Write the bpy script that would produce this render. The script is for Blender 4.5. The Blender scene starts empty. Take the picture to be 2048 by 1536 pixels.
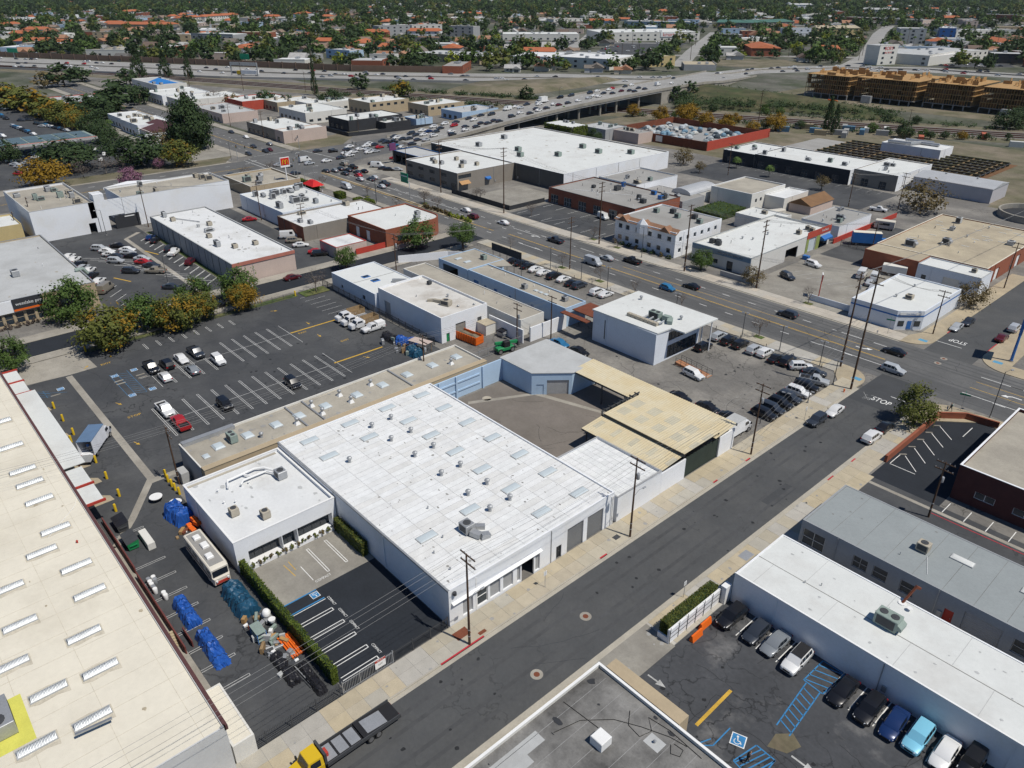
# Aerial view over a light-industrial quarter.  Metres; x runs across the blocks, y runs along the side street
# towards the boulevard, z up.  The drone hovers 70 m above the origin.
import bpy,math,random
from math import sin,cos,tan,pi,radians,hypot,atan2,sqrt
from mathutils import Vector,Matrix
SC = bpy.context.scene
COL = SC.collection
rnd = random.Random(11)
# ------------------------------------------------------------------ camera, sky, sun, exposure
cam = bpy.data.objects.new('camera',bpy.data.cameras.new('camera'))
COL.objects.link(cam)
YAW,PITCH = radians(138.175),radians(28.2345)
cam.location = (0,0,70)
cam.rotation_euler = (pi / 2 - PITCH,0,YAW - pi / 2)
cam.data.sensor_width = 36
cam.data.lens = 36 * 1500 / 2048
cam.data.clip_start = 1
cam.data.clip_end = 12000
SC.camera = cam
SUN_AZ,SUN_EL = radians(18),radians(60)
w = bpy.data.worlds.new('World'); SC.world = w; w.use_nodes = True
nt = w.node_tree; nt.nodes.clear()
sky = nt.nodes.new('ShaderNodeTexSky'); sky.sky_type = 'NISHITA'; sky.sun_disc = False
sky.sun_elevation = SUN_EL; sky.sun_rotation = pi / 2 - SUN_AZ; sky.air_density = 1.0; sky.dust_density = 0.0; sky.ozone_density = 8.0
bgn = nt.nodes.new('ShaderNodeBackground'); bgn.inputs['Strength'].default_value = 0.065
out = nt.nodes.new('ShaderNodeOutputWorld')
nt.links.new(sky.outputs[0],bgn.inputs[0]); nt.links.new(bgn.outputs[0],out.inputs[0])
sl = bpy.data.lights.new('sun','SUN'); sl.energy = 4.0; sl.angle = radians(0.55); sl.color = (1,0.95,0.86)
so = bpy.data.objects.new('sun',sl); COL.objects.link(so)
so.rotation_euler = (pi / 2 - SUN_EL,0,SUN_AZ + pi / 2)
SC.view_settings.view_transform = 'Standard'; SC.view_settings.look = 'None'
SC.view_settings.exposure = 0.0; SC.view_settings.gamma = 1.0
SC.cycles.max_bounces = 5; SC.cycles.diffuse_bounces = 3; SC.cycles.glossy_bounces = 2; SC.cycles.transmission_bounces = 3
SC.cycles.transparent_max_bounces = 6; SC.cycles.caustics_reflective = False; SC.cycles.caustics_refractive = False
SC.cycles.use_adaptive_sampling = True; SC.cycles.adaptive_threshold = 0.02

# ------------------------------------------------------------------ materials
M = {}
def mat(name,col,rough=0.85,var=0.12,scale=0.6,bump=0.0,metal=0.0,col2=None,s2=0.12,t2=0.5,w2=0.12,obj=False,crack=None,spec=0.3,transl=0.0,emit=0.0):
    """procedural material: base colour (or the object's own colour), two octaves of noise, optional second colour in patches, optional cracks"""
    m = bpy.data.materials.new(name); m.use_nodes = True; M[name] = m
    n = m.node_tree.nodes; l = m.node_tree.links
    b = n['Principled BSDF']; b.inputs['Roughness'].default_value = rough; b.inputs['Metallic'].default_value = metal
    b.inputs['Specular IOR Level'].default_value = spec
    geo = n.new('ShaderNodeNewGeometry'); pos = geo.outputs['Position']
    def noise(s,det=4.0,r=0.6):
        t = n.new('ShaderNodeTexNoise'); t.inputs['Scale'].default_value = s; t.inputs['Detail'].default_value = det; t.inputs['Roughness'].default_value = r
        l.new(pos,t.inputs['Vector']); return t.outputs['Fac']
    if obj:
        oi = n.new('ShaderNodeObjectInfo'); c = oi.outputs['Color']
    else:
        rgb = n.new('ShaderNodeRGB'); rgb.outputs[0].default_value = (*col,1); c = rgb.outputs[0]
    def mix(fac,a,bb,mode='MIX'):
        x = n.new('ShaderNodeMix'); x.data_type = 'RGBA'; x.blend_type = mode
        if isinstance(fac,float): x.inputs[0].default_value = fac
        else: l.new(fac,x.inputs[0])
        for s,v in ((6,a),(7,bb)):
            if isinstance(v,tuple): x.inputs[s].default_value = (*v,1)
            else: l.new(v,x.inputs[s])
        return x.outputs[2]
    def ramp(f,a,bb,lo,hi):
        r = n.new('ShaderNodeMapRange'); r.inputs[1].default_value = a; r.inputs[2].default_value = bb; r.inputs[3].default_value = lo; r.inputs[4].default_value = hi
        l.new(f,r.inputs[0]); return r.outputs[0]
    if col2 is not None:
        c = mix(ramp(noise(s2,6.0,0.65),t2 - w2,t2 + w2,0.0,1.0),c,col2)
    if crack:
        v = n.new('ShaderNodeTexVoronoi'); v.feature = 'DISTANCE_TO_EDGE'; v.inputs['Scale'].default_value = crack[0]
        dn = n.new('ShaderNodeTexNoise'); dn.inputs['Scale'].default_value = 0.5; dn.inputs['Detail'].default_value = 4
        l.new(pos,dn.inputs['Vector'])
        ad = n.new('ShaderNodeVectorMath'); ad.operation = 'MULTIPLY_ADD'; ad.inputs[1].default_value = (4,4,4)
        l.new(dn.outputs['Color'],ad.inputs[0]); l.new(pos,ad.inputs[2]); l.new(ad.outputs[0],v.inputs['Vector'])
        k = ramp(v.outputs['Distance'],0.0,crack[1],1.0,0.0)
        gate = ramp(noise(0.05),0.45,0.6,0.0,crack[2])
        mu = n.new('ShaderNodeMath'); mu.operation = 'MULTIPLY'; l.new(k,mu.inputs[0]); l.new(gate,mu.inputs[1])
        c = mix(mu.outputs[0],c,tuple(x * 0.35 for x in col))
    if var > 0:
        f = ramp(noise(scale,5.0),0.25,0.75,1 - var,1 + var)
        f2 = ramp(noise(scale * 9.0,3.0),0.3,0.7,1 - var * 0.6,1 + var * 0.6)
        mu = n.new('ShaderNodeMath'); mu.operation = 'MULTIPLY'; l.new(f,mu.inputs[0]); l.new(f2,mu.inputs[1])
        vm = n.new('ShaderNodeVectorMath'); vm.operation = 'SCALE'; l.new(c,vm.inputs[0]); l.new(mu.outputs[0],vm.inputs['Scale']); c = vm.outputs[0]
    l.new(c,b.inputs['Base Color'])
    if bump:
        bp = n.new('ShaderNodeBump'); bp.inputs['Strength'].default_value = bump; bp.inputs['Distance'].default_value = 0.05
        l.new(noise(scale * 12.0),bp.inputs['Height']); l.new(bp.outputs[0],b.inputs['Normal'])
    if transl:
        tr = n.new('ShaderNodeBsdfTranslucent'); l.new(c,tr.inputs[0]); ms = n.new('ShaderNodeMixShader'); ms.inputs[0].default_value = transl
        l.new(b.outputs[0],ms.inputs[1]); l.new(tr.outputs[0],ms.inputs[2]); l.new(ms.outputs[0],n['Material Output'].inputs[0])
    return m
def paint(name,flake=0.0,rough=0.28):
    m = mat(name,(1,1,1),rough,0.0,obj=True,spec=0.5); b = m.node_tree.nodes['Principled BSDF']
    b.inputs['Coat Weight'].default_value = 0.5; b.inputs['Coat Roughness'].default_value = 0.08; b.inputs['Metallic'].default_value = flake
    return m
paint('car_paint',0.1)
mat('tint',(1,1,1),0.85,0.10,0.7,obj=True,bump=0.15)
mat('tint_rough',(1,1,1),0.95,0.22,0.5,obj=True,bump=0.3)
mat('glass',(0.015,0.02,0.028),0.08,0.0,spec=0.7)
mat('pane',(0.03,0.042,0.055),0.12,0.25,0.5,spec=0.6)
mat('tyre',(0.018,0.018,0.018),0.9,0.1)
mat('black_trim',(0.02,0.02,0.022),0.6,0.1)
mat('rim',(0.35,0.35,0.36),0.35,0.1,metal=0.7)
mat('lamp_clear',(0.75,0.77,0.8),0.15,0.0,spec=0.6)
mat('lamp_red',(0.35,0.01,0.012),0.2,0.0,spec=0.6)
mat('earth',(0.16,0.13,0.09),0.95,0.25,0.15,col2=(0.11,0.115,0.06),s2=0.03)
mat('town_ground',(0.055,0.066,0.036),0.95,0.35,0.05,col2=(0.14,0.135,0.115),s2=0.02)
mat('asphalt',(0.074,0.077,0.080),0.92,0.10,0.25,col2=(0.095,0.096,0.096),s2=0.07,t2=0.55,bump=0.25,crack=(0.11,0.012,0.5))
mat('asphalt_boulevard',(0.11,0.111,0.111),0.92,0.10,0.2,col2=(0.138,0.137,0.135),s2=0.05,t2=0.52,bump=0.2,crack=(0.10,0.012,0.4))
mat('asphalt_new',(0.022,0.026,0.033),0.9,0.15,0.3,bump=0.25)
mat('asphalt_lot',(0.058,0.061,0.066),0.92,0.14,0.2,col2=(0.088,0.090,0.092),s2=0.06,t2=0.55,bump=0.25,crack=(0.13,0.02,0.9))
mat('asphalt_old',(0.155,0.148,0.138),0.95,0.18,0.2,col2=(0.26,0.245,0.22),s2=0.06,t2=0.56,bump=0.25,crack=(0.2,0.03,0.9))
mat('asphalt_worn',(0.062,0.065,0.071),0.92,0.2,0.18,col2=(0.21,0.205,0.2),s2=0.085,t2=0.6,w2=0.09,bump=0.25,crack=(0.22,0.03,1.0))
mat('asphalt_brown',(0.155,0.138,0.12),0.95,0.12,0.25,col2=(0.19,0.168,0.148),s2=0.08,bump=0.2)
mat('concrete',(0.36,0.335,0.29),0.9,0.12,0.3,col2=(0.27,0.25,0.215),s2=0.12,bump=0.15,crack=(0.3,0.012,0.5))
mat('concrete_lot',(0.30,0.285,0.25),0.9,0.12,0.3,col2=(0.22,0.205,0.18),s2=0.09,bump=0.15,crack=(0.22,0.012,0.8))
mat('concrete_tan',(0.42,0.35,0.24),0.9,0.12,0.4,col2=(0.34,0.29,0.21),s2=0.15,bump=0.15)
mat('concrete_grey',(0.30,0.30,0.295),0.9,0.1,0.3,bump=0.1)
mat('freeway',(0.33,0.325,0.31),0.9,0.08,0.1,col2=(0.27,0.265,0.255),s2=0.05)
mat('kerb',(0.40,0.37,0.31),0.9,0.12,0.5,bump=0.1)
mat('kerb_red',(0.45,0.035,0.05),0.7,0.18,0.9)
mat('mark_white',(0.72,0.72,0.70),0.8,0.16,0.8)
mat('mark_worn',(0.40,0.40,0.39),0.85,0.3,1.2)
mat('mark_yellow',(0.55,0.34,0.05),0.8,0.2,0.8)
mat('mark_blue',(0.04,0.20,0.42),0.8,0.2,0.8)
mat('mark_blue_worn',(0.06,0.14,0.24),0.85,0.35,1.0)
mat('dark_patch',(0.022,0.023,0.025),0.7,0.3,0.8)
mat('white_wall',(0.785,0.80,0.825),0.85,0.05,0.3,col2=(0.69,0.685,0.67),s2=0.15,t2=0.6,bump=0.05)
mat('offwhite_wall',(0.66,0.645,0.60),0.85,0.06,0.3,bump=0.08)
mat('grey_wall',(0.34,0.345,0.35),0.88,0.08,0.3,bump=0.08)
mat('tan_wall',(0.42,0.34,0.23),0.88,0.08,0.3,bump=0.08)
mat('pink_wall',(0.52,0.42,0.37),0.88,0.06,0.3,bump=0.08)
mat('blue_wall',(0.40,0.53,0.68),0.85,0.06,0.3,bump=0.06)
mat('dark_wall',(0.10,0.098,0.092),0.88,0.1,0.4,bump=0.08)
mat('charcoal',(0.035,0.037,0.042),0.8,0.12,0.4)
mat('taupe_wall',(0.25,0.225,0.195),0.88,0.08,0.4,bump=0.08)
mat('red_wall',(0.42,0.07,0.045),0.85,0.1,0.4)
mat('green_wall',(0.25,0.30,0.10),0.85,0.1,0.4)
mat('roof_white',(0.66,0.67,0.67),0.9,0.06,0.25,col2=(0.52,0.515,0.49),s2=0.11,t2=0.63,w2=0.1,bump=0.1)
mat('roof_bright',(0.63,0.645,0.63),0.85,0.05,0.25,col2=(0.55,0.55,0.53),s2=0.1,t2=0.6,w2=0.1,bump=0.08)
mat('roof_cream',(0.70,0.655,0.55),0.9,0.05,0.2,col2=(0.61,0.565,0.465),s2=0.09,t2=0.6,bump=0.08)
mat('roof_grey',(0.33,0.325,0.31),0.95,0.10,0.3,col2=(0.26,0.25,0.235),s2=0.15,t2=0.55,bump=0.2)
mat('roof_pale',(0.45,0.46,0.46),0.92,0.07,0.25,col2=(0.38,0.385,0.38),s2=0.12,t2=0.57,bump=0.15)
mat('roof_dirty',(0.24,0.235,0.225),0.95,0.15,0.5,col2=(0.07,0.068,0.066),s2=0.16,t2=0.53,w2=0.14,bump=0.3)
mat('roof_slate',(0.275,0.30,0.305),0.95,0.07,0.3,bump=0.15)
mat('roof_tan',(0.46,0.40,0.29),0.95,0.1,0.3,col2=(0.36,0.31,0.23),s2=0.12,bump=0.15)
mat('roof_brown',(0.20,0.115,0.06),0.95,0.15,0.5,bump=0.2)
mat('roof_greige',(0.40,0.37,0.31),0.95,0.1,0.3,col2=(0.32,0.295,0.25),s2=0.12,bump=0.15)
mat('metal_roof',(0.50,0.51,0.52),0.55,0.08,0.4,metal=0.3)
mat('sheet_beige',(0.63,0.56,0.40),0.7,0.06,0.3,col2=(0.56,0.47,0.30),s2=0.3,bump=0.05)
mat('roof_grime',(0.54,0.495,0.40),0.95,0.2,0.8)
mat('track_wear',(0.094,0.095,0.096),0.85,0.15,0.15)
mat('sheet_clear',(0.50,0.46,0.35),0.5,0.1,0.4)
mat('galv',(0.42,0.43,0.44),0.5,0.12,0.6,metal=0.5)
mat('galv_green',(0.25,0.31,0.28),0.6,0.12,0.6)
mat('ac_beige',(0.40,0.36,0.29),0.7,0.12,0.8)
mat('steel_dark',(0.06,0.063,0.068),0.6,0.15,0.8)
mat('rolldoor_grey',(0.17,0.175,0.18),0.6,0.08,0.4)
mat('door_dark',(0.03,0.032,0.035),0.6,0.1)
mat('skylight',(0.50,0.56,0.59),0.45,0.06,0.5,spec=0.4)
mat('silver',(0.42,0.44,0.46),0.5,0.15,0.8,metal=0.75,bump=0.2)
mat('wood_pole',(0.085,0.05,0.032),0.9,0.25,0.8,bump=0.2)
mat('wood',(0.28,0.19,0.10),0.85,0.2,0.8)
mat('raw_wood',(0.40,0.245,0.105),0.85,0.2,0.4)
mat('ply_dark',(0.16,0.085,0.04),0.85,0.25,0.4)
mat('brick',(0.28,0.095,0.055),0.9,0.12,0.8,bump=0.2)
mat('brick_dark',(0.085,0.032,0.03),0.9,0.15,0.8,bump=0.2)
mat('yellow_paint',(0.62,0.42,0.02),0.6,0.1,0.8)
mat('red_paint',(0.42,0.05,0.035),0.6,0.12,0.6)
mat('orange_paint',(0.75,0.14,0.015),0.55,0.08,0.6)
mat('green_paint',(0.02,0.22,0.08),0.5,0.12,0.6)
mat('white_paint',(0.78,0.78,0.77),0.5,0.05,0.6)
mat('blue_paint',(0.04,0.16,0.45),0.5,0.08,0.6)
mat('sign_green',(0.005,0.22,0.12),0.5,0.05)
mat('tarp_blue',(0.02,0.09,0.36),0.4,0.15,0.8,bump=0.3)
mat('tarp_teal',(0.015,0.07,0.13),0.45,0.2,0.8,bump=0.3)
mat('tarp_black',(0.02,0.02,0.024),0.4,0.2,0.8,bump=0.3)
mat('maroon_rail',(0.15,0.045,0.04),0.8,0.15,0.6)
mat('rust',(0.17,0.055,0.03),0.85,0.2,0.7)
mat('bark',(0.10,0.075,0.055),0.95,0.2,0.8)
mat('bark_pale',(0.20,0.17,0.145),0.95,0.2,0.8)
mat('grass',(0.075,0.115,0.03),0.95,0.3,0.6,col2=(0.13,0.13,0.05),s2=0.15)
mat('scrub',(0.045,0.062,0.022),0.95,0.4,0.15,col2=(0.09,0.082,0.042),s2=0.05)
mat('dry_earth',(0.20,0.17,0.125),0.95,0.2,0.15,col2=(0.115,0.11,0.065),s2=0.06)
mat('ballast',(0.17,0.155,0.14),0.95,0.2,0.4)
mat('skin',(0.40,0.24,0.16),0.6,0.05)
for nm,c in (('leaf_green',(0.08,0.132,0.03)),('leaf_dark',(0.044,0.075,0.026)),('leaf_gold',(0.27,0.165,0.016)),('leaf_olive',(0.125,0.14,0.03)),('leaf_hedge',(0.115,0.155,0.022)),('leaf_pink',(0.26,0.13,0.19)),('leaf_grey',(0.12,0.098,0.085)),('leaf_brown',(0.15,0.115,0.05)),('leaf_lime',(0.26,0.3,0.03))):
    mat(nm,c,0.75,0.45,0.9,transl=0.25)

# ------------------------------------------------------------------ mesh builder and object helpers
class MB:
    def __init__(s): s.v = []; s.f = []; s.m = []; s.k = 0
    def add(s,vs,fs):
        o = len(s.v); s.v += [tuple(p) for p in vs]
        for f in fs: s.f.append(tuple(i + o for i in f)); s.m.append(s.k)
        return s
    def quad(s,a,b,c,d): return s.add((a,b,c,d),((0,1,2,3),))
    def box(s,x0,x1,y0,y1,z0,z1):
        return s.add([(x0,y0,z0),(x1,y0,z0),(x1,y1,z0),(x0,y1,z0),(x0,y0,z1),(x1,y0,z1),(x1,y1,z1),(x0,y1,z1)],
                     [(3,2,1,0),(4,5,6,7),(0,1,5,4),(1,2,6,5),(2,3,7,6),(3,0,4,7)])
    def bev(s,x0,x1,y0,y1,z0,z1,c):
        n = 4; lo = [(x0,y0),(x1,y0),(x1,y1),(x0,y1)]; hi = [(x0 + c,y0 + c),(x1 - c,y0 + c),(x1 - c,y1 - c),(x0 + c,y1 - c)]
        return s.loft([[(*p,z0) for p in lo],[(*p,z1 - c) for p in lo],[(*p,z1) for p in hi]])
    def prism(s,pts,z0,z1):
        n = len(pts)
        a = sum(pts[i][0] * pts[(i + 1) % n][1] - pts[(i + 1) % n][0] * pts[i][1] for i in range(n))
        if a < 0: pts = pts[::-1]
        return s.add([(*p,z0) for p in pts] + [(*p,z1) for p in pts],
                     [tuple(range(n - 1,-1,-1)),tuple(range(n,2 * n))] + [(i,(i + 1) % n,n + (i + 1) % n,n + i) for i in range(n)])
    def sheet(s,pts,z):
        n = len(pts)
        a = sum(pts[i][0] * pts[(i + 1) % n][1] - pts[(i + 1) % n][0] * pts[i][1] for i in range(n))
        if a < 0: pts = pts[::-1]
        return s.add([(*p,z) for p in pts],[tuple(range(n))])
    def loft(s,rings,cap=True,close=True):
        n = len(rings[0]); vs = [p for r in rings for p in r]; fs = []
        for k in range(len(rings) - 1):
            for i in range(n if close else n - 1):
                j = (i + 1) % n; fs.append((k * n + i,k * n + j,(k + 1) * n + j,(k + 1) * n + i))
        if cap: fs += [tuple(range(n - 1,-1,-1)),tuple(range((len(rings) - 1) * n,len(rings) * n))]
        return s.add(vs,fs)
    def cyl(s,c,r,z0,z1,n=10,r2=None):
        r2 = r if r2 is None else r2
        return s.loft([[(c[0] + q * cos(2 * pi * i / n),c[1] + q * sin(2 * pi * i / n),z) for i in range(n)] for q,z in ((r,z0),(r2,z1))])
    def lathe(s,c,prof,n=10):
        return s.loft([[(c[0] + q * cos(2 * pi * i / n),c[1] + q * sin(2 * pi * i / n),c[2] + z) for i in range(n)] for q,z in prof])
    def tube(s,pts,r,n=5,r2=None):
        pts = [Vector(p) for p in pts]; rings = []
        for i,p in enumerate(pts):
            d = (pts[min(i + 1,len(pts) - 1)] - pts[max(i - 1,0)]).normalized()
            u = d.cross(Vector((0,0,1)) if abs(d.z) < 0.9 else Vector((1,0,0))).normalized(); v = d.cross(u)
            q = r if r2 is None else r + (r2 - r) * i / max(1,len(pts) - 1)
            rings.append([p + u * q * cos(2 * pi * k / n) - v * q * sin(2 * pi * k / n) for k in range(n)])
        return s.loft(rings)
    def bar(s,a,b,wd,ht):
        """a square bar from a to b"""
        a,b = Vector(a),Vector(b); d = (b - a).normalized(); u = d.cross(Vector((0,0,1)) if abs(d.z) < 0.95 else Vector((1,0,0))).normalized() * wd / 2; v = u.cross(d).normalized() * ht / 2
        return s.loft([[p - u - v,p + u - v,p + u + v,p - u + v] for p in (a,b)])
    def shift(s,dx,dy,dz=0): s.v = [(x + dx,y + dy,z + dz) for x,y,z in s.v]; return s
    def mesh(s,name,mats,smooth=None):
        me = bpy.data.meshes.new(name); me.from_pydata(s.v,[],s.f)
        for m in (mats if isinstance(mats,(list,tuple)) else [mats]): me.materials.append(M[m] if isinstance(m,str) else m)
        if any(s.m): me.polygons.foreach_set('material_index',s.m)
        if smooth:
            me.polygons.foreach_set('use_smooth',[True] * len(me.polygons)); me.set_sharp_from_angle(angle=radians(smooth))
        me.update(); return me
    def build(s,name,mats,parent=None,loc=(0,0,0),smooth=None,rz=0): return ob(name,s.mesh(name,mats,smooth),parent,loc,rz)
def ob(name,me,parent=None,loc=(0,0,0),rz=0,sc=None,color=None):
    o = bpy.data.objects.new(name,me); COL.objects.link(o); o.location = loc
    if rz: o.rotation_euler = (0,0,rz)
    if sc: o.scale = sc if isinstance(sc,tuple) else (sc,) * 3
    if color: o.color = (*color,1)
    if parent: o.parent = parent
    return o
def tag(o,label,cat,group=None):
    o['label'] = label; o['category'] = cat
    if group: o['group'] = group
    return o
def thing(name,label,cat,loc=(0,0,0),rz=0,group=None): return tag(ob(name,None,None,loc,rz),label,cat,group)
def struct(o,kind='structure'): o['kind'] = kind; return o
def rect(x0,x1,y0,y1): return [(x0,y0),(x1,y0),(x1,y1),(x0,y1)]
def sheet(name,pts,z,m,parent=None):
    o = MB().sheet(pts,z).build(name,m,parent)
    return o if parent else struct(o)
# ------------------------------------------------------------------ the setting: ground, roads, pavements, lots
sheet('ground',rect(-9000,3000,-3000,9000),0.0,'town_ground')
sheet('block_ground',rect(-345,40,-120,300),0.012,'asphalt_old')
Z_LOT,Z_ROAD,Z_MARK = 0.02,0.03,0.038
def lines(segs,wd):
    """painted strips: (x0, y0, x1, y1)"""
    m = MB()
    for x0,y0,x1,y1 in segs:
        d = hypot(x1 - x0,y1 - y0) or 1; nx,ny = -(y1 - y0) / d * wd / 2,(x1 - x0) / d * wd / 2
        m.sheet([(x0 + nx,y0 + ny),(x1 + nx,y1 + ny),(x1 - nx,y1 - ny),(x0 - nx,y0 - ny)],Z_MARK)
    return m
def hairpin(x0,x1,y,g=0.32): return [(x0,y - g / 2,x1,y - g / 2),(x0,y + g / 2,x1,y + g / 2),(x0,y - g / 2 - .05,x0,y + g / 2 + .05),(x1,y - g / 2 - .05,x1,y + g / 2 + .05)]
def text(body,size,loc,rot,m,parent=None,sx=1.0,sp=1.0,name='lettering'):
    c = bpy.data.curves.new(name,'FONT'); c.body = body; c.size = size; c.align_x = 'CENTER'; c.align_y = 'CENTER'; c.space_character = sp; c.extrude = 0.004
    c.materials.append(M[m]); tmp = bpy.data.objects.new('tmp',c); me = bpy.data.meshes.new_from_object(tmp); bpy.data.objects.remove(tmp)
    o = ob(name,me,parent,loc); o.rotation_euler = rot; o.scale = (sx,1,1)
    return o
def strip(pts_a,pts_b,z): # a ribbon between two polylines
    m = MB(); za = z if isinstance(z,(list,tuple)) else [z] * len(pts_a)
    for i in range(len(pts_a) - 1): m.quad((*pts_b[i],za[i]),(*pts_b[i + 1],za[i + 1]),(*pts_a[i + 1],za[i + 1]),(*pts_a[i],za[i]))
    return m
def offset(pts,d):
    r = []
    for i,p in enumerate(pts):
        a = pts[max(i - 1,0)]; b = pts[min(i + 1,len(pts) - 1)]; l = hypot(b[0] - a[0],b[1] - a[1]); r.append((p[0] - (b[1] - a[1]) / l * d,p[1] + (b[0] - a[0]) / l * d))
    return r
# --- side street (both sides of the boulevard)
side = sheet('side_street',rect(-50.5,-40.1,-70,143.9),Z_ROAD,'asphalt')
side_n = sheet('side_street',rect(-49.6,-39.9,163.5,420),Z_ROAD + .004,'asphalt')
sheet('patch',[(-50.4,131),(-40.2,131),(-40.2,146.5),(-50.4,146.5)],Z_ROAD + .004,mat('asphalt_patch',(0.060,0.063,0.067),0.92,0.12,0.3,bump=0.2),side)
for x,y,r in ((-45.2,52.8,.75),(-42.8,42.1,.75),(-44.9,162.1,.7),(-44.9,159.0,.7)):
    h = MB().cyl((x,y),r,Z_MARK - .004,Z_MARK + .004,20).build('manhole_surround','concrete',side); MB().cyl((0,0),r * .48,0,.008,16).build('manhole_cover','rust',h,(x,y,Z_MARK + .002))
def red_kerb(y0,y1,x): MB().box(x - .02,x + .2,y0,y1,0.02,0.165).build('red_kerb','kerb_red',KW if x < -45 else KE)
KW = struct(MB().box(-51.25,-51.05,-70,136,0,.155).box(-51.05,-50.5,-70,136,0.0,.036).build('kerb','kerb'))
KE = struct(MB().box(-39.5,-39.3,-70,110,0,.155).box(-40.1,-39.5,-70,136,0.0,.036).box(-39.5,-39.3,110,134,0,.155).build('kerb','kerb'))
for y0,y1 in ((24.5,27.2),(34.7,41.2),(62.0,63.4),(88.5,89.6),(97.6,98.9)): red_kerb(y0,y1,-51.25)
for y0,y1 in ((102.6,104.4),(110.4,111.8)): red_kerb(y0,y1,-39.5)
# --- boulevard with its markings
blv = sheet('boulevard',rect(-760,260,143.8,163.6),Z_ROAD + .002,'asphalt_boulevard')
sheet('patch',rect(-165,10,146.5,150.2),Z_ROAD + .005,mat('asphalt_blv2',(0.095,0.096,0.097),0.92,0.1,0.2,bump=0.2,crack=(0.15,0.012,0.8)),blv)
wl,yl = [],[]
x = -282
while x < 250:
    if not (-54 < x < -37):
        wl += [(x,149.2,x + 2.15,149.2),(x,159.0,x + 2.15,159.0)]
        if x < -170: wl += [(x,155.6,x + 2.1,155.6)]
    x += 7.38
for a,b in ((-282,-196),(-176,-164),(-150,-138),(-67,-52),(-36.5,-25)): wl += [(a,158.0 if a < -170 else 159.0,b,158.0 if a < -170 else 159.0)]
wl += [(-66,149.4,-52,149.4),(-36.6,149.5,-20,149.5),(-163,148.9,-153,148.9)]
yl += [(-172,152.4,-53,152.4),(-172,152.65,-53,152.65),(-36.4,156.1,200,156.1),(-36.4,152.8,200,152.8),(-128,155.9,-53,155.9),(-288,151.2,-178,151.2),(-288,151.5,-178,151.5)]
wl += [(-290,145,-290,151),(-290,153,-290,163),(-50.1,170.3,-44.4,170.3),(-45.0,137.5,-40.6,137.5)]
wl += [(-760 + i * 7.38,156.5,-758 + i * 7.38,156.5) for i in range(56)] + [(-760 + i * 7.38,148.5,-758 + i * 7.38,148.5) for i in range(56)]
yl += [(-760,152.3,-345,152.3),(-760,152.7,-345,152.7)]
lines(wl,.16).build('lane_marking','mark_white',blv); lines(yl,.13).build('centre_marking','mark_yellow',blv)
def arrow(x,y,rz,parent,m='mark_white',k=1.0):
    b = MB().add([(-1.6,-.12,0),(.1,-.12,0),(.1,-.55,0),(1.5,0,0),(.1,.55,0),(.1,.12,0),(-1.6,.12,0)],[(0,1,2,3,4,5,6)])
    b.v = [(p[0] * k,p[1] * k,0) for p in b.v]; b.build('arrow_marking',m,parent,(x,y,Z_MARK + .003),rz=rz)
def turn_arrow(x,y,rz,parent):
    b = MB().add([(-1.7,-.15,0),(.0,-.15,0),(.8,.35,0),(1.0,.05,0),(1.6,1.0,0),(.3,1.0,0),(.55,.7,0),(-.1,.15,0),(-1.7,.15,0)],[(0,1,2,7,8),(2,3,4,5,6),(2,6,7)])
    b.build('arrow_marking','mark_white',parent,(x,y,Z_MARK + .003),rz=rz)
turn_arrow(-58.5,154.3,0,blv); turn_arrow(-29.5,154.6,pi,blv); turn_arrow(-164.5,157.4,pi,blv)
text('STOP',2.4,(-45.4,134.3,Z_MARK),(0,0,0),'mark_white',side,0.62)
text('STOP',2.4,(-46.2,173.2,Z_MARK),(0,0,pi),'mark_white',side_n,0.62)
# chalk-white spray marks left by utility locators
rr = random.Random(3)
lines([(-47.8 + rr.uniform(-1.6,1.6),134.4 + rr.uniform(-1.6,1.6),-47.8 + rr.uniform(-1.6,1.6),134.4 + rr.uniform(-1.6,1.6)) for _ in range(7)],.07).build('spray_marking','mark_worn',side)
# --- avenue, back street and the other carriageways
ave = sheet('avenue',[(-331,-300),(-305,-300),(-305,100),(-300,138),(-290,143),(-290,163),(-300,176),(-307,216),(-337,216),(-337,163),(-337,145),(-331,138)],Z_ROAD + .004,'asphalt_boulevard')
al = [(-332.3,138,-295,138),(-336,168,-300,172),(-337.5,145,-337.5,163),(-333,140.5,-296,140.5)]
for k in range(-28,16): al += [(-311 - 0,k * 9.0,-311,k * 9.0 + 2.4),(-325,k * 9.0,-325,k * 9.0 + 2.4)]
lines(al,.2).build('lane_marking','mark_white',ave); lines([(-318,-250,-318,136),(-317.6,-250,-317.6,136)],.14).build('centre_marking','mark_yellow',ave)
back = sheet('back_street',rect(-182.2,-173.6,-80,143.9),Z_ROAD + .006,'asphalt_new')
struct(MB().box(-182.4,-182.2,-80,135,0,.15).box(-173.6,-173.4,-80,135,0,.15).build('kerb','kerb'))
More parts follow.
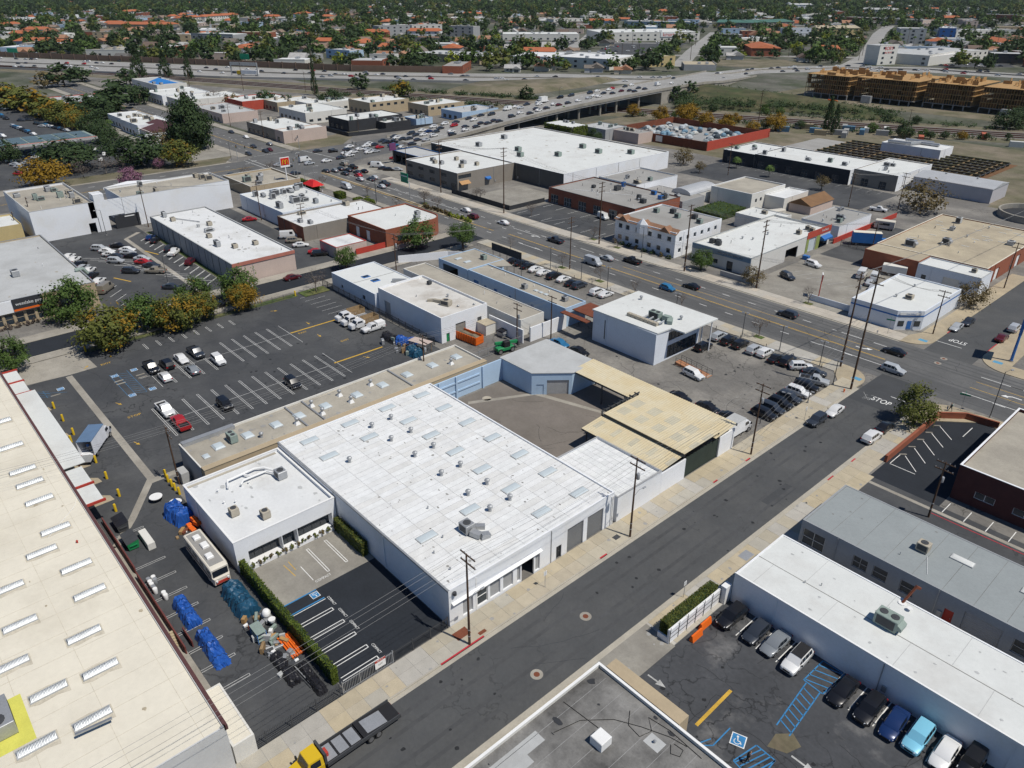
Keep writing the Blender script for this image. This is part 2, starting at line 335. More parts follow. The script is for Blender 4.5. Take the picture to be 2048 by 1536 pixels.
# --- pavements made of single slabs
SLAB_COL = [(.44,.38,.275),(.43,.38,.29),(.42,.38,.30),(.40,.375,.32),(.42,.37,.285),(.45,.385,.27)]
_slab = {}
def slab(parent,x0,x1,y0,y1,z,col,g=.03):
    key = (round(x1 - x0,2),round(y1 - y0,2))
    if key not in _slab: _slab[key] = MB().box(g / 2,key[0] - g / 2,g / 2,key[1] - g / 2,-.03,0).mesh('slab','tint')
    k = rnd.uniform(.92,1.05); ob('slab',_slab[key],parent,(x0,y0,z + rnd.uniform(0,.006)),color=tuple(c * k for c in col))
def pavement(name,x0,x1,y0,y1,nx,ny,grey=(),z=.15,pal=SLAB_COL):
    base = struct(MB().box(x0,x1,y0,y1,0,z - .02).build(name,'concrete_grey'))
    for i in range(nx):
        run = rnd.choice(pal)
        for j in range(ny):
            if rnd.random() < .35: run = rnd.choice(pal)
            a,b = x0 + (x1 - x0) * i / nx,x0 + (x1 - x0) * (i + 1) / nx; c,d = y0 + (y1 - y0) * j / ny,y0 + (y1 - y0) * (j + 1) / ny
            col = run
            for g0,g1 in grey:
                t = (c + d) / 2 if ny > nx else (a + b) / 2
                if g0 < t < g1: col = (.42,.40,.36)
            slab(base,a,b,c,d,z,col)
    return base
pw = pavement('sidewalk',-55.0,-51.25,3,138,2,60,((17,20),(30.5,33.5),(76,78),(84,87),(124,126.5)))
pe = pavement('sidewalk',-39.3,-34.9,26,109,2,34,((47,57),(84,87),(90,94),(66,70)))
pavement('sidewalk',-39.3,-35.9,109,134,2,10,((117,121),(125,127)))
pb = pavement('sidewalk',-172,-57.5,139.4,143.6,44,2,((-120,-116),(-92,-87),(-72,-64)))
pf = pavement('sidewalk',-262,-55,164.2,168.6,66,2,((-130,-125),),pal=[(.45,.41,.35),(.43,.40,.35),(.47,.42,.35)])
struct(MB().box(-172,-57.5,143.1,143.8,0,.036).box(-172,-57.5,143.6,143.8,0,.15).box(-262,-55,163.6,164.2,0,.036).box(-262,-55,164.0,164.2,0,.155).build('kerb','kerb'))
def corner(name,pts): 
    o = struct(MB().prism(pts,0,.14).build(name,'concrete_tan')); return o
def arc(cx,cy,r,a0,a1,n=8): return [(cx + r * cos(radians(a0 + (a1 - a0) * i / n)),cy + r * sin(radians(a0 + (a1 - a0) * i / n))) for i in range(n + 1)]
c1 = corner('corner_pavement',[(-57.5,139.4),(-55,136)] + [(-51.1,136)] + arc(-56.5,138.4,5.4,0,90) + [(-57.5,143.8)])
c2 = corner('corner_pavement',[(-35.9,134),(-39.4,134)] + arc(-33.9,136.8,5.6,180,105) + [(-22,143.4),(60,143.6),(60,139.6),(-30,139.6)])
c3 = corner('corner_pavement',[(-55,168.6),(-55,164.0)] + arc(-54.6,169.2,5,-90,0) + [(-49.6,230),(-53.6,230),(-53.6,172)])
c4 = corner('corner_pavement',[(-39.9,171),] + arc(-33.5,170.4,6.4,180,270) + [(60,164),(60,168.5),(-34,168.5),(-35.5,230),(-39.9,230)])
for o,x,y in ((c1,-52.8,139.6),(c2,-38.0,138.2),(c3,-51.6,168.0),(c4,-36.6,168.4)): MB().sheet([(x - .9,y - .6),(x + .9,y - .6),(x + .9,y + .6),(x - .9,y + .6)],.146).build('warning_pad',mat('pad_blue',(0.10,0.30,0.46),0.8,0.15) if 'pad_blue' not in M else 'pad_blue',o)
struct(MB().box(-49.7,-49.55,176,181,0,.16).box(-40.1,-39.9,172,178,0,.16).build('kerb','kerb_red'))
sheet('walkway',rect(-186,-182.4,-80,139),.14,'concrete'); sheet('walkway',rect(-173.4,-170.2,-80,137),.14,'concrete')
sheet('walkway',rect(-290,-272,164,170),.05,'concrete'); sheet('walkway',rect(-290,-205,139,143.2),.12,'concrete')
sheet('walkway',rect(-340,-331.2,-200,132),.1,'concrete'); sheet('walkway',rect(-700,-338.5,164.5,169),.1,'concrete'); sheet('walkway',rect(-700,-340,139,143.6),.1,'concrete')
sheet('utility_cover',rect(-53.9,-52.6,38.4,40.4),.16,'rust',pw); sheet('utility_cover',rect(-52.0,-51.5,40.9,42),.16,'rust',pw); sheet('utility_cover',rect(-53.0,-52.2,66.5,67.6),.16,'steel_dark',pw)
sheet('utility_cover',rect(-38.8,-37.4,76.5,78.5),.16,'galv',pe)
# --- parking lots
lot = sheet('parking_lot',rect(-170,-111,23.2,86),Z_LOT,'asphalt_lot')
sheet('dock_yard',rect(-160,-54.9,11,24.5),Z_LOT - .004,'asphalt_lot')
sheet('drive_apron',[(-173.4,12),(-160.5,14.2),(-159.5,23),(-159.6,28.2),(-173.4,27.6)],Z_LOT + .006,'concrete',lot)
sheet('gutter_band',[(-159,22.1),(-112,22.1),(-103,16.3),(-98,12.4),(-98,13.8),(-103,17.6),(-111.8,23.3),(-159,23.3)],Z_LOT + .006,'concrete',lot)
sheet('gutter_band',[(-112,22.1),(-111.8,23.3),(-111.6,28),(-110.4,28),(-110.4,22.4)],Z_LOT + .007,'concrete',lot)
sheet('gutter_band',[(-100,11.4),(-98,13.5),(-54.9,13.6),(-54.9,12.4),(-78,12.3),(-98,11.4)],Z_LOT + .006,'concrete',lot)
s = []
for k in range(5): s += hairpin(-154.2,-142.1,51.85 + 2.74 * k)
for k in range(3): s += hairpin(-152 if k == 0 else -154.2,-141.9,40.7 + 2.76 * k)
s += hairpin(-148,-142,37.9); s += [(-148.2,35.2,-141.8,35.2),(-154.2,65.6,-142.3,65.6),(-148.3,33,-148.3,65.6),(-128.2,30.5,-128.2,64.3)]
for k in range(13): s += hairpin(-134.3,-122.0,30.6 + 2.79 * k)
s += [(-134.5,66,-122.4,66)]
for k in range(8): s += hairpin(-164.6,-161.5,39 + 2.78 * k)
for k in range(6): s += hairpin(-166.4 + 2.74 * k,-166.3 + 2.74 * k,80) and [(-166.3 + 2.74 * k,77.6,-166.3 + 2.74 * k,83)]
lines(s,.085).build('stall_marking',mat('mark_faded',(0.56,0.56,0.55),0.85,0.25,0.6),lot)
lines([(-148.5,65.8,-148.5,77.3),(-128.6,65.5,-128.6,77.3)],.42).build('stall_marking','mark_yellow',lot)
s = [(-154,28.9,-142.3,28.9),(-154,30.2,-142,30.2),(-154,32.2,-142,32.2)] + [(-153.4 + 1.05 * k,30.2,-152.4 + 1.05 * k,32.2) for k in range(11)]
s += [(-155.5,17.2,-152,17.2),(-155.8,15,-152.0,20.6)] + [(-157 + .9 * k,14.6,-154.5 + .9 * k,18) for k in range(4)]
lines(s,.12).build('accessible_marking','mark_blue_worn',lot)
def access(x,y,rz,parent,k=1.0):
    o = MB().sheet(rect(-.62 * k,.62 * k,-.62 * k,.62 * k),0).build('accessible_symbol','mark_white',parent,(x,y,Z_MARK + .002),rz=rz); q = .54 * k
    MB().sheet(rect(-q,q,-q,q),.004).build('symbol_field','mark_blue',o)
    b = MB(); b.cyl((-.1 * k,.32 * k),.1 * k,.006,.010,8); b.bar((-.08 * k,.22 * k,.008),(-.02 * k,-.1 * k,.008),.09 * k,.003); b.bar((-.02 * k,-.08 * k,.008),(.22 * k,-.1 * k,.008),.08 * k,.003); b.bar((.2 * k,-.1 * k,.008),(.3 * k,-.34 * k,.008),.08 * k,.003)
    for i in range(9):
        a,c = radians(130 + i * 24),radians(154 + i * 24); b.bar((-.06 * k + .26 * k * cos(a),-.16 * k + .26 * k * sin(a),.008),(-.06 * k + .26 * k * cos(c),-.16 * k + .26 * k * sin(c),.008),.06 * k,.003)
    b.build('symbol_figure','mark_white',o)
for x,y in ((-152.9,29.6),(-153.2,33.4),(-142.3,29.6),(-142.4,33.4)): access(x,y,pi if x > -150 else 0,lot)
access(-154.2,20.0,0,lot)
for x,y,rz in ((-161,26.5,2.4),(-140.5,26.6,.4),(-124,24.5,.3),(-151,71.5,0),(-126.5,72,.5),(-143,70,0),(-163,69,1)): arrow(x,y,rz,lot,'mark_yellow',.55)
for x,y,b in ((-160,30,'EXIT'),(-147,68,'EXIT'),(-134,27.3,'STOP'),(-137,73,'EXIT')): text(b,1.0,(x,y,Z_MARK),(0,0,1.57),'mark_yellow',lot)
# wheel stops of the accessible bays are separate concrete bars
def wheel_stop(x,y,rz,label='concrete wheel stop at a blue accessible bay in the big lot',grp='wheel stops in the big parking lot',L=1.7):
    tag(MB().bev(-L / 2,L / 2,-.09,.09,0,.14,.03).build('wheel_stop','concrete',None,(x,y,.03),rz=rz),label,'wheel stop',grp)
for x,y in ((-150,29.5),(-148.6,29.5),(-150,33.6),(-148.6,33.6),(-152,18.6)): wheel_stop(x,y,1.57)
lines([p for x0,y0 in ((-100,17),(-91.3,16.4),(-87.4,16.4),(-83.5,16.2),(-79.7,16),(-75.9,16),(-72.2,15.8),(-68.6,15.6),(-64.6,15.5)) for p in [(x0,13.6,x0,17.6),(x0 - .35,13.6,x0 - .35,17.6),(x0 - .4,17.6,x0 + .05,17.6)]],.09).build('stall_marking','mark_worn',lot)
# --- forecourt of the white office: pale concrete, then fresh asphalt
fc = sheet('forecourt',rect(-81.2,-72,24.6,39),Z_LOT + .004,'concrete_lot')
fa = sheet('forecourt',rect(-72,-55.3,24.6,39),Z_LOT + .004,'asphalt_new')
lines([p for y in (35.8,33.0) for p in hairpin(-79.8,-73.9,y)] + [(-77.2,30.6,-73.7,30.6)],.1).build('stall_marking','mark_white',fc)
lines([p for x in (-67.7,-65.0,-62.3,-59.6,-57.3) for p in [(x,25.1,x,29.9),(x + .5,25.1,x + .5,29.9),(x - .05,29.9,x + .55,29.9)]],.11).build('stall_marking','mark_white',fa)
lines([(-69.9,25.3,-69.9,30.1),(-71.9,24.8,-71.9,30)],.2).build('accessible_marking','mark_blue',fa); lines([(-69.6,25.3,-69.6,30.1)],.1).build('stall_marking','mark_white',fa)
lines([(-79,29,-76,29.2),(-79.2,29.8,-77,29.8)],.1).build('stall_marking','mark_yellow',fc)
access(-71.1,29.4,-1.57,fa,.9)
for x in (-69.0,-66.2,-63.5,-58.5): text('COMPACT',.5,(x + .2,30.5,Z_MARK),(0,0,0),'mark_white',fa,.8)
text('COMPACT',.6,(-73.2,31.8,Z_MARK),(0,0,1.57),'mark_white',fc,.8)
# --- lot of the sports cars, lot behind the red wall, dealership yard, courtyard
ll = sheet('parking_lot',[(-34.9,46),(-8,46),(20,46),(20,70),(-34.9,70)],Z_LOT,'asphalt_worn')
sheet('drive_apron',[(-39.3,47.6),(-34.7,47.6),(-34.7,57.2),(-39.3,57.4)],.156,'concrete_lot',ll)
lines([(x,64.1,x,68.6) for x in (-33.4,-30.9,-28.15,-25.5,-19.4,-16.7,-14,-11.2,-8.5,-5.8)],.12).build('stall_marking','mark_white',ll)
b = [(-22.0,64.2,-21.9,68.4),(-19.6,64.0,-19.3,68.4),(-22,64.2,-19.6,64),(-21.9,68.4,-19.3,68.4)] + [(-22,64.4 + k,-19.5,65.2 + k) for k in range(4)]
b += [(-21.6,64,-20.9,56.6),(-19.9,64,-19.3,56.4)] + [(-21.5 + .09 * k,63.2 - .95 * k,-19.8 + .08 * k,62.6 - .95 * k) for k in range(7)]
b += [(-26.5,46.8,-24,49.5),(-24,49.5,-24,52.6),(-25.6,47.5,-24.6,50)] + [(-21.6,49.6,-21,52.9),(-21,52.9,-18.8,52.8),(-18.8,52.8,-18.6,49),(-21.6,49.6,-18.6,49)] + [(-21.4 + .6 * k,49.6,-20.4 + .55 * k,52.8) for k in range(4)]
lines(b,.14).build('accessible_marking','mark_blue',ll); access(-22.6,52.0,.35,ll,1.25)
lines([(-26.6,50.2,-26.7,56.8)],.4).build('stall_marking','mark_yellow',ll)
arrow(-33.0,51.6,1.6 - 1.57,ll,'mark_worn',.8); arrow(-16.5,54.5,0,ll,'mark_worn',.9)
MB().sheet([(-20.2,53.6),(-18.4,54.4),(-17.8,56.2),(-19.2,57),(-20.4,55.6)],Z_LOT + .006).build('dirt_patch','earth',ll)
bl = sheet('parking_lot',[(-35.6,109),(-24.9,109),(-24.9,139.6),(-32,139.4),(-35.6,136)],Z_LOT,'asphalt_new')
sheet('drive_apron',rect(-35.6,30,96.9,109),Z_LOT - .003,'asphalt_lot',bl); sheet('gutter_band',rect(-35.6,25,107,107.7),Z_LOT + .006,'concrete',bl)
lines([(-34.3,119 + 3.55 * k,-31.1,115.6 + 3.6 * k) for k in range(5)] + [(-30.2,136.9,-30.2,132.5),(-35,114.8,-30.9,114.8),(-35,115,-35,119),(-33.5,102.4,-27.5,102.6),(-33.5,103.2,-28,103.4)],.12).build('stall_marking','mark_white',bl)
lines([(-24 + 3.0 * k,107.8,-24 + 3.0 * k,111) for k in range(9)],.12).build('stall_marking','mark_white',bl); lines([(-25,106.4,20,106.6)],.14).build('stall_marking','kerb_red',bl)
for k in range(5): wheel_stop(-34.7,119.1 + 3.45 * k,.78,'white concrete wheel stop in the small lot inside the red brick wall','wheel stops in the walled lot',1.2)
yd = sheet('car_yard',rect(-112,-55,99.6,139.4),Z_LOT,'asphalt_old')
cy = sheet('courtyard',rect(-99.3,-55.5,69,99),Z_LOT,'asphalt_brown')
sheet('gutter_band',[(-96.6,75.4),(-90.9,87.2),(-76.6,91.9),(-76.3,92.8),(-91.3,88.3),(-97.4,76)],Z_LOT + .006,'concrete',cy)
MB().cyl((-96,79.5),.9,Z_LOT + .004,Z_LOT + .006,12).build('stain','ac_beige',cy)
dy = sheet('dumpster_yard',rect(-121.5,-100.5,83.5,110),Z_LOT - .002,'asphalt_old')
sheet('dealer_yard',rect(-172,-108,110,139.4),Z_LOT - .003,'asphalt_old')
sheet('car_park',rect(-182.4 - 80,-186,39.5,68),Z_LOT + .004,'asphalt_lot')
# lots across the boulevard
sheet('car_park',rect(-190,-150,168.8,188),Z_LOT,'asphalt_lot'); sheet('car_park',rect(-217,-192,168.8,198),Z_LOT + .004,'concrete_lot')
sheet('car_park',rect(-97.7,-53.6,169,207),Z_LOT,'concrete_lot'); sheet('car_park',rect(-97,-82,207,250),Z_LOT + .004,'asphalt_lot')
sheet('car_park',rect(-190,-112,262,293),Z_LOT,'asphalt_lot'); sheet('car_park',rect(-155,-112,228,262),Z_LOT - .004,'concrete_lot'); sheet('car_park',rect(-112,-84,262,304),Z_LOT,'asphalt_old')
sheet('car_park',rect(-290,-252,169,196),Z_LOT,'concrete_lot')
sheet('car_park',rect(-262,-186,85,100),Z_LOT,'asphalt_lot')
# stall lines of the outer car parks
cpk = bpy.data.objects['car_park']
c_,s_ = cos(.75),sin(.75); seg = [(-236 + 3.1 * k + 0,46 + 1.2 * k,-236 + 3.1 * k + 5 * c_,46 + 1.2 * k + 5 * s_) for k in range(12)] + [(-228 + 3.1 * k,53 + 1.0 * k,-228 + 3.1 * k + 5 * c_,53 + 1.0 * k + 5 * s_) for k in range(11)] + [(-233,50,-196,63)]
seg += [(-242 + 3.9 * k,64,-245.6 + 3.9 * k,68) for k in range(14)] + [(-241.7 + 3.9 * k,64,-245.3 + 3.9 * k,68) for k in range(14)] + [(-203 + 4 * k,42.5,-206.5 + 4 * k,46.2) for k in range(4)]
lines(seg,.12).build('stall_marking','mark_white',cpk); lines([(-231,61.5,-225,63.4),(-213,47.5,-207,50),(-199,62,-193,63)],.4).build('stall_marking','mark_yellow',cpk)
sheet('gutter_band',[(-252,66),(-247,60.6),(-186,60.2),(-186,61.4),(-246.6,61.8),(-251,67)],Z_LOT + .01,'concrete',cpk)
lines([(x,170.5,x,175.5) for x in range(-188,-150,6)] + [(x,183,x,188) for x in range(-188,-150,6)],.12).build('stall_marking','mark_white',cpk)
lines([(-95 + 3 * k,185,-93 + 3 * k,190) for k in range(7)] + [(-72,172 + 3 * k,-76,171 + 3 * k) for k in range(6)] + [(x,288,x + .1,292.6) for x in range(-186,-116,4)],.12).build('stall_marking','mark_worn',cpk)
lines([(-216 + 3 * k,192,-216 + 3 * k,197.5) for k in range(8)],.1).build('stall_marking','mark_worn',cpk)
# ------------------------------------------------------------------ buildings
class Bl: pass
def ribs(m,P,s0,s1,z0,z1,d,n):
    """a ribbed roller door: n slats between z0 and z1"""
    for i in range(n):
        a,b = z0 + (z1 - z0) * i / n,z0 + (z1 - z0) * (i + 1) / n; k = (b - a) * .15
        m.quad(P(s0,a,d),P(s1,a,d),P(s1,b - k,d),P(s0,b - k,d)); m.quad(P(s0,b - k,d),P(s1,b - k,d),P(s1,b,d + .03),P(s0,b,d + .03))
def bars(m,P,segs,wd,d0,d1):
    for s0,z0,s1,z1 in segs:
        if abs(s1 - s0) > abs(z1 - z0): z0,z1 = z0 - wd / 2,z1 + wd / 2
        else: s0,s1 = s0 - wd / 2,s1 + wd / 2
        a = [P(s0,z0,d0),P(s1,z0,d0),P(s1,z1,d0),P(s0,z1,d0)]; b = [P(s0,z0,d1),P(s1,z0,d1),P(s1,z1,d1),P(s0,z1,d1)]
        m.loft([a,b])
def fill(B,kind,P,s0,s1,z0,z1,dep,m):
    """what sits in an opening"""
    root = B.root; nS = max(1,round((s1 - s0) / 1.3)); nZ = 1 if z1 - z0 < 1.7 else 2
    if kind in ('win','shop','bars'):
        if kind == 'shop': nZ = 1 if z1 - z0 < 2.6 else 2
        f = MB(); e = .05; seg = [(s0,z0 + e,s1,z0 + e),(s0,z1 - e,s1,z1 - e),(s0 + e,z0,s0 + e,z1),(s1 - e,z0,s1 - e,z1)]
        seg += [(s0 + (s1 - s0) * i / nS,z0,s0 + (s1 - s0) * i / nS,z1) for i in range(1,nS)] + [(s0,z0 + (z1 - z0) * i / nZ,s1,z0 + (z1 - z0) * i / nZ) for i in range(1,nZ)]
        bars(f,P,seg,.07,dep - .10,dep - .02); fo = f.build('window',m or 'white_paint',root)
        for i in range(nS):
            a,b = s0 + (s1 - s0) * i / nS,s0 + (s1 - s0) * (i + 1) / nS; MB().quad(P(a,z0,dep - .04),P(b,z0,dep - .04),P(b,z1,dep - .04),P(a,z1,dep - .04)).build('pane','pane',fo)
    elif kind == 'roll':
        r = MB(); ribs(r,P,s0,s1,z0,z1,dep,max(6,int((z1 - z0) / .28))); r.build('roller_door',m or 'rolldoor_grey',root)
    elif kind == 'door':
        r = MB(); r.quad(P(s0,z0,dep),P(s1,z0,dep),P(s1,z1,dep),P(s0,z1,dep)); bars(r,P,[(s0,z1 - .04,s1,z1 - .04),(s0 + .04,z0,s0 + .04,z1),(s1 - .04,z0,s1 - .04,z1)],.08,dep - .08,dep)
        d = r.build('door',m or 'door_dark',root); h = MB(); bars(h,P,[(s1 - .25,1.0,s1 - .25,1.12)],.05,dep - .05,dep - .01); h.build('handle','galv',d)
    elif kind == 'blank':
        MB().quad(P(s0,z0,dep),P(s1,z0,dep),P(s1,z1,dep),P(s0,z1,dep)).build('panel',m or 'grey_wall',root)
def bld(name,label,cat,x0,x1,y0,y1,h,wall='white_wall',roof='roof_white',par=.35,ops=None,cap=None,th=.22,dep=.22,group=None,faces=None):
    """a flat-roofed block: walls with real openings, parapet, roof deck; faces overrides the wall material of single sides"""
    B = Bl(); cx,cy = (x0 + x1) / 2,(y0 + y1) / 2; B.c = (cx,cy); B.x0,B.x1,B.y0,B.y1,B.h = x0,x1,y0,y1,h; B.zr = h - par
    B.root = thing(name,label,cat,(cx,cy,0),0,group); ops = ops or {}; faces = faces or {}
    hx,hy = (x1 - x0) / 2,(y1 - y0) / 2
    FP = {'+x': (lambda s,z,d: (hx - d,s - cy,z),y0,y1),'-x': (lambda s,z,d: (-hx + d,s - cy,z),y0,y1),
          '+y': (lambda s,z,d: (s - cx,hy - d,z),x0,x1),'-y': (lambda s,z,d: (s - cx,-hy + d,z),x0,x1)}
    B.FP = FP; W = MB(); mats = [wall]
    for k,(P,a,b) in FP.items():
        fm = faces.get(k)
        if fm and fm not in mats: mats.append(fm)
        W.k = mats.index(fm) if fm else 0
        O = [(max(o[0],a + .05),min(o[1],b - .05),o[2],o[3]) for o in ops.get(k,[])]
        S = sorted({a,b,*[o[0] for o in O],*[o[1] for o in O]}); Zs = sorted({0,h,*[o[2] for o in O],*[o[3] for o in O]})
        for i in range(len(S) - 1):
            for j in range(len(Zs) - 1):
                sm,zm = (S[i] + S[i + 1]) / 2,(Zs[j] + Zs[j + 1]) / 2
                if any(o[0] < sm < o[1] and o[2] < zm < o[3] for o in O): continue
                q = [P(S[i],Zs[j],0),P(S[i + 1],Zs[j],0),P(S[i + 1],Zs[j + 1],0),P(S[i],Zs[j + 1],0)]
                W.quad(*(q if k in ('+x','-y') else q[::-1]))
        for o in O:
            s0,s1,z0,z1 = o
            W.quad(P(s0,z0,0),P(s0,z0,dep),P(s0,z1,dep),P(s0,z1,0)); W.quad(P(s1,z0,0),P(s1,z1,0),P(s1,z1,dep),P(s1,z0,dep)); W.quad(P(s0,z1,0),P(s0,z1,dep),P(s1,z1,dep),P(s1,z1,0))
            if z0 > 0: W.quad(P(s0,z0,0),P(s1,z0,0),P(s1,z0,dep),P(s0,z0,dep))
    W.k = 0
    o_ = rect(-hx,hx,-hy,hy); i_ = rect(-hx + th,hx - th,-hy + th,hy - th)
    for a in range(4):
        b = (a + 1) % 4; W.quad((*o_[a],h),(*o_[b],h),(*i_[b],h),(*i_[a],h)); W.quad((*i_[a],h),(*i_[b],h),(*i_[b],B.zr),(*i_[a],B.zr))
    B.wall = W.build('wall',mats,B.root); B.roof = MB().sheet(i_,B.zr).build('roof',roof,B.root)
    for k,L in ops.items():
        for o in L: fill(B,o[4],FP[k][0],max(o[0],FP[k][1] + .05),min(o[1],FP[k][2] - .05),o[2],o[3],dep,o[5] if len(o) > 5 else None)
    for k,(P,a,b) in FP.items():
        if k in ('-x','+y') or h > 9: continue
        for i in range(int((b - a) / 13)):
            s_ = a + 3 + 13 * i + (h * 7 % 3)
            if any(o[0] - .3 < s_ < o[1] + .3 for o in ops.get(k,[])): continue
            d = MB(); bars(d,P,[(s_,.1,s_,h - .15)],.1,-.1,-.01); d.build('downpipe','galv' if i % 2 else wall,B.root)
            if i % 3 == 1 and not any(o[0] < s_ + 1.1 and o[1] > s_ + .3 for o in ops.get(k,[])): d = MB(); bars(d,P,[(s_ + .7,.9,s_ + .7,1.7)],.5,-.2,-.01); d.build('meter_box','galv',B.root)
    if cap:
        C = MB(); e = .04; oo = rect(-hx - e,hx + e,-hy - e,hy + e); ii = rect(-hx + th + e,hx - th - e,-hy + th + e,hy - th - e)
        C.loft([[(*p,h + .002) for p in oo],[(*p,h + .07) for p in oo],[(*p,h + .07) for p in ii],[(*p,h + .002) for p in ii]],cap=False); C.build('coping',cap,B.root)
    return B
_c = {}
def cached(key,f):
    if key not in _c: _c[key] = f()
    return _c[key]
def loc(B,x,y,z=None): return (x - B.c[0],y - B.c[1],B.zr if z is None else z)
def skylight(B,x,y,lx,ly,z=None,ht=.28,m='skylight'):
    f = ob('skylight',cached(('sk',lx,ly),lambda: MB().bev(-lx / 2 - .08,lx / 2 + .08,-ly / 2 - .08,ly / 2 + .08,0,.16,.02).mesh('skylight','roof_pale')),B.root,loc(B,x,y,z))
    r = min(lx,ly) * .28
    ob('dome',cached(('skd',lx,ly,ht,m),lambda: MB().loft([[(*p,.16) for p in rect(-lx / 2,lx / 2,-ly / 2,ly / 2)],[(*p,.16 + ht * .7) for p in rect(-lx / 2 + r * .4,lx / 2 - r * .4,-ly / 2 + r * .4,ly / 2 - r * .4)],[(*p,.16 + ht) for p in rect(-lx / 2 + r,lx / 2 - r,-ly / 2 + r,ly / 2 - r)]]).mesh('dome',m,30)),f)
def monitor(B,x,y,lx,ly):
    ob('grime',cached(('mong',lx,ly),lambda: MB().sheet([(-lx * .9,-ly * .56),(lx * .8,-ly * .58),(lx * 1.15,-ly * .3),(lx * 1.0,ly * .2),(lx * 1.3,ly * .55),(-lx * .7,ly * .57),(-lx * .95,0)],.006).mesh('grime','roof_grime')),B.root,loc(B,x,y))
    """long ridge skylight of silvered corrugated sheet"""
    def f():
        b = MB(); n = 14
        for i in range(n):
            a,c = -ly / 2 + ly * i / n,-ly / 2 + ly * (i + 1) / n; mid = (a + c) / 2; e = .25 if 0 < i < n - 1 else .12
            for s in (-1,1):
                b.quad((s * lx / 2,a,.12),(s * lx / 2,mid,.12),(0,mid,.62),(0,a,.50)); b.quad((s * lx / 2,mid,.12),(s * lx / 2,c,.12),(0,c,.50),(0,mid,.62))
        b.add([(-lx / 2,-ly / 2,.12),(lx / 2,-ly / 2,.12),(0,-ly / 2,.5)],[(0,1,2)]); b.add([(-lx / 2,ly / 2,.12),(lx / 2,ly / 2,.12),(0,ly / 2,.5)],[(0,1,2)])
        return b.mesh('ridge','silver')
    q = ob('skylight',cached(('mon0',lx,ly),lambda: MB().box(-lx / 2 - .1,lx / 2 + .1,-ly / 2 - .1,ly / 2 + .1,0,.13).mesh('skylight','roof_pale')),B.root,loc(B,x,y)); ob('ridge',cached(('mon',lx,ly),f),q)
def vent(B,x,y,z=None,k=1.0):
    def f():
        b = MB().lathe((0,0,0),[(.26,0),(.20,.35),(.20,.45)],10); n = 14; pr = [(.22,.45),(.36,.58),(.40,.72),(.34,.88),(.18,.98),(.02,1.0)]
        b.loft([[(q * (1 if i % 2 else .9) * cos(2 * pi * i / n),q * (1 if i % 2 else .9) * sin(2 * pi * i / n),zz) for i in range(n)] for q,zz in pr]); return b.mesh('roof_vent','galv')
    ob('roof_vent',cached('vent',f),B.root,loc(B,x,y,z),sc=k)
def vent_base(B,x,y,z=None):
    ob('vent_curb',cached('vb',lambda: MB().loft([[(*p,0) for p in rect(-.45,.45,-.45,.45)],[(*p,.55) for p in rect(-.24,.24,-.24,.24)]]).mesh('vent_curb','white_paint')),B.root,loc(B,x,y,z)); vent(B,x,y,(B.zr if z is None else z) + .35,.95)
def pipe(B,x,y,ht=.6,r=.09,m='galv',z=None):
    ob('vent_pipe',cached(('pi',ht,r,m),lambda: MB().cyl((0,0),r,0,ht,8).cyl((0,0),r * 1.7,ht,ht + .12,8,r * .8).mesh('vent_pipe',m)),B.root,loc(B,x,y,z))
def ac(B,x,y,lx=1.6,ly=1.1,lz=1.1,m='galv',fans=1,z=None,rz=0,hood=False):
    def body():
        b = MB().box(-lx / 2 + .1,lx / 2 - .1,-ly / 2 + .1,ly / 2 - .1,0,.2).bev(-lx / 2,lx / 2,-ly / 2,ly / 2,.2,.2 + lz,.05)
        if hood: b.loft([[(lx / 2,-ly / 2 + .1,.9 * lz),(lx / 2,ly / 2 - .1,.9 * lz),(lx / 2,ly / 2 - .1,.45 * lz),(lx / 2,-ly / 2 + .1,.45 * lz)],[(lx / 2 + .5,-ly / 2 + .1,.7 * lz),(lx / 2 + .5,ly / 2 - .1,.7 * lz),(lx / 2 + .5,ly / 2 - .1,.4 * lz),(lx / 2 + .5,-ly / 2 + .1,.4 * lz)]])
        return b.mesh('air_conditioner',m)
    a = ob('air_conditioner',cached(('ac',lx,ly,lz,m,hood),body),B.root,loc(B,x,y,z),rz)
    r = min(lx / fans,ly) * .36
    for i in range(fans):
        ob('fan',cached(('fan',round(r,2)),lambda: MB().cyl((0,0),r,0,.06,14).cyl((0,0),r * .3,.06,.09,8).mesh('fan','steel_dark')),a,(-lx / 2 + lx * (i + .5) / fans,0,.2 + lz))
    for s,nx in ((1,(ly / 2 + .01)),(-1,-(ly / 2 + .01))):
        ob('louver',cached(('lv',lx,lz),lambda: MB().quad((-lx * .4,0,.35),(lx * .4,0,.35),(lx * .4,0,.05 + lz),(-lx * .4,0,.05 + lz)).mesh('louver','steel_dark')),a,(0,nx,0))
    return a
def duct(B,pts,r,m='galv',sq=False):
    b = MB(); P = [loc(B,x,y,z + B.zr) for x,y,z in pts]
    if sq:
        for i in range(len(P) - 1): b.bar(P[i],P[i + 1],r * 2,r * 1.6)
    else: b.tube(P,r,8)
    b.build('duct',m,B.root,smooth=40)
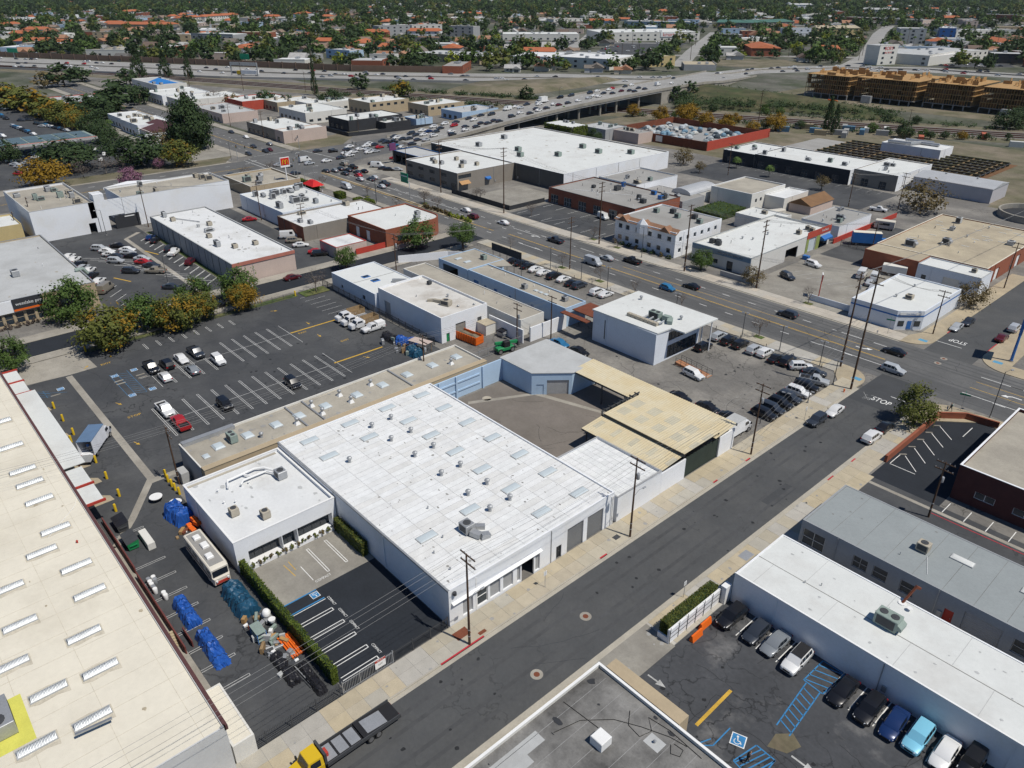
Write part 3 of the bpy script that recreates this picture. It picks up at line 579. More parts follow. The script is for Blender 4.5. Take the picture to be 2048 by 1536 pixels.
def clutter(B,seed,acs=2,pipes=4,vents=2,skys=0,mats=('galv','ac_beige','galv_green'),big=1.0,inset=2.0):
    r = random.Random(seed); X = lambda: r.uniform(B.x0 + inset,B.x1 - inset); Y = lambda: r.uniform(B.y0 + inset,B.y1 - inset)
    for _ in range(acs): ac(B,X(),Y(),r.choice((1.3,1.8,2.4)) * big,r.choice((1.1,1.5)) * big,r.choice((.9,1.2,1.5)) * big,r.choice(mats),r.choice((1,1,2)),rz=r.choice((0,pi / 2)),hood=r.random() < .4)
    for _ in range(vents): vent(B,X(),Y(),k=r.uniform(.7,1.0))
    for _ in range(pipes): pipe(B,X(),Y(),r.choice((.4,.6,.8)),r.choice((.07,.1)),r.choice(('galv','white_paint','steel_dark')))
    for _ in range(skys): skylight(B,X(),Y(),2.4,1.2)
def roof_sheets(B,nx,ny,cols,m='tint',gap=.035,th=.012):
    """roofing laid in single sheets, each a little uneven"""
    X0,X1,Y0,Y1 = B.x0 + .25,B.x1 - .25,B.y0 + .25,B.y1 - .25; lx,ly = (X1 - X0) / nx,(Y1 - Y0) / ny
    me = cached(('rs',round(lx,3),round(ly,3),m),lambda: MB().box(gap / 2,lx - gap / 2,gap / 2,ly - gap / 2,0,th).mesh('roof_sheet',m))
    for i in range(nx):
        for j in range(ny):
            c = rnd.choice(cols); k = rnd.uniform(.97,1.02); x,y,z = loc(B,X0 + lx * i,Y0 + ly * (j if i % 2 else j),B.zr + .004 + rnd.uniform(0,.01))
            ob('roof_sheet',me,B.roof,(x,y,z),color=tuple(v * k for v in c))

# --- the big white workshop between courtyard and forecourt
CBo = {'+x': [(41.2,42.8,.5,3.2,'blank','grey_wall'),(43.5,45.2,.5,3.2,'win','white_paint'),(45.6,47.3,.5,3.2,'blank','grey_wall'),(47.8,49.5,.5,3.2,'blank','grey_wall'),(50.2,50.8,.4,3.2,'blank','grey_wall'),
               (51.0,53.2,0.0,3.1,'open'),(53.5,54.3,.3,3.1,'blank','grey_wall'),(57.4,58.4,0,2.2,'door'),(59.5,62.7,0,4.1,'roll'),(63.5,66.8,0,4.1,'roll')]}
CB = bld('white_workshop','large white workshop with rows of turbine vents and flat skylights on its white roof','building',-99.4,-55.1,39.1,69.0,5.75,'white_wall',mat('roof_under',(0.30,0.30,0.30),0.9,0.2,0.4),.25,CBo,None)
roof_sheets(CB,40,7,[(.71,.72,.715),(.70,.705,.70),(.685,.69,.685),(.72,.73,.73),(.67,.67,.655)])
for x,y in ((-97,65.4),(-97.2,58.3),(-90.8,65.6),(-97,50.9),(-91.3,58.6),(-91.3,51),(-84.4,65.6),(-85.1,58.7),(-96.7,43.3),(-90.7,43.4),(-78,65.6),(-78.8,58.7),(-71.5,65.6),(-72.3,58.7),(-65.2,65.5),(-65.8,58.7),(-58.6,65.3),(-65.9,51.2),(-58.9,58.2),(-65.2,43.3)): skylight(CB,x,y,1.25,2.7,ht=.12)
for x,y in ((-93.6,56.7),(-93.5,52.9),(-88,56.8),(-88,53),(-81.9,56.8),(-81.8,53.2),(-75,56.7),(-75.1,53.2),(-68.9,56.8),(-68.7,53.1),(-63.9,56.8),(-63.9,53.1),(-87.2,44.9)): vent(CB,x,y,k=1.05)
ac(CB,-62.6,48.0,1.7,1.5,1.3,'galv',1); duct(CB,[(-61.6,47.9,.6),(-60.2,48.4,.5),(-59.9,49.6,.2)],.45,'galv',True); duct(CB,[(-62.4,49.2,.3),(-61.5,50.2,.3)],.35,'galv',True)
for x,y in ((-63.7,44.8),(-62,42.1),(-58.2,41.8),(-70,47)): pipe(CB,x,y,.35,.08)
t = CB.root
MB().box(21.9,22.19,-10.8,-10.6,0,5.4).build('downpipe','white_paint',t)
MB().loft([[(22.16,-14.6,3.75),(22.16,.4,3.75),(22.16,.4,3.68),(22.16,-14.6,3.68)],[(22.6,-14.6,3.6),(22.6,.4,3.6),(22.6,.4,3.53),(22.6,-14.6,3.53)]]).build('awning','white_paint',t)
MB().box(-22.1,22.1,-14.98,-14.72,5.52,5.82).build('roof_edge','galv',t)
for y in (14.3,14.6): MB().box(22.16,22.28,y,y + .14,0,5.2).build('conduit','white_paint',t)
MB().cyl((22.4,-14.2),.25,5.0,5.4,10).build('floodlight','steel_dark',t)
# --- white office with storefront and forecourt planters
OF = bld('white_office','low white office with plain roof, ductwork and glazed front behind the forecourt','building',-99.0,-81.6,23.9,38.9,5.0,'white_wall','roof_white',.45,{'+x': [(25.6,30.4,.25,2.7,'shop','steel_dark'),(30.5,32.7,.05,2.7,'shop','steel_dark'),(32.8,38.2,.25,2.7,'shop','steel_dark')]},'white_paint',dep=1.3)
ac(OF,-87.8,26.8,1.15,1.15,1.1,'ac_beige',1); ac(OF,-84.4,29.8,1.15,1.15,1.1,'ac_beige',1); ac(OF,-91.8,35.8,1.6,1.4,1.2,'galv',1)
duct(OF,[(-94,28.6,.5),(-95.6,29.2,.55),(-95.9,33.6,.55),(-95.2,34.8,.55),(-92.6,36,.5)],.2,'white_paint'); duct(OF,[(-93.4,30.3,.5),(-94.2,31,.5),(-94.2,34.6,.5),(-92.7,35.4,.5)],.17,'white_paint'); duct(OF,[(-95.8,31.6,.5),(-94.2,32.4,.5)],.15,'white_paint')
for x,y in ((-94.6,27.3),(-91.3,26.8),(-90.4,28.1),(-93.5,31.5)): pipe(OF,x,y,.35,.1,'white_paint')
MB().box(-8.72,-8.0,-7.4,6.8,4.55,4.62).build('walkway_pad','roof_greige',OF.root)
MB().box(8.75,9.35,-6.1,7.2,0,.55).build('planter','white_wall',OF.root)
# --- long narrow shed with the tan parapet
NB = bld('narrow_shed','long narrow grey-roofed shed with tan parapet beside the big parking lot','building',-110.6,-101.6,27.6,83.4,5.0,'offwhite_wall','roof_greige',.35,{},None,faces={'-y': 'grey_wall','+x': 'tan_wall'})
MB().box(4.55,5.65,-27.8,27.8,0,5.05).build('parapet','tan_wall',NB.root); MB().box(4.5,5.75,-27.85,27.85,5.052,5.13).build('parapet_cap','tan_wall',NB.root)
for y in (45.8,49.0,67): MB().box(-4.3,4.4,y - 55.5 - .12,y - 55.5 + .12,4.66,4.95).build('roof_curb','galv',NB.root)
for x,y in ((-106.1,32.2),(-106.1,37.1),(-106.1,42.1),(-106.2,46.4),(-106.2,51.4),(-106,57.6),(-106.1,63.1),(-106.5,68.8),(-106.5,74.7),(-106.3,80.4)): skylight(NB,x,y,1.9,1.6,ht=.3)
for x,y in ((-107.8,49.6),(-104.2,49.7),(-107.9,55.2),(-104.5,55.5),(-104.1,44.9),(-104.6,77.8),(-107.6,61.5)): vent_base(NB,x,y)
vent(NB,-104.2,38.6); ac(NB,-106.2,34.6,2.0,1.2,1.3,'galv_green',2); skylight(NB,-104.6,29.6,1.2,.9,ht=.15)
MB().box(-4.42,-3.4,-27.6,-19,4.66,5.3).build('curb_wall','galv',NB.root)
# --- the big cream-roofed warehouse
WB = bld('cream_warehouse','huge cream-roofed warehouse with ridge skylights and a maroon dock awning','building',-175,-54.4,-60,11.5,6.5,mat('pale_wall',(0.55,0.55,0.54),0.85,0.06,0.3),'roof_cream',.2,{},None)
MB().box(60.02,60.3,35.3,35.75,6.5,6.62).build('flashing','galv',WB.root); MB().box(-60.3,60.3,35.62,35.98,6.02,6.62).build('edge_trim',mat('maroon_trim',(0.10,0.045,0.045),0.8,0.15),WB.root)
for x,y in ((-116.4,7.2),(-112.1,7.2),(-106.7,7.2),(-98.3,7.2),(-94.5,4.7),(-88.7,7.2),(-90,0),(-82.8,7.1),(-82.7,-.2),(-76.2,4.7),(-76.8,-2.3),(-70,4.6),(-70.5,-.2),(-64.1,2.2),(-64.5,-2.6),(-134.4,7.6),(-124.8,7.3),(-103,-1),(-97,-3),(-110,1),(-143,6)): monitor(WB,x,y,1.0,3.3)
def awn(xa,xb,y0,y1,z,m='roof_bright'): MB().box(xa + 114.7,xb + 114.7,y0 + 24.25,y1 + 24.25,z - .12,z).build('dock_awning',m,WB.root)
for xa,xb in ((-159,-153.7),(-153.4,-147.9),(-115.8,-110.2),(-109.7,-104.6)): awn(xa,xb,11.9,14.5,4.1)
awn(-147.6,-116.3,11.9,15.2,4.35)
for x in (-159.2,-153.5,-110,-104.4,-147.8): MB().box(x + 114.6,x + 114.8,36.15,38.95,3.95,4.35).build('awning_beam','red_paint',WB.root)
for x in (-147,-132,-117): MB().box(x + 114.6,x + 114.8,38.5,38.7,0,3.95).build('awning_post','red_paint',WB.root)
a = ac(WB,-69.2,-4.8,4.2,2.6,1.6,'galv',2); MB().sheet(rect(-3.2,3.6,-2.4,2.6),.012).build('coating_patch',mat('coat_yellow',(0.62,0.60,0.12),0.8,0.1),WB.root,loc(WB,-69,-5,WB.zr + .002))
duct(WB,[(-62.6,.4,.75),(-62.2,3.6,.75)],.12,'silver',True); duct(WB,[(-97,6,.05),(-102,10.5,.05),(-104,11.3,.05)],.03,'white_paint')
pipe(WB,-93.5,8.6,.3,.1,'red_paint')
for k in range(34): MB().box(-.025,.025,-35.5,35.5,0,.008).build('roof_seam','roof_grime',WB.root,loc(WB,-174 + 3.55 * k,-24.25,WB.zr))
for k in range(5): MB().box(-60,60,-.02,.02,0,.009).build('roof_seam','roof_grime',WB.root,loc(WB,-114.7,9.5 - 6.2 * k,WB.zr))
# dock ramps: concrete ledges and maroon guard walls between yard and warehouse
RM = thing('dock_ramp','concrete loading dock ledge with maroon guard rails along the cream warehouse','dock',(-80,13,0))
MB().box(-40,22,-1.4,-.2,0,.9).build('ledge','concrete_tan',RM); MB().box(-24.8,-10.6,.45,.6,0,1.15).build('guard_rail','maroon_rail',RM); MB().box(-9.4,7.5,.3,.45,0,1.2).build('guard_rail','maroon_rail',RM); MB().box(4,7,1.3,1.42,0,1.0).build('guard_rail','maroon_rail',RM)
for i in range(6): MB().box(3.6 + i * .35,3.95 + i * .35,-.15,.28,0,.9 - i * .15).build('step','concrete_tan',RM)
for k,x in enumerate((-146.7,-134.5,-122.4,-116.4,-110.2)): sheet('dock_pad',[(x - 5 if k < 3 else x - 4.6,12.5),(x + .4,12.5),(x + .3,16.6),(x - 1.2,16.4)],Z_LOT + .012,'concrete_tan',lot)
CN = bld('site_cabin','long white container cabin against the cream warehouse by the gate','cabin',-63.4,-54.9,11.75,14.0,2.7,'offwhite_wall','roof_cream',.05,{'+y': [(-61,-60,0,2.1,'door')]},None)
# --- annex, canopies, workshop round the courtyard
AN = bld('white_annex','white annex with gridded white roof between the workshop and the beige canopies','building',-68.1,-54.9,69.6,79.7,4.5,'white_wall',mat('roof_under2',(0.36,0.36,0.36),0.9,0.1,0.4),.3,{},'grey_wall')
roof_sheets(AN,13,8,[(.70,.71,.70),(.68,.69,.685),(.72,.725,.72)],'tint')
def canopy(name,label,x0,x1,y0,y1,za,zb,pw,clear,posts,fas=True):
    """sheet-metal canopy: one object per roof sheet, running along y from height za (y0) to zb (y1)"""
    T = thing(name,label,'canopy',(x0,y0,0)); n = round((x1 - x0) / pw); p = (x1 - x0) / n; ly = y1 - y0
    me = {}
    for i in range(n):
        for part,(a,b) in enumerate(clear.get(i % 4,[(0,1)])):
            cl = (i % 4 in clear) and part % 2 == 1
            def f(a=a,b=b):
                ya,yb = ly * a + (.02 if a else 0),ly * b; z0,z1 = za + (zb - za) * a,za + (zb - za) * b; q = p / 4
                prof = [(0,.0),(q * .5,.05),(q,.0),(2 * q,.0),(2.5 * q,.05),(3 * q,.0),(p - .012,.0)]
                m = MB(); m.loft([[(x,y,z + dz) for x,dz in prof] + [(x,y,z - .03) for x,dz in prof[::-1]] for y,z in ((ya,z0),(yb,z1))]); return m.mesh('roof_sheet','sheet_clear' if cl else 'sheet_beige')
            key = (name,x0,a,b,cl,round(p,3))
            ob('roof_sheet',cached(key,f),T,(i * p,0,0))
    for (x,y) in posts: MB().box(x - x0 - .1,x - x0 + .1,y - y0 - .1,y - y0 + .1,0,za + (zb - za) * (y - y0) / ly - .08).build('post','steel_dark',T)
    for y in (0.05,ly - .2): MB().box(0,x1 - x0,y,y + .15,(za if y < 1 else zb) - .4,(za if y < 1 else zb) - .06).build('beam','steel_dark',T)
    return T
canopy('sheet_canopy','long plain beige sheet-metal canopy running from the blue workshop to the street',-87.4,-54.7,93.4,99.5,4.6,5.0,1.0,{},[(-80,94),(-66,94),(-72,99),(-56,99),(-86,99)])
canopy('sheet_canopy','wide beige sheet-metal canopy with rows of translucent grey strips',-71.8,-54.9,85.2,94.6,5.1,5.25,.95,{1: [(0,.22),(.22,.45),(.45,.58),(.58,.84),(.84,1)],2: [(0,.22),(.22,.45),(.45,.58),(.58,.84),(.84,1)]},[(-71,86),(-64,86),(-71,94),(-56,86)])
canopy('sheet_canopy','low narrow beige sheet-metal canopy next to the white annex',-72.2,-55.3,80.2,85.9,4.0,4.5,.95,{1: [(0,.3),(.3,.7),(.7,1)]},[(-71.5,80.8),(-63,80.8),(-71.5,85.4)])
rk = thing('pipe_rack','dark steel pipe rack along the edge of the wide beige canopy','rack',(-72.1,85,0)); MB().bar((0,0,5.35),(0,10,5.45),.12,.3).build('beam','steel_dark',rk); MB().box(-.1,.1,.1,.3,0,5.2).box(-.1,.1,9.4,9.6,0,5.2).build('post','steel_dark',rk)
for k in range(7): MB().bar((-.5,.8 + 1.4 * k,5.5),(.5,.8 + 1.4 * k,5.5),.1,.25).build('bracket','steel_dark',rk)
WS = thing('blue_workshop','pale blue workshop with cut corner and grey roller door facing the courtyard','building',(-93,93,0)); pts = [(-7.3,-6.2),(1.6,-6.2),(6.6,-.3),(6.6,6.4),(-7.3,6.4)]
wm = MB(); n = len(pts)
for i in range(n):
    a,b = pts[i],pts[(i + 1) % n]
    if i == 1:
        for u0,u1,z0,z1 in ((0,.12,0,4.6),(.12,.30,2.2,4.6),(.30,.38,0,4.6),(.38,.92,3.1,4.6),(.92,1,0,4.6)):
            p = lambda u: (a[0] + (b[0] - a[0]) * u,a[1] + (b[1] - a[1]) * u)
            wm.quad((*p(u0),z0),(*p(u1),z0),(*p(u1),z1),(*p(u0),z1))
    else: wm.quad((*a,0),(*b,0),(*b,4.6),(*a,4.6))
wm.build('wall','blue_wall',WS)
def WP(s,z,d): return (1.6 + 5.0 * s + .76 * -d,-6.2 + 5.9 * s + .65 * d,z)
r = MB(); ribs(r,WP,.38,.92,0,3.1,.2,12); r.build('roller_door','galv',WS); MB().quad(WP(.12,0,.1),WP(.30,0,.1),WP(.30,2.2,.1),WP(.12,2.2,.1)).build('door','blue_wall',WS)
MB().prism([(x * 1.03,y * 1.03) for x,y in pts],4.6,4.75).build('roof','roof_pale',WS)
wl_ = thing('blue_yard_wall','pale blue yard wall with buttresses closing the courtyard behind the tan parapet','wall',(-100,84,0)); MB().box(-.15,.15,-15,16,0,4.6).build('wall_panel','blue_wall',wl_)
for y in (-13,-9,-2.5,3): MB().box(.15,.45,y,y + .35,0,4.7).build('buttress','blue_wall',wl_)
for z in (1.4,3.2): MB().box(.152,.3,-14.5,-3,z,z + .3).build('rail','blue_wall',wl_)
def bars_obj(name,label,cat,mm,m,group=None,locn=(0,0,0)): return tag(mm.build(name,m,None,locn),label,cat,group)
# street wall and gate of the canopy yard
GT = thing('yard_gate','dark slatted yard gate under the beige canopies facing the side street','gate',(-55.25,86,0))
for k in range(30): MB().box(-.04,.04,.02 + k * .3,.29 + k * .3,.1,3.7 + (.15 if k % 3 else 0)).build('slat',mat('gate_green',(0.035,0.05,0.042),0.7,0.15) if 'gate_green' not in M else 'gate_green',GT)
MB().box(-.08,-.045,0,9,1.2,1.35).box(-.08,-.045,0,9,2.8,2.95).build('gate_rail','steel_dark',GT)
tag(MB().box(-55.2,-54.95,79.8,85.9,0,3.9).build('street_wall','white_wall'),'white street wall between the annex and the dark yard gate','wall')
tag(MB().box(-55.2,-54.95,95.1,99.4,0,4.0).build('street_wall','white_wall'),'white street wall at the far end of the beige canopy','wall')
tag(MB().box(-68,-67.75,69,80,0,1.6).build('courtyard_wall','pale_wall'),'low grey wall at the courtyard side of the white annex','wall')
# --- showroom of the car dealer with the flying roof
DL = bld('showroom','white two-storey showroom with flying flat roof beside the used car yard','building',-100.8,-83.6,114.0,129.2,7.0,mat('bluewhite_wall',(0.66,0.70,0.76),0.85,0.05,0.3),'roof_bright',.06,{'+x': [(118.2,128.4,.3,3.2,'shop','steel_dark'),(118.2,128.4,4.2,6.2,'shop','steel_dark')]},None)
MB().prism([(-8.8,-7.8),(8.7,-7.4),(8.9,-3.2),(12.2,-3.0),(12.4,8.2),(-9.2,8.2)],7.0,7.3).build('flat_roof','roof_bright',DL.root)
B_ = DL; B_.zr = 7.3
ac(DL,-88.6,119.8,2.6,1.5,1.5,'galv_green',2); duct(DL,[(-87,120.4,.8),(-85.3,120.6,.8),(-84.6,119.4,.4)],.55,'galv_green',True)
for k in range(7): MB().bev(-.5,.5,-.4,.4,0,.7,.05).build('condenser','ac_beige',DL.root,loc(DL,-93.2 + 1.15 * k,117.0))
for k in range(4): duct(DL,[(-90 + 1.4 * k,117.4,.4),(-89.8 + 1.4 * k,118.9,.7)],.2,'silver')
vent(DL,-97.5,126); vent(DL,-84.6,123.4)
MB().box(-5.2,-5.0,-7.66,-7.61,1.4,5.8).build('downpipe','steel_dark',DL.root)
for x in (9.6,11.8): MB().box(x,x + .2,6.8,7,0,7).build('column','white_wall',DL.root)
rp = thing('access_ramp','terracotta entrance ramp with dark railings in front of the showroom','ramp',(-77.5,118.6,0))
MB().prism([(-3.4,-1.2),(4.4,-1.2),(4.4,.9),(-3.4,.9)],0,.1).build('kerb_edge','concrete',rp); MB().loft([[(-3.4,-1,.75),(-3.4,.8,.75),(-3.4,.8,0),(-3.4,-1,0)],[(4.6,-1,.06),(4.6,.8,.06),(4.6,.8,0),(4.6,-1,0)]]).build('deck',mat('terracotta',(0.36,0.17,0.09),0.85,0.12,0.6),rp)
for y in (-1.05,.85):
    m = MB()
    for k in range(7): xx = -3.2 + 1.28 * k; m.box(xx - .03,xx + .03,y - .03,y + .03,0,1.75 - .09 * k)
    m.bar((-3.2,y,1.75),(4.5,y,1.2),.06,.06); m.bar((-3.2,y,1.3),(4.5,y,.75),.04,.04); m.build('railing','steel_dark',rp)
# --- strip behind the big lot: white shop, white workshop, low shed, blue repair shop
b1 = bld('white_shop','small white building with two blue roof windows at the back street','building',-166.3,-146.1,87.0,99.8,4.6,'bluewhite_wall','roof_bright',.2,{'-y': [(-162,-161,1.6,2.6,'win'),(-152,-150.6,1.6,2.8,'win')]},None)
for x,y in ((-158,92),(-154.2,92.4)):
    MB().bev(-.8,.8,-1.0,1.0,0,.2,.05).build('roof_window','blue_paint',b1.root,loc(b1,x,y)); MB().box(-.6,.6,-.8,.8,.2,.215).build('roof_pane','pane',b1.root,loc(b1,x,y))
MB().loft([[(-9.8,-6,4.42),(-9.8,6,4.42)],[(0,-6,4.5),(0,6,4.5)]],cap=False,close=False).build('roof_fold','roof_bright',b1.root); duct(b1,[(-150.5,95,.5),(-148,97.2,.6),(-146.8,97.4,.6)],.4,'galv',True)
b2 = bld('plain_workshop','tall plain white workshop above the skip yard with stained cream roof','building',-145.9,-121.2,87.9,100.9,6.1,'white_wall',mat('roof_stained',(0.60,0.585,0.55),0.9,0.08,0.3,col2=(0.42,0.385,0.34),s2=0.14,t2=0.6),.5,{'-y': [(-143.5,-141,0,3.6,'roll','galv')],'+x': [(91.8,94.6,0,3.6,'roll','taupe_wall'),(98,99.2,2.2,3.4,'bars','steel_dark'),(89.2,90.1,0,2.1,'door','green_paint')]},None)
ac(b2,-127.3,94,2.3,1.6,1.1,'ac_beige',1,rz=.3); duct(b2,[(-128.6,94,.5),(-131,93.2,.4),(-132,92.2,.2)],.35,'ac_beige',True); pipe(b2,-124.8,95.5,.3,.2); pipe(b2,-123.2,98.8,.3,.2); vent(b2,-131,97.3,k=.8); ac(b2,-140.5,99,.9,.9,.7,'steel_dark',1); pipe(b2,-136,92,.4)
b3 = bld('low_shed','long low shed with grey-beige roof behind the white workshop','building',-158,-112.5,103.3,110.4,4.0,'offwhite_wall','roof_greige',.2,{},None); clutter(b3,5,0,2,0,0)
tag(MB().box(-121.0,-109.6,101.2,101.5,0,3.2).build('yard_wall','white_wall'),'white block wall at the end of the skip yard','wall'); 
b4 = bld('blue_repair_shop','long low repair shop with pale blue wall and row of blue doors','building',-144.7,-109.5,114.3,121.0,4.6,'blue_wall','roof_greige',.25,{'-y': [(-142.5,-140.5,0,2.6,'door','blue_paint'),(-138.4,-137.4,0,2.2,'door','blue_paint'),(-134.5,-133.2,0,2.4,'door','blue_paint'),(-129,-128,0,2.2,'door','blue_paint'),(-121,-120,0,2.2,'door','blue_paint'),(-111.6,-110.6,0,2.2,'door','blue_paint')]},'blue_wall')
ac(b4,-125.5,116.4,1.3,1.1,1.0,'galv',1); ac(b4,-113.4,118,1.3,1.1,1.0,'galv',1)
for x in (-122.6,-120.9,-119.2): skylight(b4,x,117.5,1.0,.8,ht=.08)
for k in range(5): pipe(b4,-141 + 5.3 * k,119.2,.3,.1,'white_paint')
b5 = bld('grey_garage','grey-roofed garage with slanting canopy and dark bay facing the low shed','building',-157.3,-145.0,114.3,126.8,4.5,'blue_wall','roof_greige',.15,{'-y': [(-155.5,-149,0,3.6,'open')]},None)
MB().prism([(6.15,-2),(11.4,4.6),(6.15,6.4)],4.1,4.4).build('canopy_wing','roof_greige',b5.root); skylight(b5,-153.6,118.2,1.1,1.9,ht=.1); skylight(b5,-150,118.4,1.1,1.9,ht=.1); ac(b5,-148.8,123,1.5,1.2,1.1,'galv_green',1)
sgn = thing('roof_hoarding','long dark hoarding on posts at the roof of the grey garage','sign',(-147,129.5,0)); MB().box(-6,6,-.1,.1,4.6,6.6).build('board','charcoal',sgn)
for k in range(5): MB().box(-5.8 + 2.9 * k,-5.7 + 2.9 * k,.12,.22,0,6.6).build('post','steel_dark',sgn)
tag(MB().box(-109,-101,112,113.6,4.4,4.6).build('shade_roof','rust'),'rust-red shade roof between the blue repair shop and the showroom','shade roof'); tag(MB().box(-109,-101.2,116,122,4.0,4.2).build('shade_roof','rust'),'rusty lower shade roof beside the showroom wall','shade roof')
tag(MB().box(-109.3,-109.0,103,114.2,0,3.4).build('yard_wall','white_wall'),'white wall with gate rail in front of the rusty shade roofs','wall')
# --- east side of the side street
E1 = bld('long_white_block','long white-roofed block with blue-shaded wall above the row of sports cars','building',-34.7,60,68.6,79.8,4.7,'white_wall','roof_bright',.08,{},None)
MB().box(-47.3,47.3,-.6,-.52,4.63,4.66).build('roof_seam','roof_grey',E1.root); MB().box(-47.4,47.4,-5.66,-5.52,4.55,4.76).build('roof_edge','white_paint',E1.root)
for k in range(22): MB().box(-45 + k * 4.3,-44.95 + k * 4.3,-5.4 + (k % 2) * 5,-.7 + (k % 2) * 6,4.628,4.634).build('roof_seam','roof_pale',E1.root)
ac(E1,-18.2,74.2,2.6,1.7,1.5,'galv_green',2,hood=True); pipe(E1,-28,73.5,.3,.05); pipe(E1,-26.4,74.6,.3,.05)
ms = thing('service_mast','rusty service mast with bracket on the long white block roof','mast',(-18.5,79,4.6)); MB().bar((0,0,0),(.6,1.6,2.2),.22,.22).build('strut','rust',ms); MB().cyl((0,0),.45,0,.12,10).build('foot','white_paint',ms); MB().bar((.5,1.4,2.1),(.9,2.0,1.7),.25,.3).build('head','rust',ms); MB().lathe((1.1,-.6,.3),[(.05,0),(.3,.1),(.32,.14)],10).build('dish','white_paint',ms)
E2 = bld('slate_roof_block','grey-roofed block with bay windows along the dark alley beside the long white block','building',-34.6,60,84.8,97.0,4.6,mat('block_grey',(0.30,0.315,0.33),0.9,0.08,0.4,bump=0.1),'roof_slate',.05,{'-y': [(-34.2,-31,.8,3.4,'bars','offwhite_wall'),(-27,-25,1.4,3.2,'bars','galv'),(-24.3,-22.4,1.4,3.2,'bars','galv'),(-20.8,-19.0,1.4,3.2,'bars','galv'),(-15.3,-14.2,0,2.4,'door','red_paint'),(-13.2,-9,0,3.4,'roll','grey_wall'),(-7.8,-6,1.2,3.2,'bars','galv'),(-5.4,-3.6,1.2,3.2,'bars','galv'),(-2.6,-.8,1.2,3.2,'bars','galv'),(-.2,1.6,1.2,3.2,'bars','galv')]},None)
for x,y in ((-16.6,92.3),(-8.4,92.2),(0,92),(8,92)): skylight(E2,x,y,2.6,1.0,ht=.12,m='roof_bright')
ac(E2,-20.9,90.6,1.5,1.3,1.1,'ac_beige',1); duct(E2,[(-20,89.8,.05),(-18.6,86.4,.05)],.03,'white_paint'); pipe(E2,-22.5,87.6,.3,.05)
for k in range(26): MB().box(-47 + 3.6 * k,-46.96 + 3.6 * k,-5.8,5.8,4.553,4.558).build('roof_seam','roof_dirty',E2.root)
E3 = bld('maroon_brick_block','dark maroon brick block with pale roof behind the walled lot','building',-24.8,60,112.6,138.0,6.0,'brick_dark','roof_greige',.5,{'-y': [(-21.8,-19,1.5,2.7,'win'),(-16.6,-13.5,1.5,2.7,'win'),(-11,-8,1.5,2.7,'win')]},'white_wall')
E4 = bld('dirty_roof_block','low block with sooty grey roof, hoses and a white hatch at the street corner','building',-36.7,4,10,45.6,4.5,'offwhite_wall','roof_dirty',.4,{},'white_paint')
MB().bev(-.75,.75,-.75,.75,0,1.1,.06).build('roof_hatch','white_paint',E4.root,loc(E4,-30.1,38.6)); 
for pts in ([(-35.9,39.3,.05),(-31.4,39.7,.05)],[(-34,36,.05),(-33.2,39,.05),(-31,41.6,.05),(-28.6,43,.05),(-26,44.2,.05),(-24.2,44.6,.05)],[(-30.6,43.6,.05),(-29.6,42.2,.05),(-28,42,.05),(-27.6,43.4,.05),(-28.8,44.4,.05),(-26.4,44.8,.05),(-22.5,44.6,.05)],[(-25.4,43.6,.05),(-24.8,42.8,.05),(-24,43.2,.05),(-24.2,44,.05),(-25.2,43.9,.05)]): duct(E4,pts,.03,'tyre')
MB().sheet([(-1.2,-3),(1.2,-3),(1.2,1),(.2,1),(.2,3.4),(-1.2,3.4)],.01).build('roof_patch','roof_pale',E4.root,loc(E4,-34.2,31.4)); MB().sheet(rect(-.9,.9,-.7,.7),.012).build('roof_patch','roof_pale',E4.root,loc(E4,-26.6,42.6)); pipe(E4,-26.6,42.6,.3,.1); pipe(E4,-31,27,.3,.25,'galv')
for k in range(16): MB().box(-.02,.02,-17,17,0,.006).build('roof_seam','roof_under',E4.root,loc(E4,-35 + 2.4 * k,27.8,E4.zr + .004))
tag(MB().box(-36.0,-26.2,46.0,47.6,0,4.2).build('tan_wing','tan_wall'),'narrow flat tan wing between the sooty roof block and the sports car lot','building')
HW = thing('hedge_wall','white wall with black trellis and clipped hedge on top at the lot entrance','wall',(-35.6,62,0)); MB().box(-.15,.15,-5.2,5.2,0,2.3).build('wall_panel','white_wall',HW); MB().box(-1.55,-.15,-5.2,5.0,0,1.0).build('planter','white_wall',HW)
m = MB()
for k in range(7): m.box(.17,.22,-5.1 + 1.7 * k - .03,-5.1 + 1.7 * k + .03,0,2.7)
for z in (1.0,1.7): m.box(.17,.21,-5.1,5.1,z,z + .05)
m.build('trellis','steel_dark',HW); tag(MB().box(-35.6,-34.8,67.3,68.5,0,2.8).build('gate_wall','white_wall'),'short white wall joining the hedge wall to the long white block','wall')
RW = thing('red_brick_wall','low red brick wall with pale cap around the small corner lot','wall',(-35.7,125,0)); pts = [(0,-10.4),(0,10.8),(3.4,14.2),(8.6,15)]
for i in range(3):
    a,b = pts[i],pts[i + 1]; l = hypot(b[0] - a[0],b[1] - a[1]); nx,ny = (b[1] - a[1]) / l * .2,-(b[0] - a[0]) / l * .2
    q = [(a[0] - nx,a[1] - ny),(b[0] - nx,b[1] - ny),(b[0] + nx,b[1] + ny),(a[0] + nx,a[1] + ny)]; MB().prism(q,0,1.25 - .01 * i).build('wall_panel','brick',RW); MB().prism([(x * 1.0 + (0.03 if x > 0 else -.03),y) for x,y in q],1.26,1.34 - .01 * i).build('wall_cap','brick',RW)
tag(MB().box(-36.2,-35.8,96.4,100.6,0,1.1).build('brick_stub','brick'),'short red brick stub wall by the driveway of the slate-roofed block','wall')
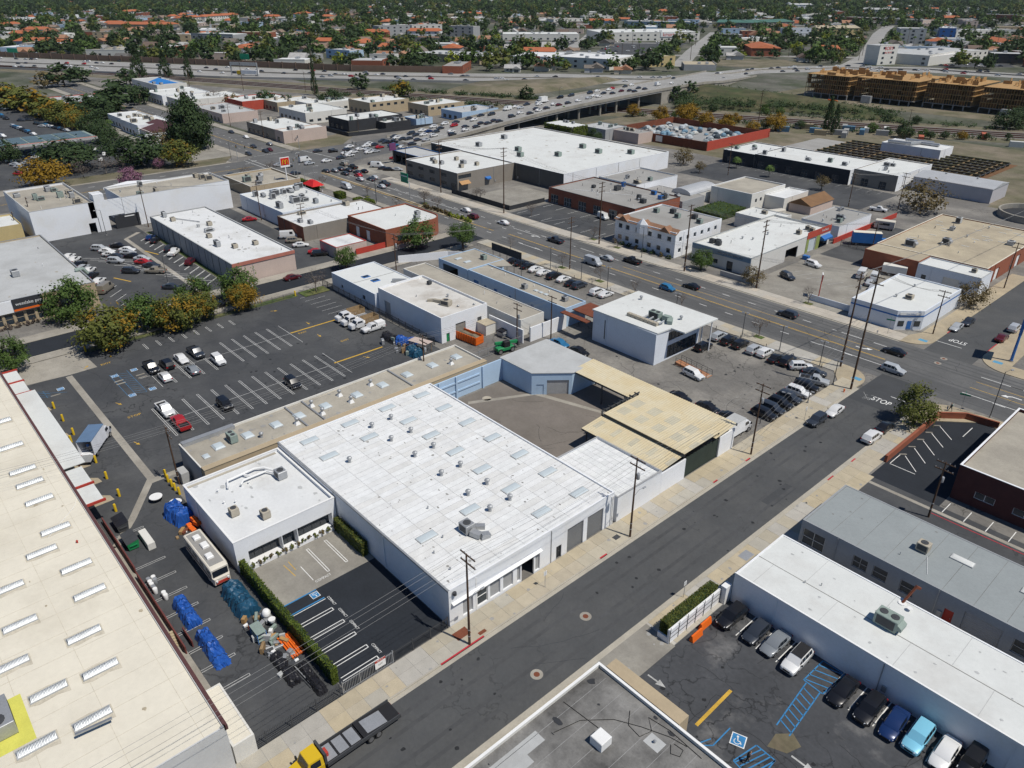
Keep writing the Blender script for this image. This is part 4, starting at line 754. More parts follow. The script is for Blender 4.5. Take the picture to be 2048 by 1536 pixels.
# ------------------------------------------------------------------ blocks around: west of the back street and across the boulevard
ML = bld('strip_mall','white strip mall wing with crowded grey roof next to the stepped gable','building',-294.5,-260,40,57.9,9.5,'white_wall','roof_greige',.6,{'+x': [(55,57,0,3.2,'open')]},'roof_pale'); clutter(ML,21,9,5,1,0,big=1.15)
MR = bld('strip_mall','long white strip mall wing with beige roof along the avenue','building',-277,-260,66,101.4,9.5,'white_wall','roof_greige',.6,{'-y': [(-268,-262,0,3,'open')]},'roof_pale'); clutter(MR,22,6,5,2,0)
t = MR.root; MB().prism([(-8.5,-18),(-8.5,0),(-13,-9)],8.8,9.6).build('gable','white_wall',t)
MB().box(8.2,8.5,-27.5,-17.6,4.5,9.5).build('bridge_wall','white_wall',t); MB().box(4,8.6,-25.6,-22.6,0,11).build('stepped_tower','white_wall',t); MB().prism([(4,-25.6),(8.6,-25.6),(8.6,-22.6),(4,-22.6)],11.0,11.6).build('tower_cap','white_wall',t); MB().box(8.52,8.7,-21,-13.5,0,4.2).build('loading_bay','charcoal',t); MB().box(8.72,8.8,-18,-15,3.4,3.7).build('bay_light','white_paint',t)
YB = bld('yellow_block','yellow-tan building at the edge of the white strip mall','building',-277,-262.6,5,37.6,6,mat('yellow_wall',(0.50,0.40,0.20),0.88,0.08,0.3),'roof_bright',.4,{},None); clutter(YB,3,2,3)
PR = bld('shop_with_sign','low shop with pale roof and black sign over its columned front','building',-246,-194.6,-5,39.0,6.1,'tan_wall','roof_pale',.35,{'+x': [(a,a + 1.7,.4,3.0,'shop','tan_wall') for a in (8,10.2,12.4,14.6,16.8,19,21.2,23.4,25.6)] + [(31,36,0,3.6,'roll','offwhite_wall')]},'galv',faces={'-x': 'white_wall'})
MB().box(25.72,26.1,-22.1,10.5,3.3,6.1).build('fascia','white_wall',PR.root); s_ = MB().box(26.12,26.35,4.2,10.4,3.5,6.3).build('sign','charcoal',PR.root); MB().box(26.352,26.37,4.2,10.4,3.5,3.95).build('sign_band','orange_paint',s_)
text('westlake pro',1.05,(26.37,7.5,5.1),(pi / 2,0,pi / 2),'white_paint',s_)
ac(PR,-213,26,2.2,1.6,1.4,'galv',1); ac(PR,-203,18,2.4,1.8,1.0,'ac_beige',1); duct(PR,[(-206.5,37.8,.4),(-206.5,39.6,.4),(-206.5,40.4,-1)],.5,'galv_green'); clutter(PR,8,0,6,0)
LW = bld('long_white_shop','long white-roofed shop with red band and pink end wall on the back street','building',-247,-186.4,69.6,87.2,5.5,'grey_wall','roof_white',.3,{},'roof_pale',faces={'+x': 'pink_wall'}); MB().box(30.32,30.5,-8.85,8.85,4.7,5.6).build('red_band',mat('salmon',(0.42,0.16,0.12),0.85,0.1),LW.root)
for i in range(13): MB().box(-30 + i * 4.7,-29.85 + i * 4.7,-8.86,-8.81,0,5.4).build('panel_joint','charcoal',LW.root)
for x,y in ((-238,73.5),(-214,75),(-226,80),(-200,76.5),(-199,82)): ac(LW,x,y,1.5,1.3,1.0,'ac_beige',1)
clutter(LW,31,3,8,1); duct(LW,[(-240,74.5,.25),(-231,79,.25)],.12,'galv')
HVB = bld('restaurant_block','white-roofed restaurant block crowded with silver exhaust units','building',-257,-225,103.2,125,5.0,'bluewhite_wall','roof_bright',.3,{},None); clutter(HVB,41,16,6,3,mats=('galv','silver','galv'),big=1.2)
TS = bld('tan_shop','low tan shop with white roof between restaurant block and brick corner building','building',-224.6,-207.6,101,132,4.5,'taupe_wall','roof_white',.4,{},None,faces={'-y': 'brick'}); clutter(TS,42,4,4,0)
BK = thing('brick_corner_shop','orange brick shop with white roof and rounded corner beside two street trees','building',(-196.7,127.4,0)); pts = [(-10.7,-11),(10.7,-11),(10.7,5.6)] + [(5.4 + 5.3 * cos(a * pi / 16),5.6 + 5.3 * sin(a * pi / 16)) for a in range(1,8)] + [(5.4,10.9),(-10.7,10.9)]
wm = MB(); n = len(pts)
for i in range(n): a,b = pts[i],pts[(i + 1) % n]; wm.quad((*a,0),(*b,0),(*b,5.4),(*a,5.4)); a2,b2 = (a[0] * .975,a[1] * .975),(b[0] * .975,b[1] * .975); wm.quad((*a,5.4),(*b,5.4),(*b2,5.4),(*a2,5.4)); wm.quad((*a2,5.4),(*b2,5.4),(*b2,5.0),(*a2,5.0))
wm.build('wall','brick',BK); MB().sheet([(x * .975,y * .975) for x,y in pts],5.0).build('roof','roof_bright',BK)
BKB = Bl(); BKB.root,BKB.c,BKB.zr = BK,(-196.7,127.4),5.0; ac(BKB,-194,133.6,1.6,1.4,1.2,'galv',1); ac(BKB,-190.5,130.8,1.6,1.4,1.2,'galv',1); pipe(BKB,-198,128)
for a in (-6,0): MB().box(a,a + 1.7,-11.06,-11.0,0,3).build('roller_door','white_paint',BK)
MB().box(10.72,10.8,-7,-4.2,1.2,3).build('window','pane',BK)
tag(MB().box(-186.3,-186.1,106,116,0,1.8).build('red_fence','red_paint'),'solid red yard fence beside the orange brick corner shop','fence')
SH = bld('yard_shed','small pale shed with red trim in the yard of the brick corner shop','shed',-196,-186.6,100,110,3.4,'pink_wall','roof_white',.15,{},'red_paint')
# fast-food corner: play roof, hedges and the tall pole sign
MC = bld('burger_restaurant','low burger restaurant with beige roof units behind the pole sign','building',-292,-268,112,132,4.2,'tan_wall','roof_greige',.6,{},'offwhite_wall'); clutter(MC,44,5,2,0,big=1.2)
ps = thing('pole_sign','red pole sign with golden double arches beside the intersection','sign',(-271,128,0)); MB().cyl((0,0),.22,0,8.6,8).build('post','white_paint',ps); MB().box(-.25,.25,-1.9,1.9,8.4,12).build('panel','white_paint',ps); f = MB().box(.26,.32,-1.7,1.7,9.2,11.8).build('face',mat('sign_red',(0.55,0.02,0.02),0.5,0.05),ps)
am = MB()
for s in (-1,1): am.tube([(0,s * .05,0),(0,s * .25,1.3),(0,s * .6,1.75),(0,s * .95,1.2),(0,s * 1.15,0)],.14,6)
am.build('arches','yellow_paint',f,(.36,0,9.5))
pc = thing('play_canopy','bright red play-yard canopy behind the burger restaurant','canopy',(-262,134,0)); MB().loft([[(-4,-2.5,2.6),(4,-2.5,2.6),(4,2.5,2.6),(-4,2.5,2.6)],[(-1.5,-.6,4.2),(1.5,-.6,4.2),(1.5,.6,4.2),(-1.5,.6,4.2)]]).build('top','sign_red',pc); MB().box(-3,-2.8,-2,-1.8,0,2.7).box(2.8,3,1.8,2,0,2.7).build('post','white_paint',pc)
# --- across the boulevard
WA = bld('grey_office','two-storey grey block office with white roof at the boulevard','building',-259.4,-225.6,174.4,203,6.7,'taupe_wall','roof_bright',.45,{'-y': [(x,x + 3.4,z,z + 1.2,'win','charcoal') for x in (-258,-250.6,-243.2,-235.8) for z in (1.2,4.2)] + [(-229.5,-226.2,0,2.6,'shop','charcoal')],'+x': [(174.8,181,4.4,5.8,'win','charcoal')]},'white_wall',faces={'-y': mat('block_taupe',(0.17,0.165,0.155),0.9,0.1,0.5)})
for x,y,a in ((-251,182,2.2),(-247,180,1.6),(-244,181,1.8),(-239,188,2.6),(-246,190,1.4),(-234,183,1.7),(-233,190,1.4)): ac(WA,x,y,a,1.4,1.2,'galv' if a > 1.7 else 'ac_beige',1)
MB().loft([[(16.95,-13.6,3.6),(16.95,-9,3.6),(16.95,-9,3.5),(16.95,-13.6,3.5)],[(18.6,-13.6,2.6),(18.6,-9,2.6),(18.6,-9,2.5),(18.6,-13.6,2.5)]]).build('awning',mat('awning_tan',(0.45,0.26,0.12),0.8,0.1),WA.root); MB().loft([[(16.95,-1,3.4),(16.95,1.8,3.4),(16.95,1.8,2.5),(16.95,-1,2.5)],[(18.2,-.6,2.9),(18.2,1.4,2.9),(18.2,1.4,2.5),(18.2,-.6,2.5)]]).build('awning','blue_paint',WA.root)
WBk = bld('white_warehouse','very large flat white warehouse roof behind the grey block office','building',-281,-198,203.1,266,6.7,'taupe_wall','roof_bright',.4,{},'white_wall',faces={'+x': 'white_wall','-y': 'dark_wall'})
for x,y in ((-243,221),(-217,243),(-229,246),(-207,252),(-234,214),(-224,226),(-262,215),(-268,235)): ac(WBk,x,y,2.6,1.8,1.6,'galv_green' if x > -250 else 'galv',1)
tag(MB().box(-225,-192.5,171.0,171.2,0,1.7).box(-192.7,-192.5,171.2,188,0,1.5).build('black_fence','charcoal'),'solid black fence around the empty concrete lot by the grey block office','fence')
PU = bld('muffler_shop','small shop with dark blue band facing the intersection','building',-286,-266.5,186,198,5,'charcoal','roof_pale',.3,{'-y': [(-284,-280,0,3.2,'open'),(-279,-275,0,3.2,'open')]},'blue_paint')
BG = bld('brick_row','long red brick row with grey vented roof and glazed shopfronts on its parking lot','building',-191.8,-152,189.2,213,5.3,'brick','roof_grey',.3,{'-y': [(x,x + 3.6,.1,3.2,'shop','offwhite_wall') for x in (-190.5,-184,-177,-170,-163,-157)]},'steel_dark'); clutter(BG,51,9,14,4,mats=('galv','blue_paint','steel_dark')); duct(BG,[(-188,192,.1),(-160,205,.1)],.06,'white_paint')
BG2 = bld('grey_roof_annex','grey-roofed annex with white side wall behind the red brick row','building',-189.5,-171.4,213.1,237,5.8,'white_wall','roof_grey',.4,{},'roof_pale'); clutter(BG2,52,3,6,1)
LT = bld('lean_to','low ribbed grey lean-to roof next to the vaulted shed','shed',-171.2,-151,213.2,226,3.8,'grey_wall','roof_grey',.1,{},None); clutter(LT,53,2,4,1)
MO = bld('two_storey_offices','pale two-storey offices with brown tiled gables on the boulevard','building',-145.5,-123,172.2,194.5,7.4,'white_wall','roof_grey',.3,{'-y': [(x,x + 1.5,z,z + 1.5,'win','white_paint') for x in (-144.2,-141.4,-137.6,-133,-129.5,-126) for z in (1.0,4.4)],'+x': [(y,y + 1.3,z,z + 1.3,'win','white_paint') for y in (174,177.4,180.8,184.2,187.6,191) for z in (1.2,4.5)]},None)
for k in range(5): ac(MO,-141 + 4 * k,186 + (k % 2) * 3,1.6,1.3,1.2,'steel_dark' if k % 2 else 'galv_green',1)
g = MB()
g.loft([[(-11.6,-11.5,6.9),(11.6,-11.5,6.9),(11.6,-11.5,6.8),(-11.6,-11.5,6.8)],[(-11.4,-9.4,8.0),(11.4,-9.4,8.0),(11.4,-9.4,7.9),(-11.4,-9.4,7.9)]])
for x in (-8,-.5,7.5): g.loft([[(x - 2,-11.7,6.9),(x + 2,-11.7,6.9),(x,-11.7,8.5)],[(x - 1.4,-9.3,7.8),(x + 1.4,-9.3,7.8),(x,-9.3,8.6)]])
g.build('tiled_skirt',mat('tile_brown',(0.26,0.145,0.09),0.9,0.15),MO.root); MB().loft([[(-2,-12.3,5),(0,-13.3,5),(2,-12.3,5),(1,-11.2,5),(-1,-11.2,5)],[(-2,-12.3,7.8),(0,-13.3,7.8),(2,-12.3,7.8),(1,-11.2,7.8),(-1,-11.2,7.8)],[(-.1,-12.2,9.4),(0,-12.3,9.4),(.1,-12.2,9.4),(.05,-12.1,9.4),(-.05,-12.1,9.4)]]).build('turret','white_wall',MO.root)
SA = bld('salon_store','white store with dark fascia lettering and a red and green loading end','building',-119.2,-100.2,175.2,218,5.0,mat('paler_wall',(0.60,0.59,0.56),0.85,0.06),'roof_bright',.45,{'+x': [(193,199.5,0,3.4,'open'),(205.6,209.6,0,4.0,'roll','skylight'),(212,217,0,2.6,'open')],'-y': [(-112.8,-110.4,1.0,2.2,'win','charcoal'),(-107.5,-105.6,0,2.6,'shop','charcoal')]},'roof_slate')
MB().box(9.53,9.62,7.4,21.3,2.9 + 1.3,6.2).build('red_fascia','red_wall',SA.root); MB().box(9.53,9.6,7.4,8.8,0,4.2).build('green_pier','green_wall',SA.root); MB().box(9.53,9.6,13.2,15.2,0,4.2).build('green_pier','green_wall',SA.root); text('True Beaus',.9,(9.66,17.5,5.2),(pi / 2,0,pi / 2),'white_paint',SA.root)
MB().box(-9.45,9.45,-21.55,-21.41,3.6,5.0).build('fascia',mat('slate_blue',(0.16,0.24,0.32),0.8,0.08),SA.root); text('SALON INTERIORS',.95,(3,-21.56,4.3),(pi / 2,0,0),'charcoal',SA.root)
MB().loft([[(9.62,15.5,3.6),(9.62,20.6,3.6),(9.62,20.6,2.4),(9.62,15.5,2.4)],[(10.9,15.5,2.9),(10.9,20.6,2.9),(10.9,20.6,2.4),(10.9,15.5,2.4)]]).build('awning','blue_paint',SA.root)
for x,y in ((-116,180),(-114.6,180.8),(-113.6,179.6),(-104,206),(-102.6,211),(-104.4,212)): ac(SA,x,y,1.4,1.1,1.1,'steel_dark' if x < -110 else 'ac_beige',1)
clutter(SA,61,0,6,3)
DK = bld('dark_roof_shop','shop with dark stained roof and white side wall beside the red fence','building',-112,-99.6,222,243,4.6,'white_wall','roof_grey',.2,{},'roof_pale'); clutter(DK,62,3,5,1)
tag(MB().box(-99.4,-99.1,219,262,0,1.6).build('red_fence','red_paint'),'long low red wall beside the dark-roofed shop and the fenced lot','wall')
TN = bld('tan_roof_warehouse','broad tan-roofed brick warehouse with scattered strip skylights','building',-84,-55.2,213,258,5.1,'brick','roof_tan',.25,{'+x': [(220,223,0,3.4,'roll','white_paint'),(236,239,0,3.4,'roll','white_paint')]},'roof_cream'); clutter(TN,63,5,8,3,mats=('galv','roof_pale'),big=1.1)
for k in range(22): MB().box(-1.0,1.0,-.12,.12,0,.08).build('strip_skylight','roof_bright',TN.root,loc(TN,rnd.uniform(-82,-58),rnd.uniform(216,256)))
MB().box(-14.4,.2,-29.6,-22.6,0,5.0).build('wing','brick',TN.root); MB().box(-14.2,0,-29.4,-22.6,5.0,5.04).build('wing_roof','roof_tan',TN.root)
WSd = bld('white_shed','small white shed with double doors in front of the tan-roofed warehouse','shed',-69.2,-53.8,205.0,212.8,4.8,'bluewhite_wall','roof_bright',.2,{'-y': [(-62.5,-58.5,0,3,'door','offwhite_wall'),(-67.8,-66.6,1,2.2,'win','steel_dark')]},'roof_pale'); ac(WSd,-57,209,1.2,1,.9,'ac_beige',1)
CS = thing('corner_shop','white corner shop with blue stripe and cut-off entrance corner at the boulevard','building',(-62,181.5,0)); pts = [(-7.4,-12.5),(3.4,-12.5),(7.6,-8.2),(7.6,12.5),(-7.4,12.5)]
wm = MB(); n = 5
for i in range(n): a,b = pts[i],pts[(i + 1) % n]; wm.quad((*a,0),(*b,0),(*b,4.7),(*a,4.7)); a2,b2 = (a[0] * .965,a[1] * .98),(b[0] * .965,b[1] * .98); wm.quad((*a,4.7),(*b,4.7),(*b2,4.7),(*a2,4.7)); wm.quad((*a2,4.7),(*b2,4.7),(*b2,4.4),(*a2,4.4))
wm.build('wall','bluewhite_wall',CS); MB().sheet([(x * .965,y * .98) for x,y in pts],4.4).build('roof','roof_bright',CS)
for i in (0,1,2):
    a,b = pts[i],pts[i + 1]; l = hypot(b[0] - a[0],b[1] - a[1]); nx,ny = (b[1] - a[1]) / l * .03,-(b[0] - a[0]) / l * .03; MB().quad((a[0] + nx,a[1] + ny,3.3),(b[0] + nx,b[1] + ny,3.3),(b[0] + nx,b[1] + ny,3.65),(a[0] + nx,a[1] + ny,3.65)).build('blue_stripe','blue_paint',CS)
def CP(s,d,z): return (3.4 + 4.2 * s + .715 * d,-12.5 + 4.3 * s - .7 * d,z)
for s0,s1,z0,z1,nm,mm_ in ((.1,.32,1,2.3,'window','pane'),(.44,.6,0,2.3,'door','blue_paint'),(.7,.92,1,2.3,'window','pane'),(-.0,1.0,.0,.35,'plinth','white_paint')): MB().quad(CP(s0,.05,z0),CP(s1,.05,z0),CP(s1,.05,z1),CP(s0,.05,z1)).build(nm,mm_,CS)
sg = MB().loft([[CP(.1,.1,3.75),CP(.9,.1,3.75),CP(.9,.1,4.35),CP(.1,.1,4.35)],[CP(.1,.2,3.75),CP(.9,.2,3.75),CP(.9,.2,4.35),CP(.1,.2,4.35)]]).build('sign','white_paint',CS); text('Auto Gallery',.42,CP(.5,.22,4.05),(pi / 2,0,pi / 4),'blue_paint',sg)
CSB = Bl(); CSB.root,CSB.c,CSB.zr = CS,(-62,181.5),4.4; ac(CSB,-60.4,179,1.6,1.4,.9,'ac_beige',1); vent(CSB,-63,178,k=.8); vent(CSB,-63,188,k=.7)
tag(MB().box(-81,-69.6,171.8,172.0,0,1.5).build('low_wall','bluewhite_wall'),'low pale wall along the sidewalk joining the white corner shop','wall'); tag(MB().box(-106,-96,170.2,170.5,0,1.4).build('low_wall','grey_wall'),'low dark grey wall with a red emblem at the van yard entrance','wall'); 
W2 = bld('white_block','plain white block with small side windows near the brown gabled hut','building',-152.5,-136,231.6,253,6,'offwhite_wall','roof_greige',.4,{'+x': [(y,y + 1.2,2.8,4,'win','charcoal') for y in (234,237,243,246)]},'white_wall')
W2b = bld('white_block','lower white annex joined to the plain white block','building',-135.9,-128.5,240,256,4.6,'offwhite_wall','roof_white',.3,{},'white_wall')
LWt = bld('low_white_store','low white-roofed store with camper parked behind it','building',-130,-116.5,213,224,4.4,'offwhite_wall','roof_bright',.3,{},None); clutter(LWt,64,1,3,0)
BH = thing('brown_hut','gabled brown-roofed hut beside the plain white block','hut',(-124,250.5,0)); MB().box(-4,4,-7.6,7.6,0,3).build('wall','pink_wall',BH); MB().loft([[(-4.3,-8,2.9),(4.3,-8,2.9),(0,-8,5)],[(-4.3,8,2.9),(4.3,8,2.9),(0,8,5)]]).build('roof','roof_brown',BH)
VS = thing('vaulted_shed','vaulted white shed with ribbed metal roof','shed',(-158,229.5,0)); MB().box(-4,4,-7.8,7.8,0,4).build('wall','offwhite_wall',VS); MB().loft([[(-4.1 * cos(a * pi / 8),y,4 + 1.7 * sin(a * pi / 8)) for a in range(9)] for y in (-8,8)]).build('roof','metal_roof',VS)
x0 = -189.5
for k,(a,b,hh_,lab,wl_m) in enumerate(((-189.5,-174,5.4,'dark-walled end unit of the long white-roofed row','charcoal'),(-173.9,-132,5.7,'long middle unit of the dark-walled white-roofed row','charcoal'),(-131.9,-115,5.9,'taupe end unit with two arched openings in the white-roofed row','taupe_wall'))):
    U = bld('row_unit',lab,'building',a,b,293.6 if k < 2 else 296.6,318.6 if k < 2 else 327,hh_,wl_m,'roof_bright',.3,{'-y': [(x,x + 2.8,.1,2.9,'shop','taupe_wall') for x in ([-187,-181] if k == 0 else [-172,-165.5,-159,-152,-146,-139] if k == 1 else [-128.5,-121.5])]},'white_wall',faces={'+x': 'white_wall'}); clutter(U,71 + k,5 if k == 1 else 3,5,1,mats=('galv_green','galv'))
MT = thing('metal_shed','ribbed grey metal shed with shallow gable beside the taupe row end','shed',(-98.6,312,0)); MB().box(-13.8,13.8,-7.8,7.8,0,5.2).build('wall',mat('metal_pale',(0.46,0.45,0.47),0.7,0.06),MT); MB().loft([[(-14,-8,5.1),(-14,8,5.1),(-14,0,6.3)],[(14,-8,5.1),(14,8,5.1),(14,0,6.3)]]).build('roof','metal_roof',MT); MTB = Bl(); MTB.root,MTB.c,MTB.zr = MT,(-98.6,312),5.8; vent(MTB,-104,312); vent(MTB,-93,312)
# bottle yard with red walls and heaps of bagged plastic
BY = thing('recycling_yard_wall','red walled recycling yard behind the white warehouse','wall',(-230,335,0))
MB().box(-38,22,-27,-26.6,0,4).build('wall_panel','rust',BY); MB().box(21.6,22,-26.6,27,0,4.2).build('wall_panel','red_wall',BY); MB().box(-38,-37.6,-26.6,26,0,3.2).build('wall_panel','rust',BY); MB().box(-38,22,26,26.4,0,3).build('wall_panel','rust',BY); MB().sheet(rect(-37.6,21.6,-26.6,26),.06).build('yard_floor','concrete_grey',BY)
for x in (-36,-27,-18,-8): MB().box(x,x + 4,-27.05,-27.01,.6,3.4).build('wall_patch','white_paint',BY)
cols = [(.45,.48,.50),(.16,.27,.36),(.38,.42,.44),(.06,.08,.10),(.50,.50,.47),(.28,.33,.35)]
for k in range(120):
    r = rnd.uniform(.8,2.0); m_ = cached(('bag',k % 6),lambda: MB().loft([[(q * (1 + .25 * sin(3 * i + z * 5)) * cos(i * pi / 4),q * (1 + .25 * cos(2 * i)) * sin(i * pi / 4),z) for i in range(8)] for q,z in ((.7,0),(1,.35),(.8,.8),(.3,1.05))]).mesh('bale','tint'))
    o = tag(ob('bale',m_,None,(rnd.uniform(-266,-210),rnd.uniform(312,356),.05),rnd.uniform(0,6),(r,r * rnd.uniform(.8,1.3),r * rnd.uniform(.8,1.3)),rnd.choice(cols)),'bagged heap of plastic bottles in the red walled recycling yard','bale','bales in the recycling yard')
# ivy-covered block, grey neighbours by the overpass
IV = thing('ivy_block','cubic block wrapped in bright green ivy with white roof','building',(-277.2,284.6,0)); MB().box(-9.5,9.5,-5.6,5.6,0,6.4).build('wall','dark_wall',IV); MB().box(-9.3,9.3,-5.4,5.4,6.4,6.5).build('roof','roof_bright',IV)
iv = MB(); r_ = random.Random(5)
for k in range(2600):
    s = r_.choice('xXyY'); z = r_.uniform(0,6.6); u = r_.uniform(-1,1); d = r_.uniform(.05,.5); p = {'x': (9.5 + d,u * 5.6,z),'X': (-9.5 - d,u * 5.6,z),'y': (u * 9.5,5.6 + d,z),'Y': (u * 9.5,-5.6 - d,z)}[s]
    a = r_.uniform(0,6); q = r_.uniform(.25,.5); iv.quad((p[0] - q * cos(a),p[1] - q * sin(a),p[2] - q * .6),(p[0] + q * cos(a),p[1] + q * sin(a),p[2] - q * .4),(p[0] + q * cos(a + .6),p[1] + q * sin(a + .6),p[2] + q * .6),(p[0] - q * cos(a + .6),p[1] - q * sin(a + .6),p[2] + q * .5))
iv.build('ivy','leaf_hedge',IV); IVB = Bl(); IVB.root,IVB.c,IVB.zr = IV,(-277.2,284.6),6.5
for x in (-281,-279,-275): ac(IVB,x,287.6,1.4,1.2,1.0,'galv',1)
for a in (('blue_grey_shed','blue-grey flat shed next to the ivy block',-273,-256,291,307,5.6,'grey_wall','roof_pale'),('pink_annex','pink-walled annex behind the blue-grey shed',-256,-240,312 - 15,308,5,'pink_wall','roof_grey')):
    U = bld(a[0],a[1],'building',*a[2:7],a[7],a[8],.3,{},None); clutter(U,int(-a[2]),3,4,1)
# --- west side of the intersection, along the railway
i = 0
for nm,lab,x0,x1,y0,y1,h,wm_,rm in (
    ('pink_corner_block','pink stucco block at the intersection with white roof',-365,-356,169.5,193,5.8,'pink_wall','roof_bright'),
    ('grey_front_block','narrow dark grey block beside the pink stucco block',-398,-366,170,192,5.5,'taupe_wall','roof_bright'),
    ('black_restaurant','black-walled restaurant with white roof behind a black fence',-384,-363,210,244,5.8,'charcoal','roof_bright'),
    ('black_annex','low black annex of the black-walled restaurant',-362.9,-354,227,243,4,'charcoal','roof_bright'),
    ('blue_cottage','small blue-grey cottage next to the black annex',-365,-353,246,257,4,'blue_wall','roof_pale'),
    ('pink_store','broad pink store with grey roof along the far boulevard',-478,-434,172,193,5,'pink_wall','roof_pale'),
    ('pale_store','pale flat store behind the narrow dark grey block',-432,-400,205,231,6,'offwhite_wall','roof_bright'),
    ('beige_two_storey','beige two-storey office with brown windows near the railway',-428,-404,249,277,7,'tan_wall','roof_bright'),
    ('beige_two_storey','second beige two-storey office beside the railway with low white wing',-398,-377.5,272,299,6,'tan_wall','roof_bright'),
    ('blue_grey_store','blue-grey store with garage opening beside the overpass ramp',-369,-349.5,275,302,5,'blue_wall','roof_pale'),
    ('white_cafe','white cafe with dark patio roof near the tall dark tree',-474,-447,124,140,5.6,'white_wall','roof_bright'),
    ('white_cafe','white dining hall joined to the maroon-roofed hall',-446.8,-420,122.5,141,6,'white_wall','roof_bright'),
    ('red_supermarket','long low store with bright red band beyond the gold street trees',-575,-538,117,147,5,'red_wall','roof_pale'),
    ('yellow_sign_shops','row of white shops with yellow signs beyond the far boulevard',-559,-526,172,203,6,'white_wall','roof_bright'),
    ('white_row','white flat row beside the red and orange stores',-524,-498,174,214,5.6,'offwhite_wall','roof_bright'),
    ('red_store','dark red store with white roof by the railway',-496,-470,200,232,5.5,'red_wall','roof_bright'),
    ('orange_store','orange-walled store with white roof by the railway',-470,-452,214,240,5.5,'tan_wall','roof_bright'),
    ('white_depot','white depot with stepped roof beside the railway',-452,-432,226,258,5.5,'offwhite_wall','roof_bright'),
    ('blue_tarp_depot','pale depot with bright blue tarpaulin roof section between the tracks',-637,-584,189,210,6,'offwhite_wall','roof_pale')):
    i += 1; U = bld(nm,lab,'building',x0,x1,y0,y1,h,wm_,rm,.4,{'-y': [(x0 + 2 + k * 5,x0 + 4.6 + k * 5,.6,2.6,'win','charcoal') for k in range(int((x1 - x0 - 3) / 5))],'+x': [(y0 + 2 + k * 5,y0 + 4.4 + k * 5,h - 2.6 if 'two_storey' in nm else 1,h - 1.2 if 'two_storey' in nm else 2.4,'win','charcoal') for k in range(int((y1 - y0 - 3) / 5))] if wm_ in ('tan_wall','offwhite_wall') else []},None); clutter(U,100 + i,4,3,1,big=1.2)
    if 'blue_tarp' in nm: MB().loft([[(0,-9,5.2),(0,9,5.2),(0,0,8)],[(20,-9,5.2),(20,9,5.2),(20,0,7)]]).build('tarpaulin_roof',mat('tarp_sky',(0.03,0.20,0.55),0.5,0.1),U.root)
MH = thing('maroon_hall','hall with maroon ribbed roof beside the tall dark tree','building',(-416,133,0)); MB().box(-12,12,-9.5,9.5,0,4.4).build('wall','offwhite_wall',MH); MB().loft([[(-12.4,-10,4.2),(-12.4,10,4.2),(-12.4,2,7)],[(12.4,-10,4.2),(12.4,10,4.2),(12.4,2,7)]]).build('roof',mat('maroon_roof',(0.09,0.04,0.045),0.8,0.12),MH)
tag(MB().box(-404,-394,118,134,0,4).build('pale_hall','roof_pale'),'low pale flat hall in front of the maroon-roofed hall','building')
GC = thing('filling_station_canopy','long filling station canopy with solar panels and red stripe','canopy',(-411,72,0)); MB().box(-11,11,-22,26,5.2,6.0).build('deck','galv_green',GC); MB().box(8.8,10.4,-22,26,6.0,6.06).build('red_stripe','red_wall',GC); MB().box(11,11.2,-22,26,5.1,6.2).build('fascia','roof_pale',GC)
for k in range(7):
    for s in range(2): MB().box(-10.4 + s * 9.2,-1.8 + s * 9.2,-21 + 6.6 * k,-15.2 + 6.6 * k,6.02,6.2).build('solar_panel',mat('solar',(0.10,0.14,0.15),0.3,0.1) if 'solar' not in M else 'solar',GC)
    MB().box(-.3,.3,-20 + 7 * k,-19.4 + 7 * k,0,5.2).build('column','white_paint',GC)
# pump works, settling basins and the timber-braced trench
PW = bld('pump_house','white pump house with silver ducts beside the railway embankment','building',-152,-126,364,378,5,'white_wall','roof_white',.2,{},None); duct(PW,[(-150,366,.8),(-140,366,1.0),(-138,372,.8),(-130,372,.8)],.8,'galv'); duct(PW,[(-146,375,.8),(-134,376,.8)],.7,'silver')
TR = thing('braced_trench','long excavation braced by rows of timber and steel beams','trench',(-138,352,0)); MB().sheet(rect(-36,38,-22,30),.05).build('trench_floor','ply_dark',TR)
for k in range(9): MB().box(-34,36,-20 + 5.6 * k,-19.3 + 5.6 * k,.05,1.7).build('waler','earth',TR)
for k in range(26): MB().box(-34 + 2.8 * k,-33.7 + 2.8 * k,-20,26,1.0 + .05 * (k % 2),1.3 + .05 * (k % 2)).build('brace','steel_dark' if k % 4 else 'wood',TR)
sheet('pit_deck',rect(-190,-170,345,378),.06,'roof_grey')
for (x,y) in ((-68,296),(-66,324)):
    b = thing('settling_tank','round concrete settling tank at the edge of the trench' if y > 300 else 'round concrete settling tank near the ribbed metal shed','tank',(x,y,0)); MB().loft([[(r * cos(i * pi / 16),r * sin(i * pi / 16),z) for i in range(32)] for r,z in ((11,0),(11,2.2),(10.4,2.2),(10.4,.6))],cap=False).build('rim','concrete',b); MB().sheet([(10.4 * cos(i * pi / 16),10.4 * sin(i * pi / 16)) for i in range(32)],.6).build('water','charcoal',b)
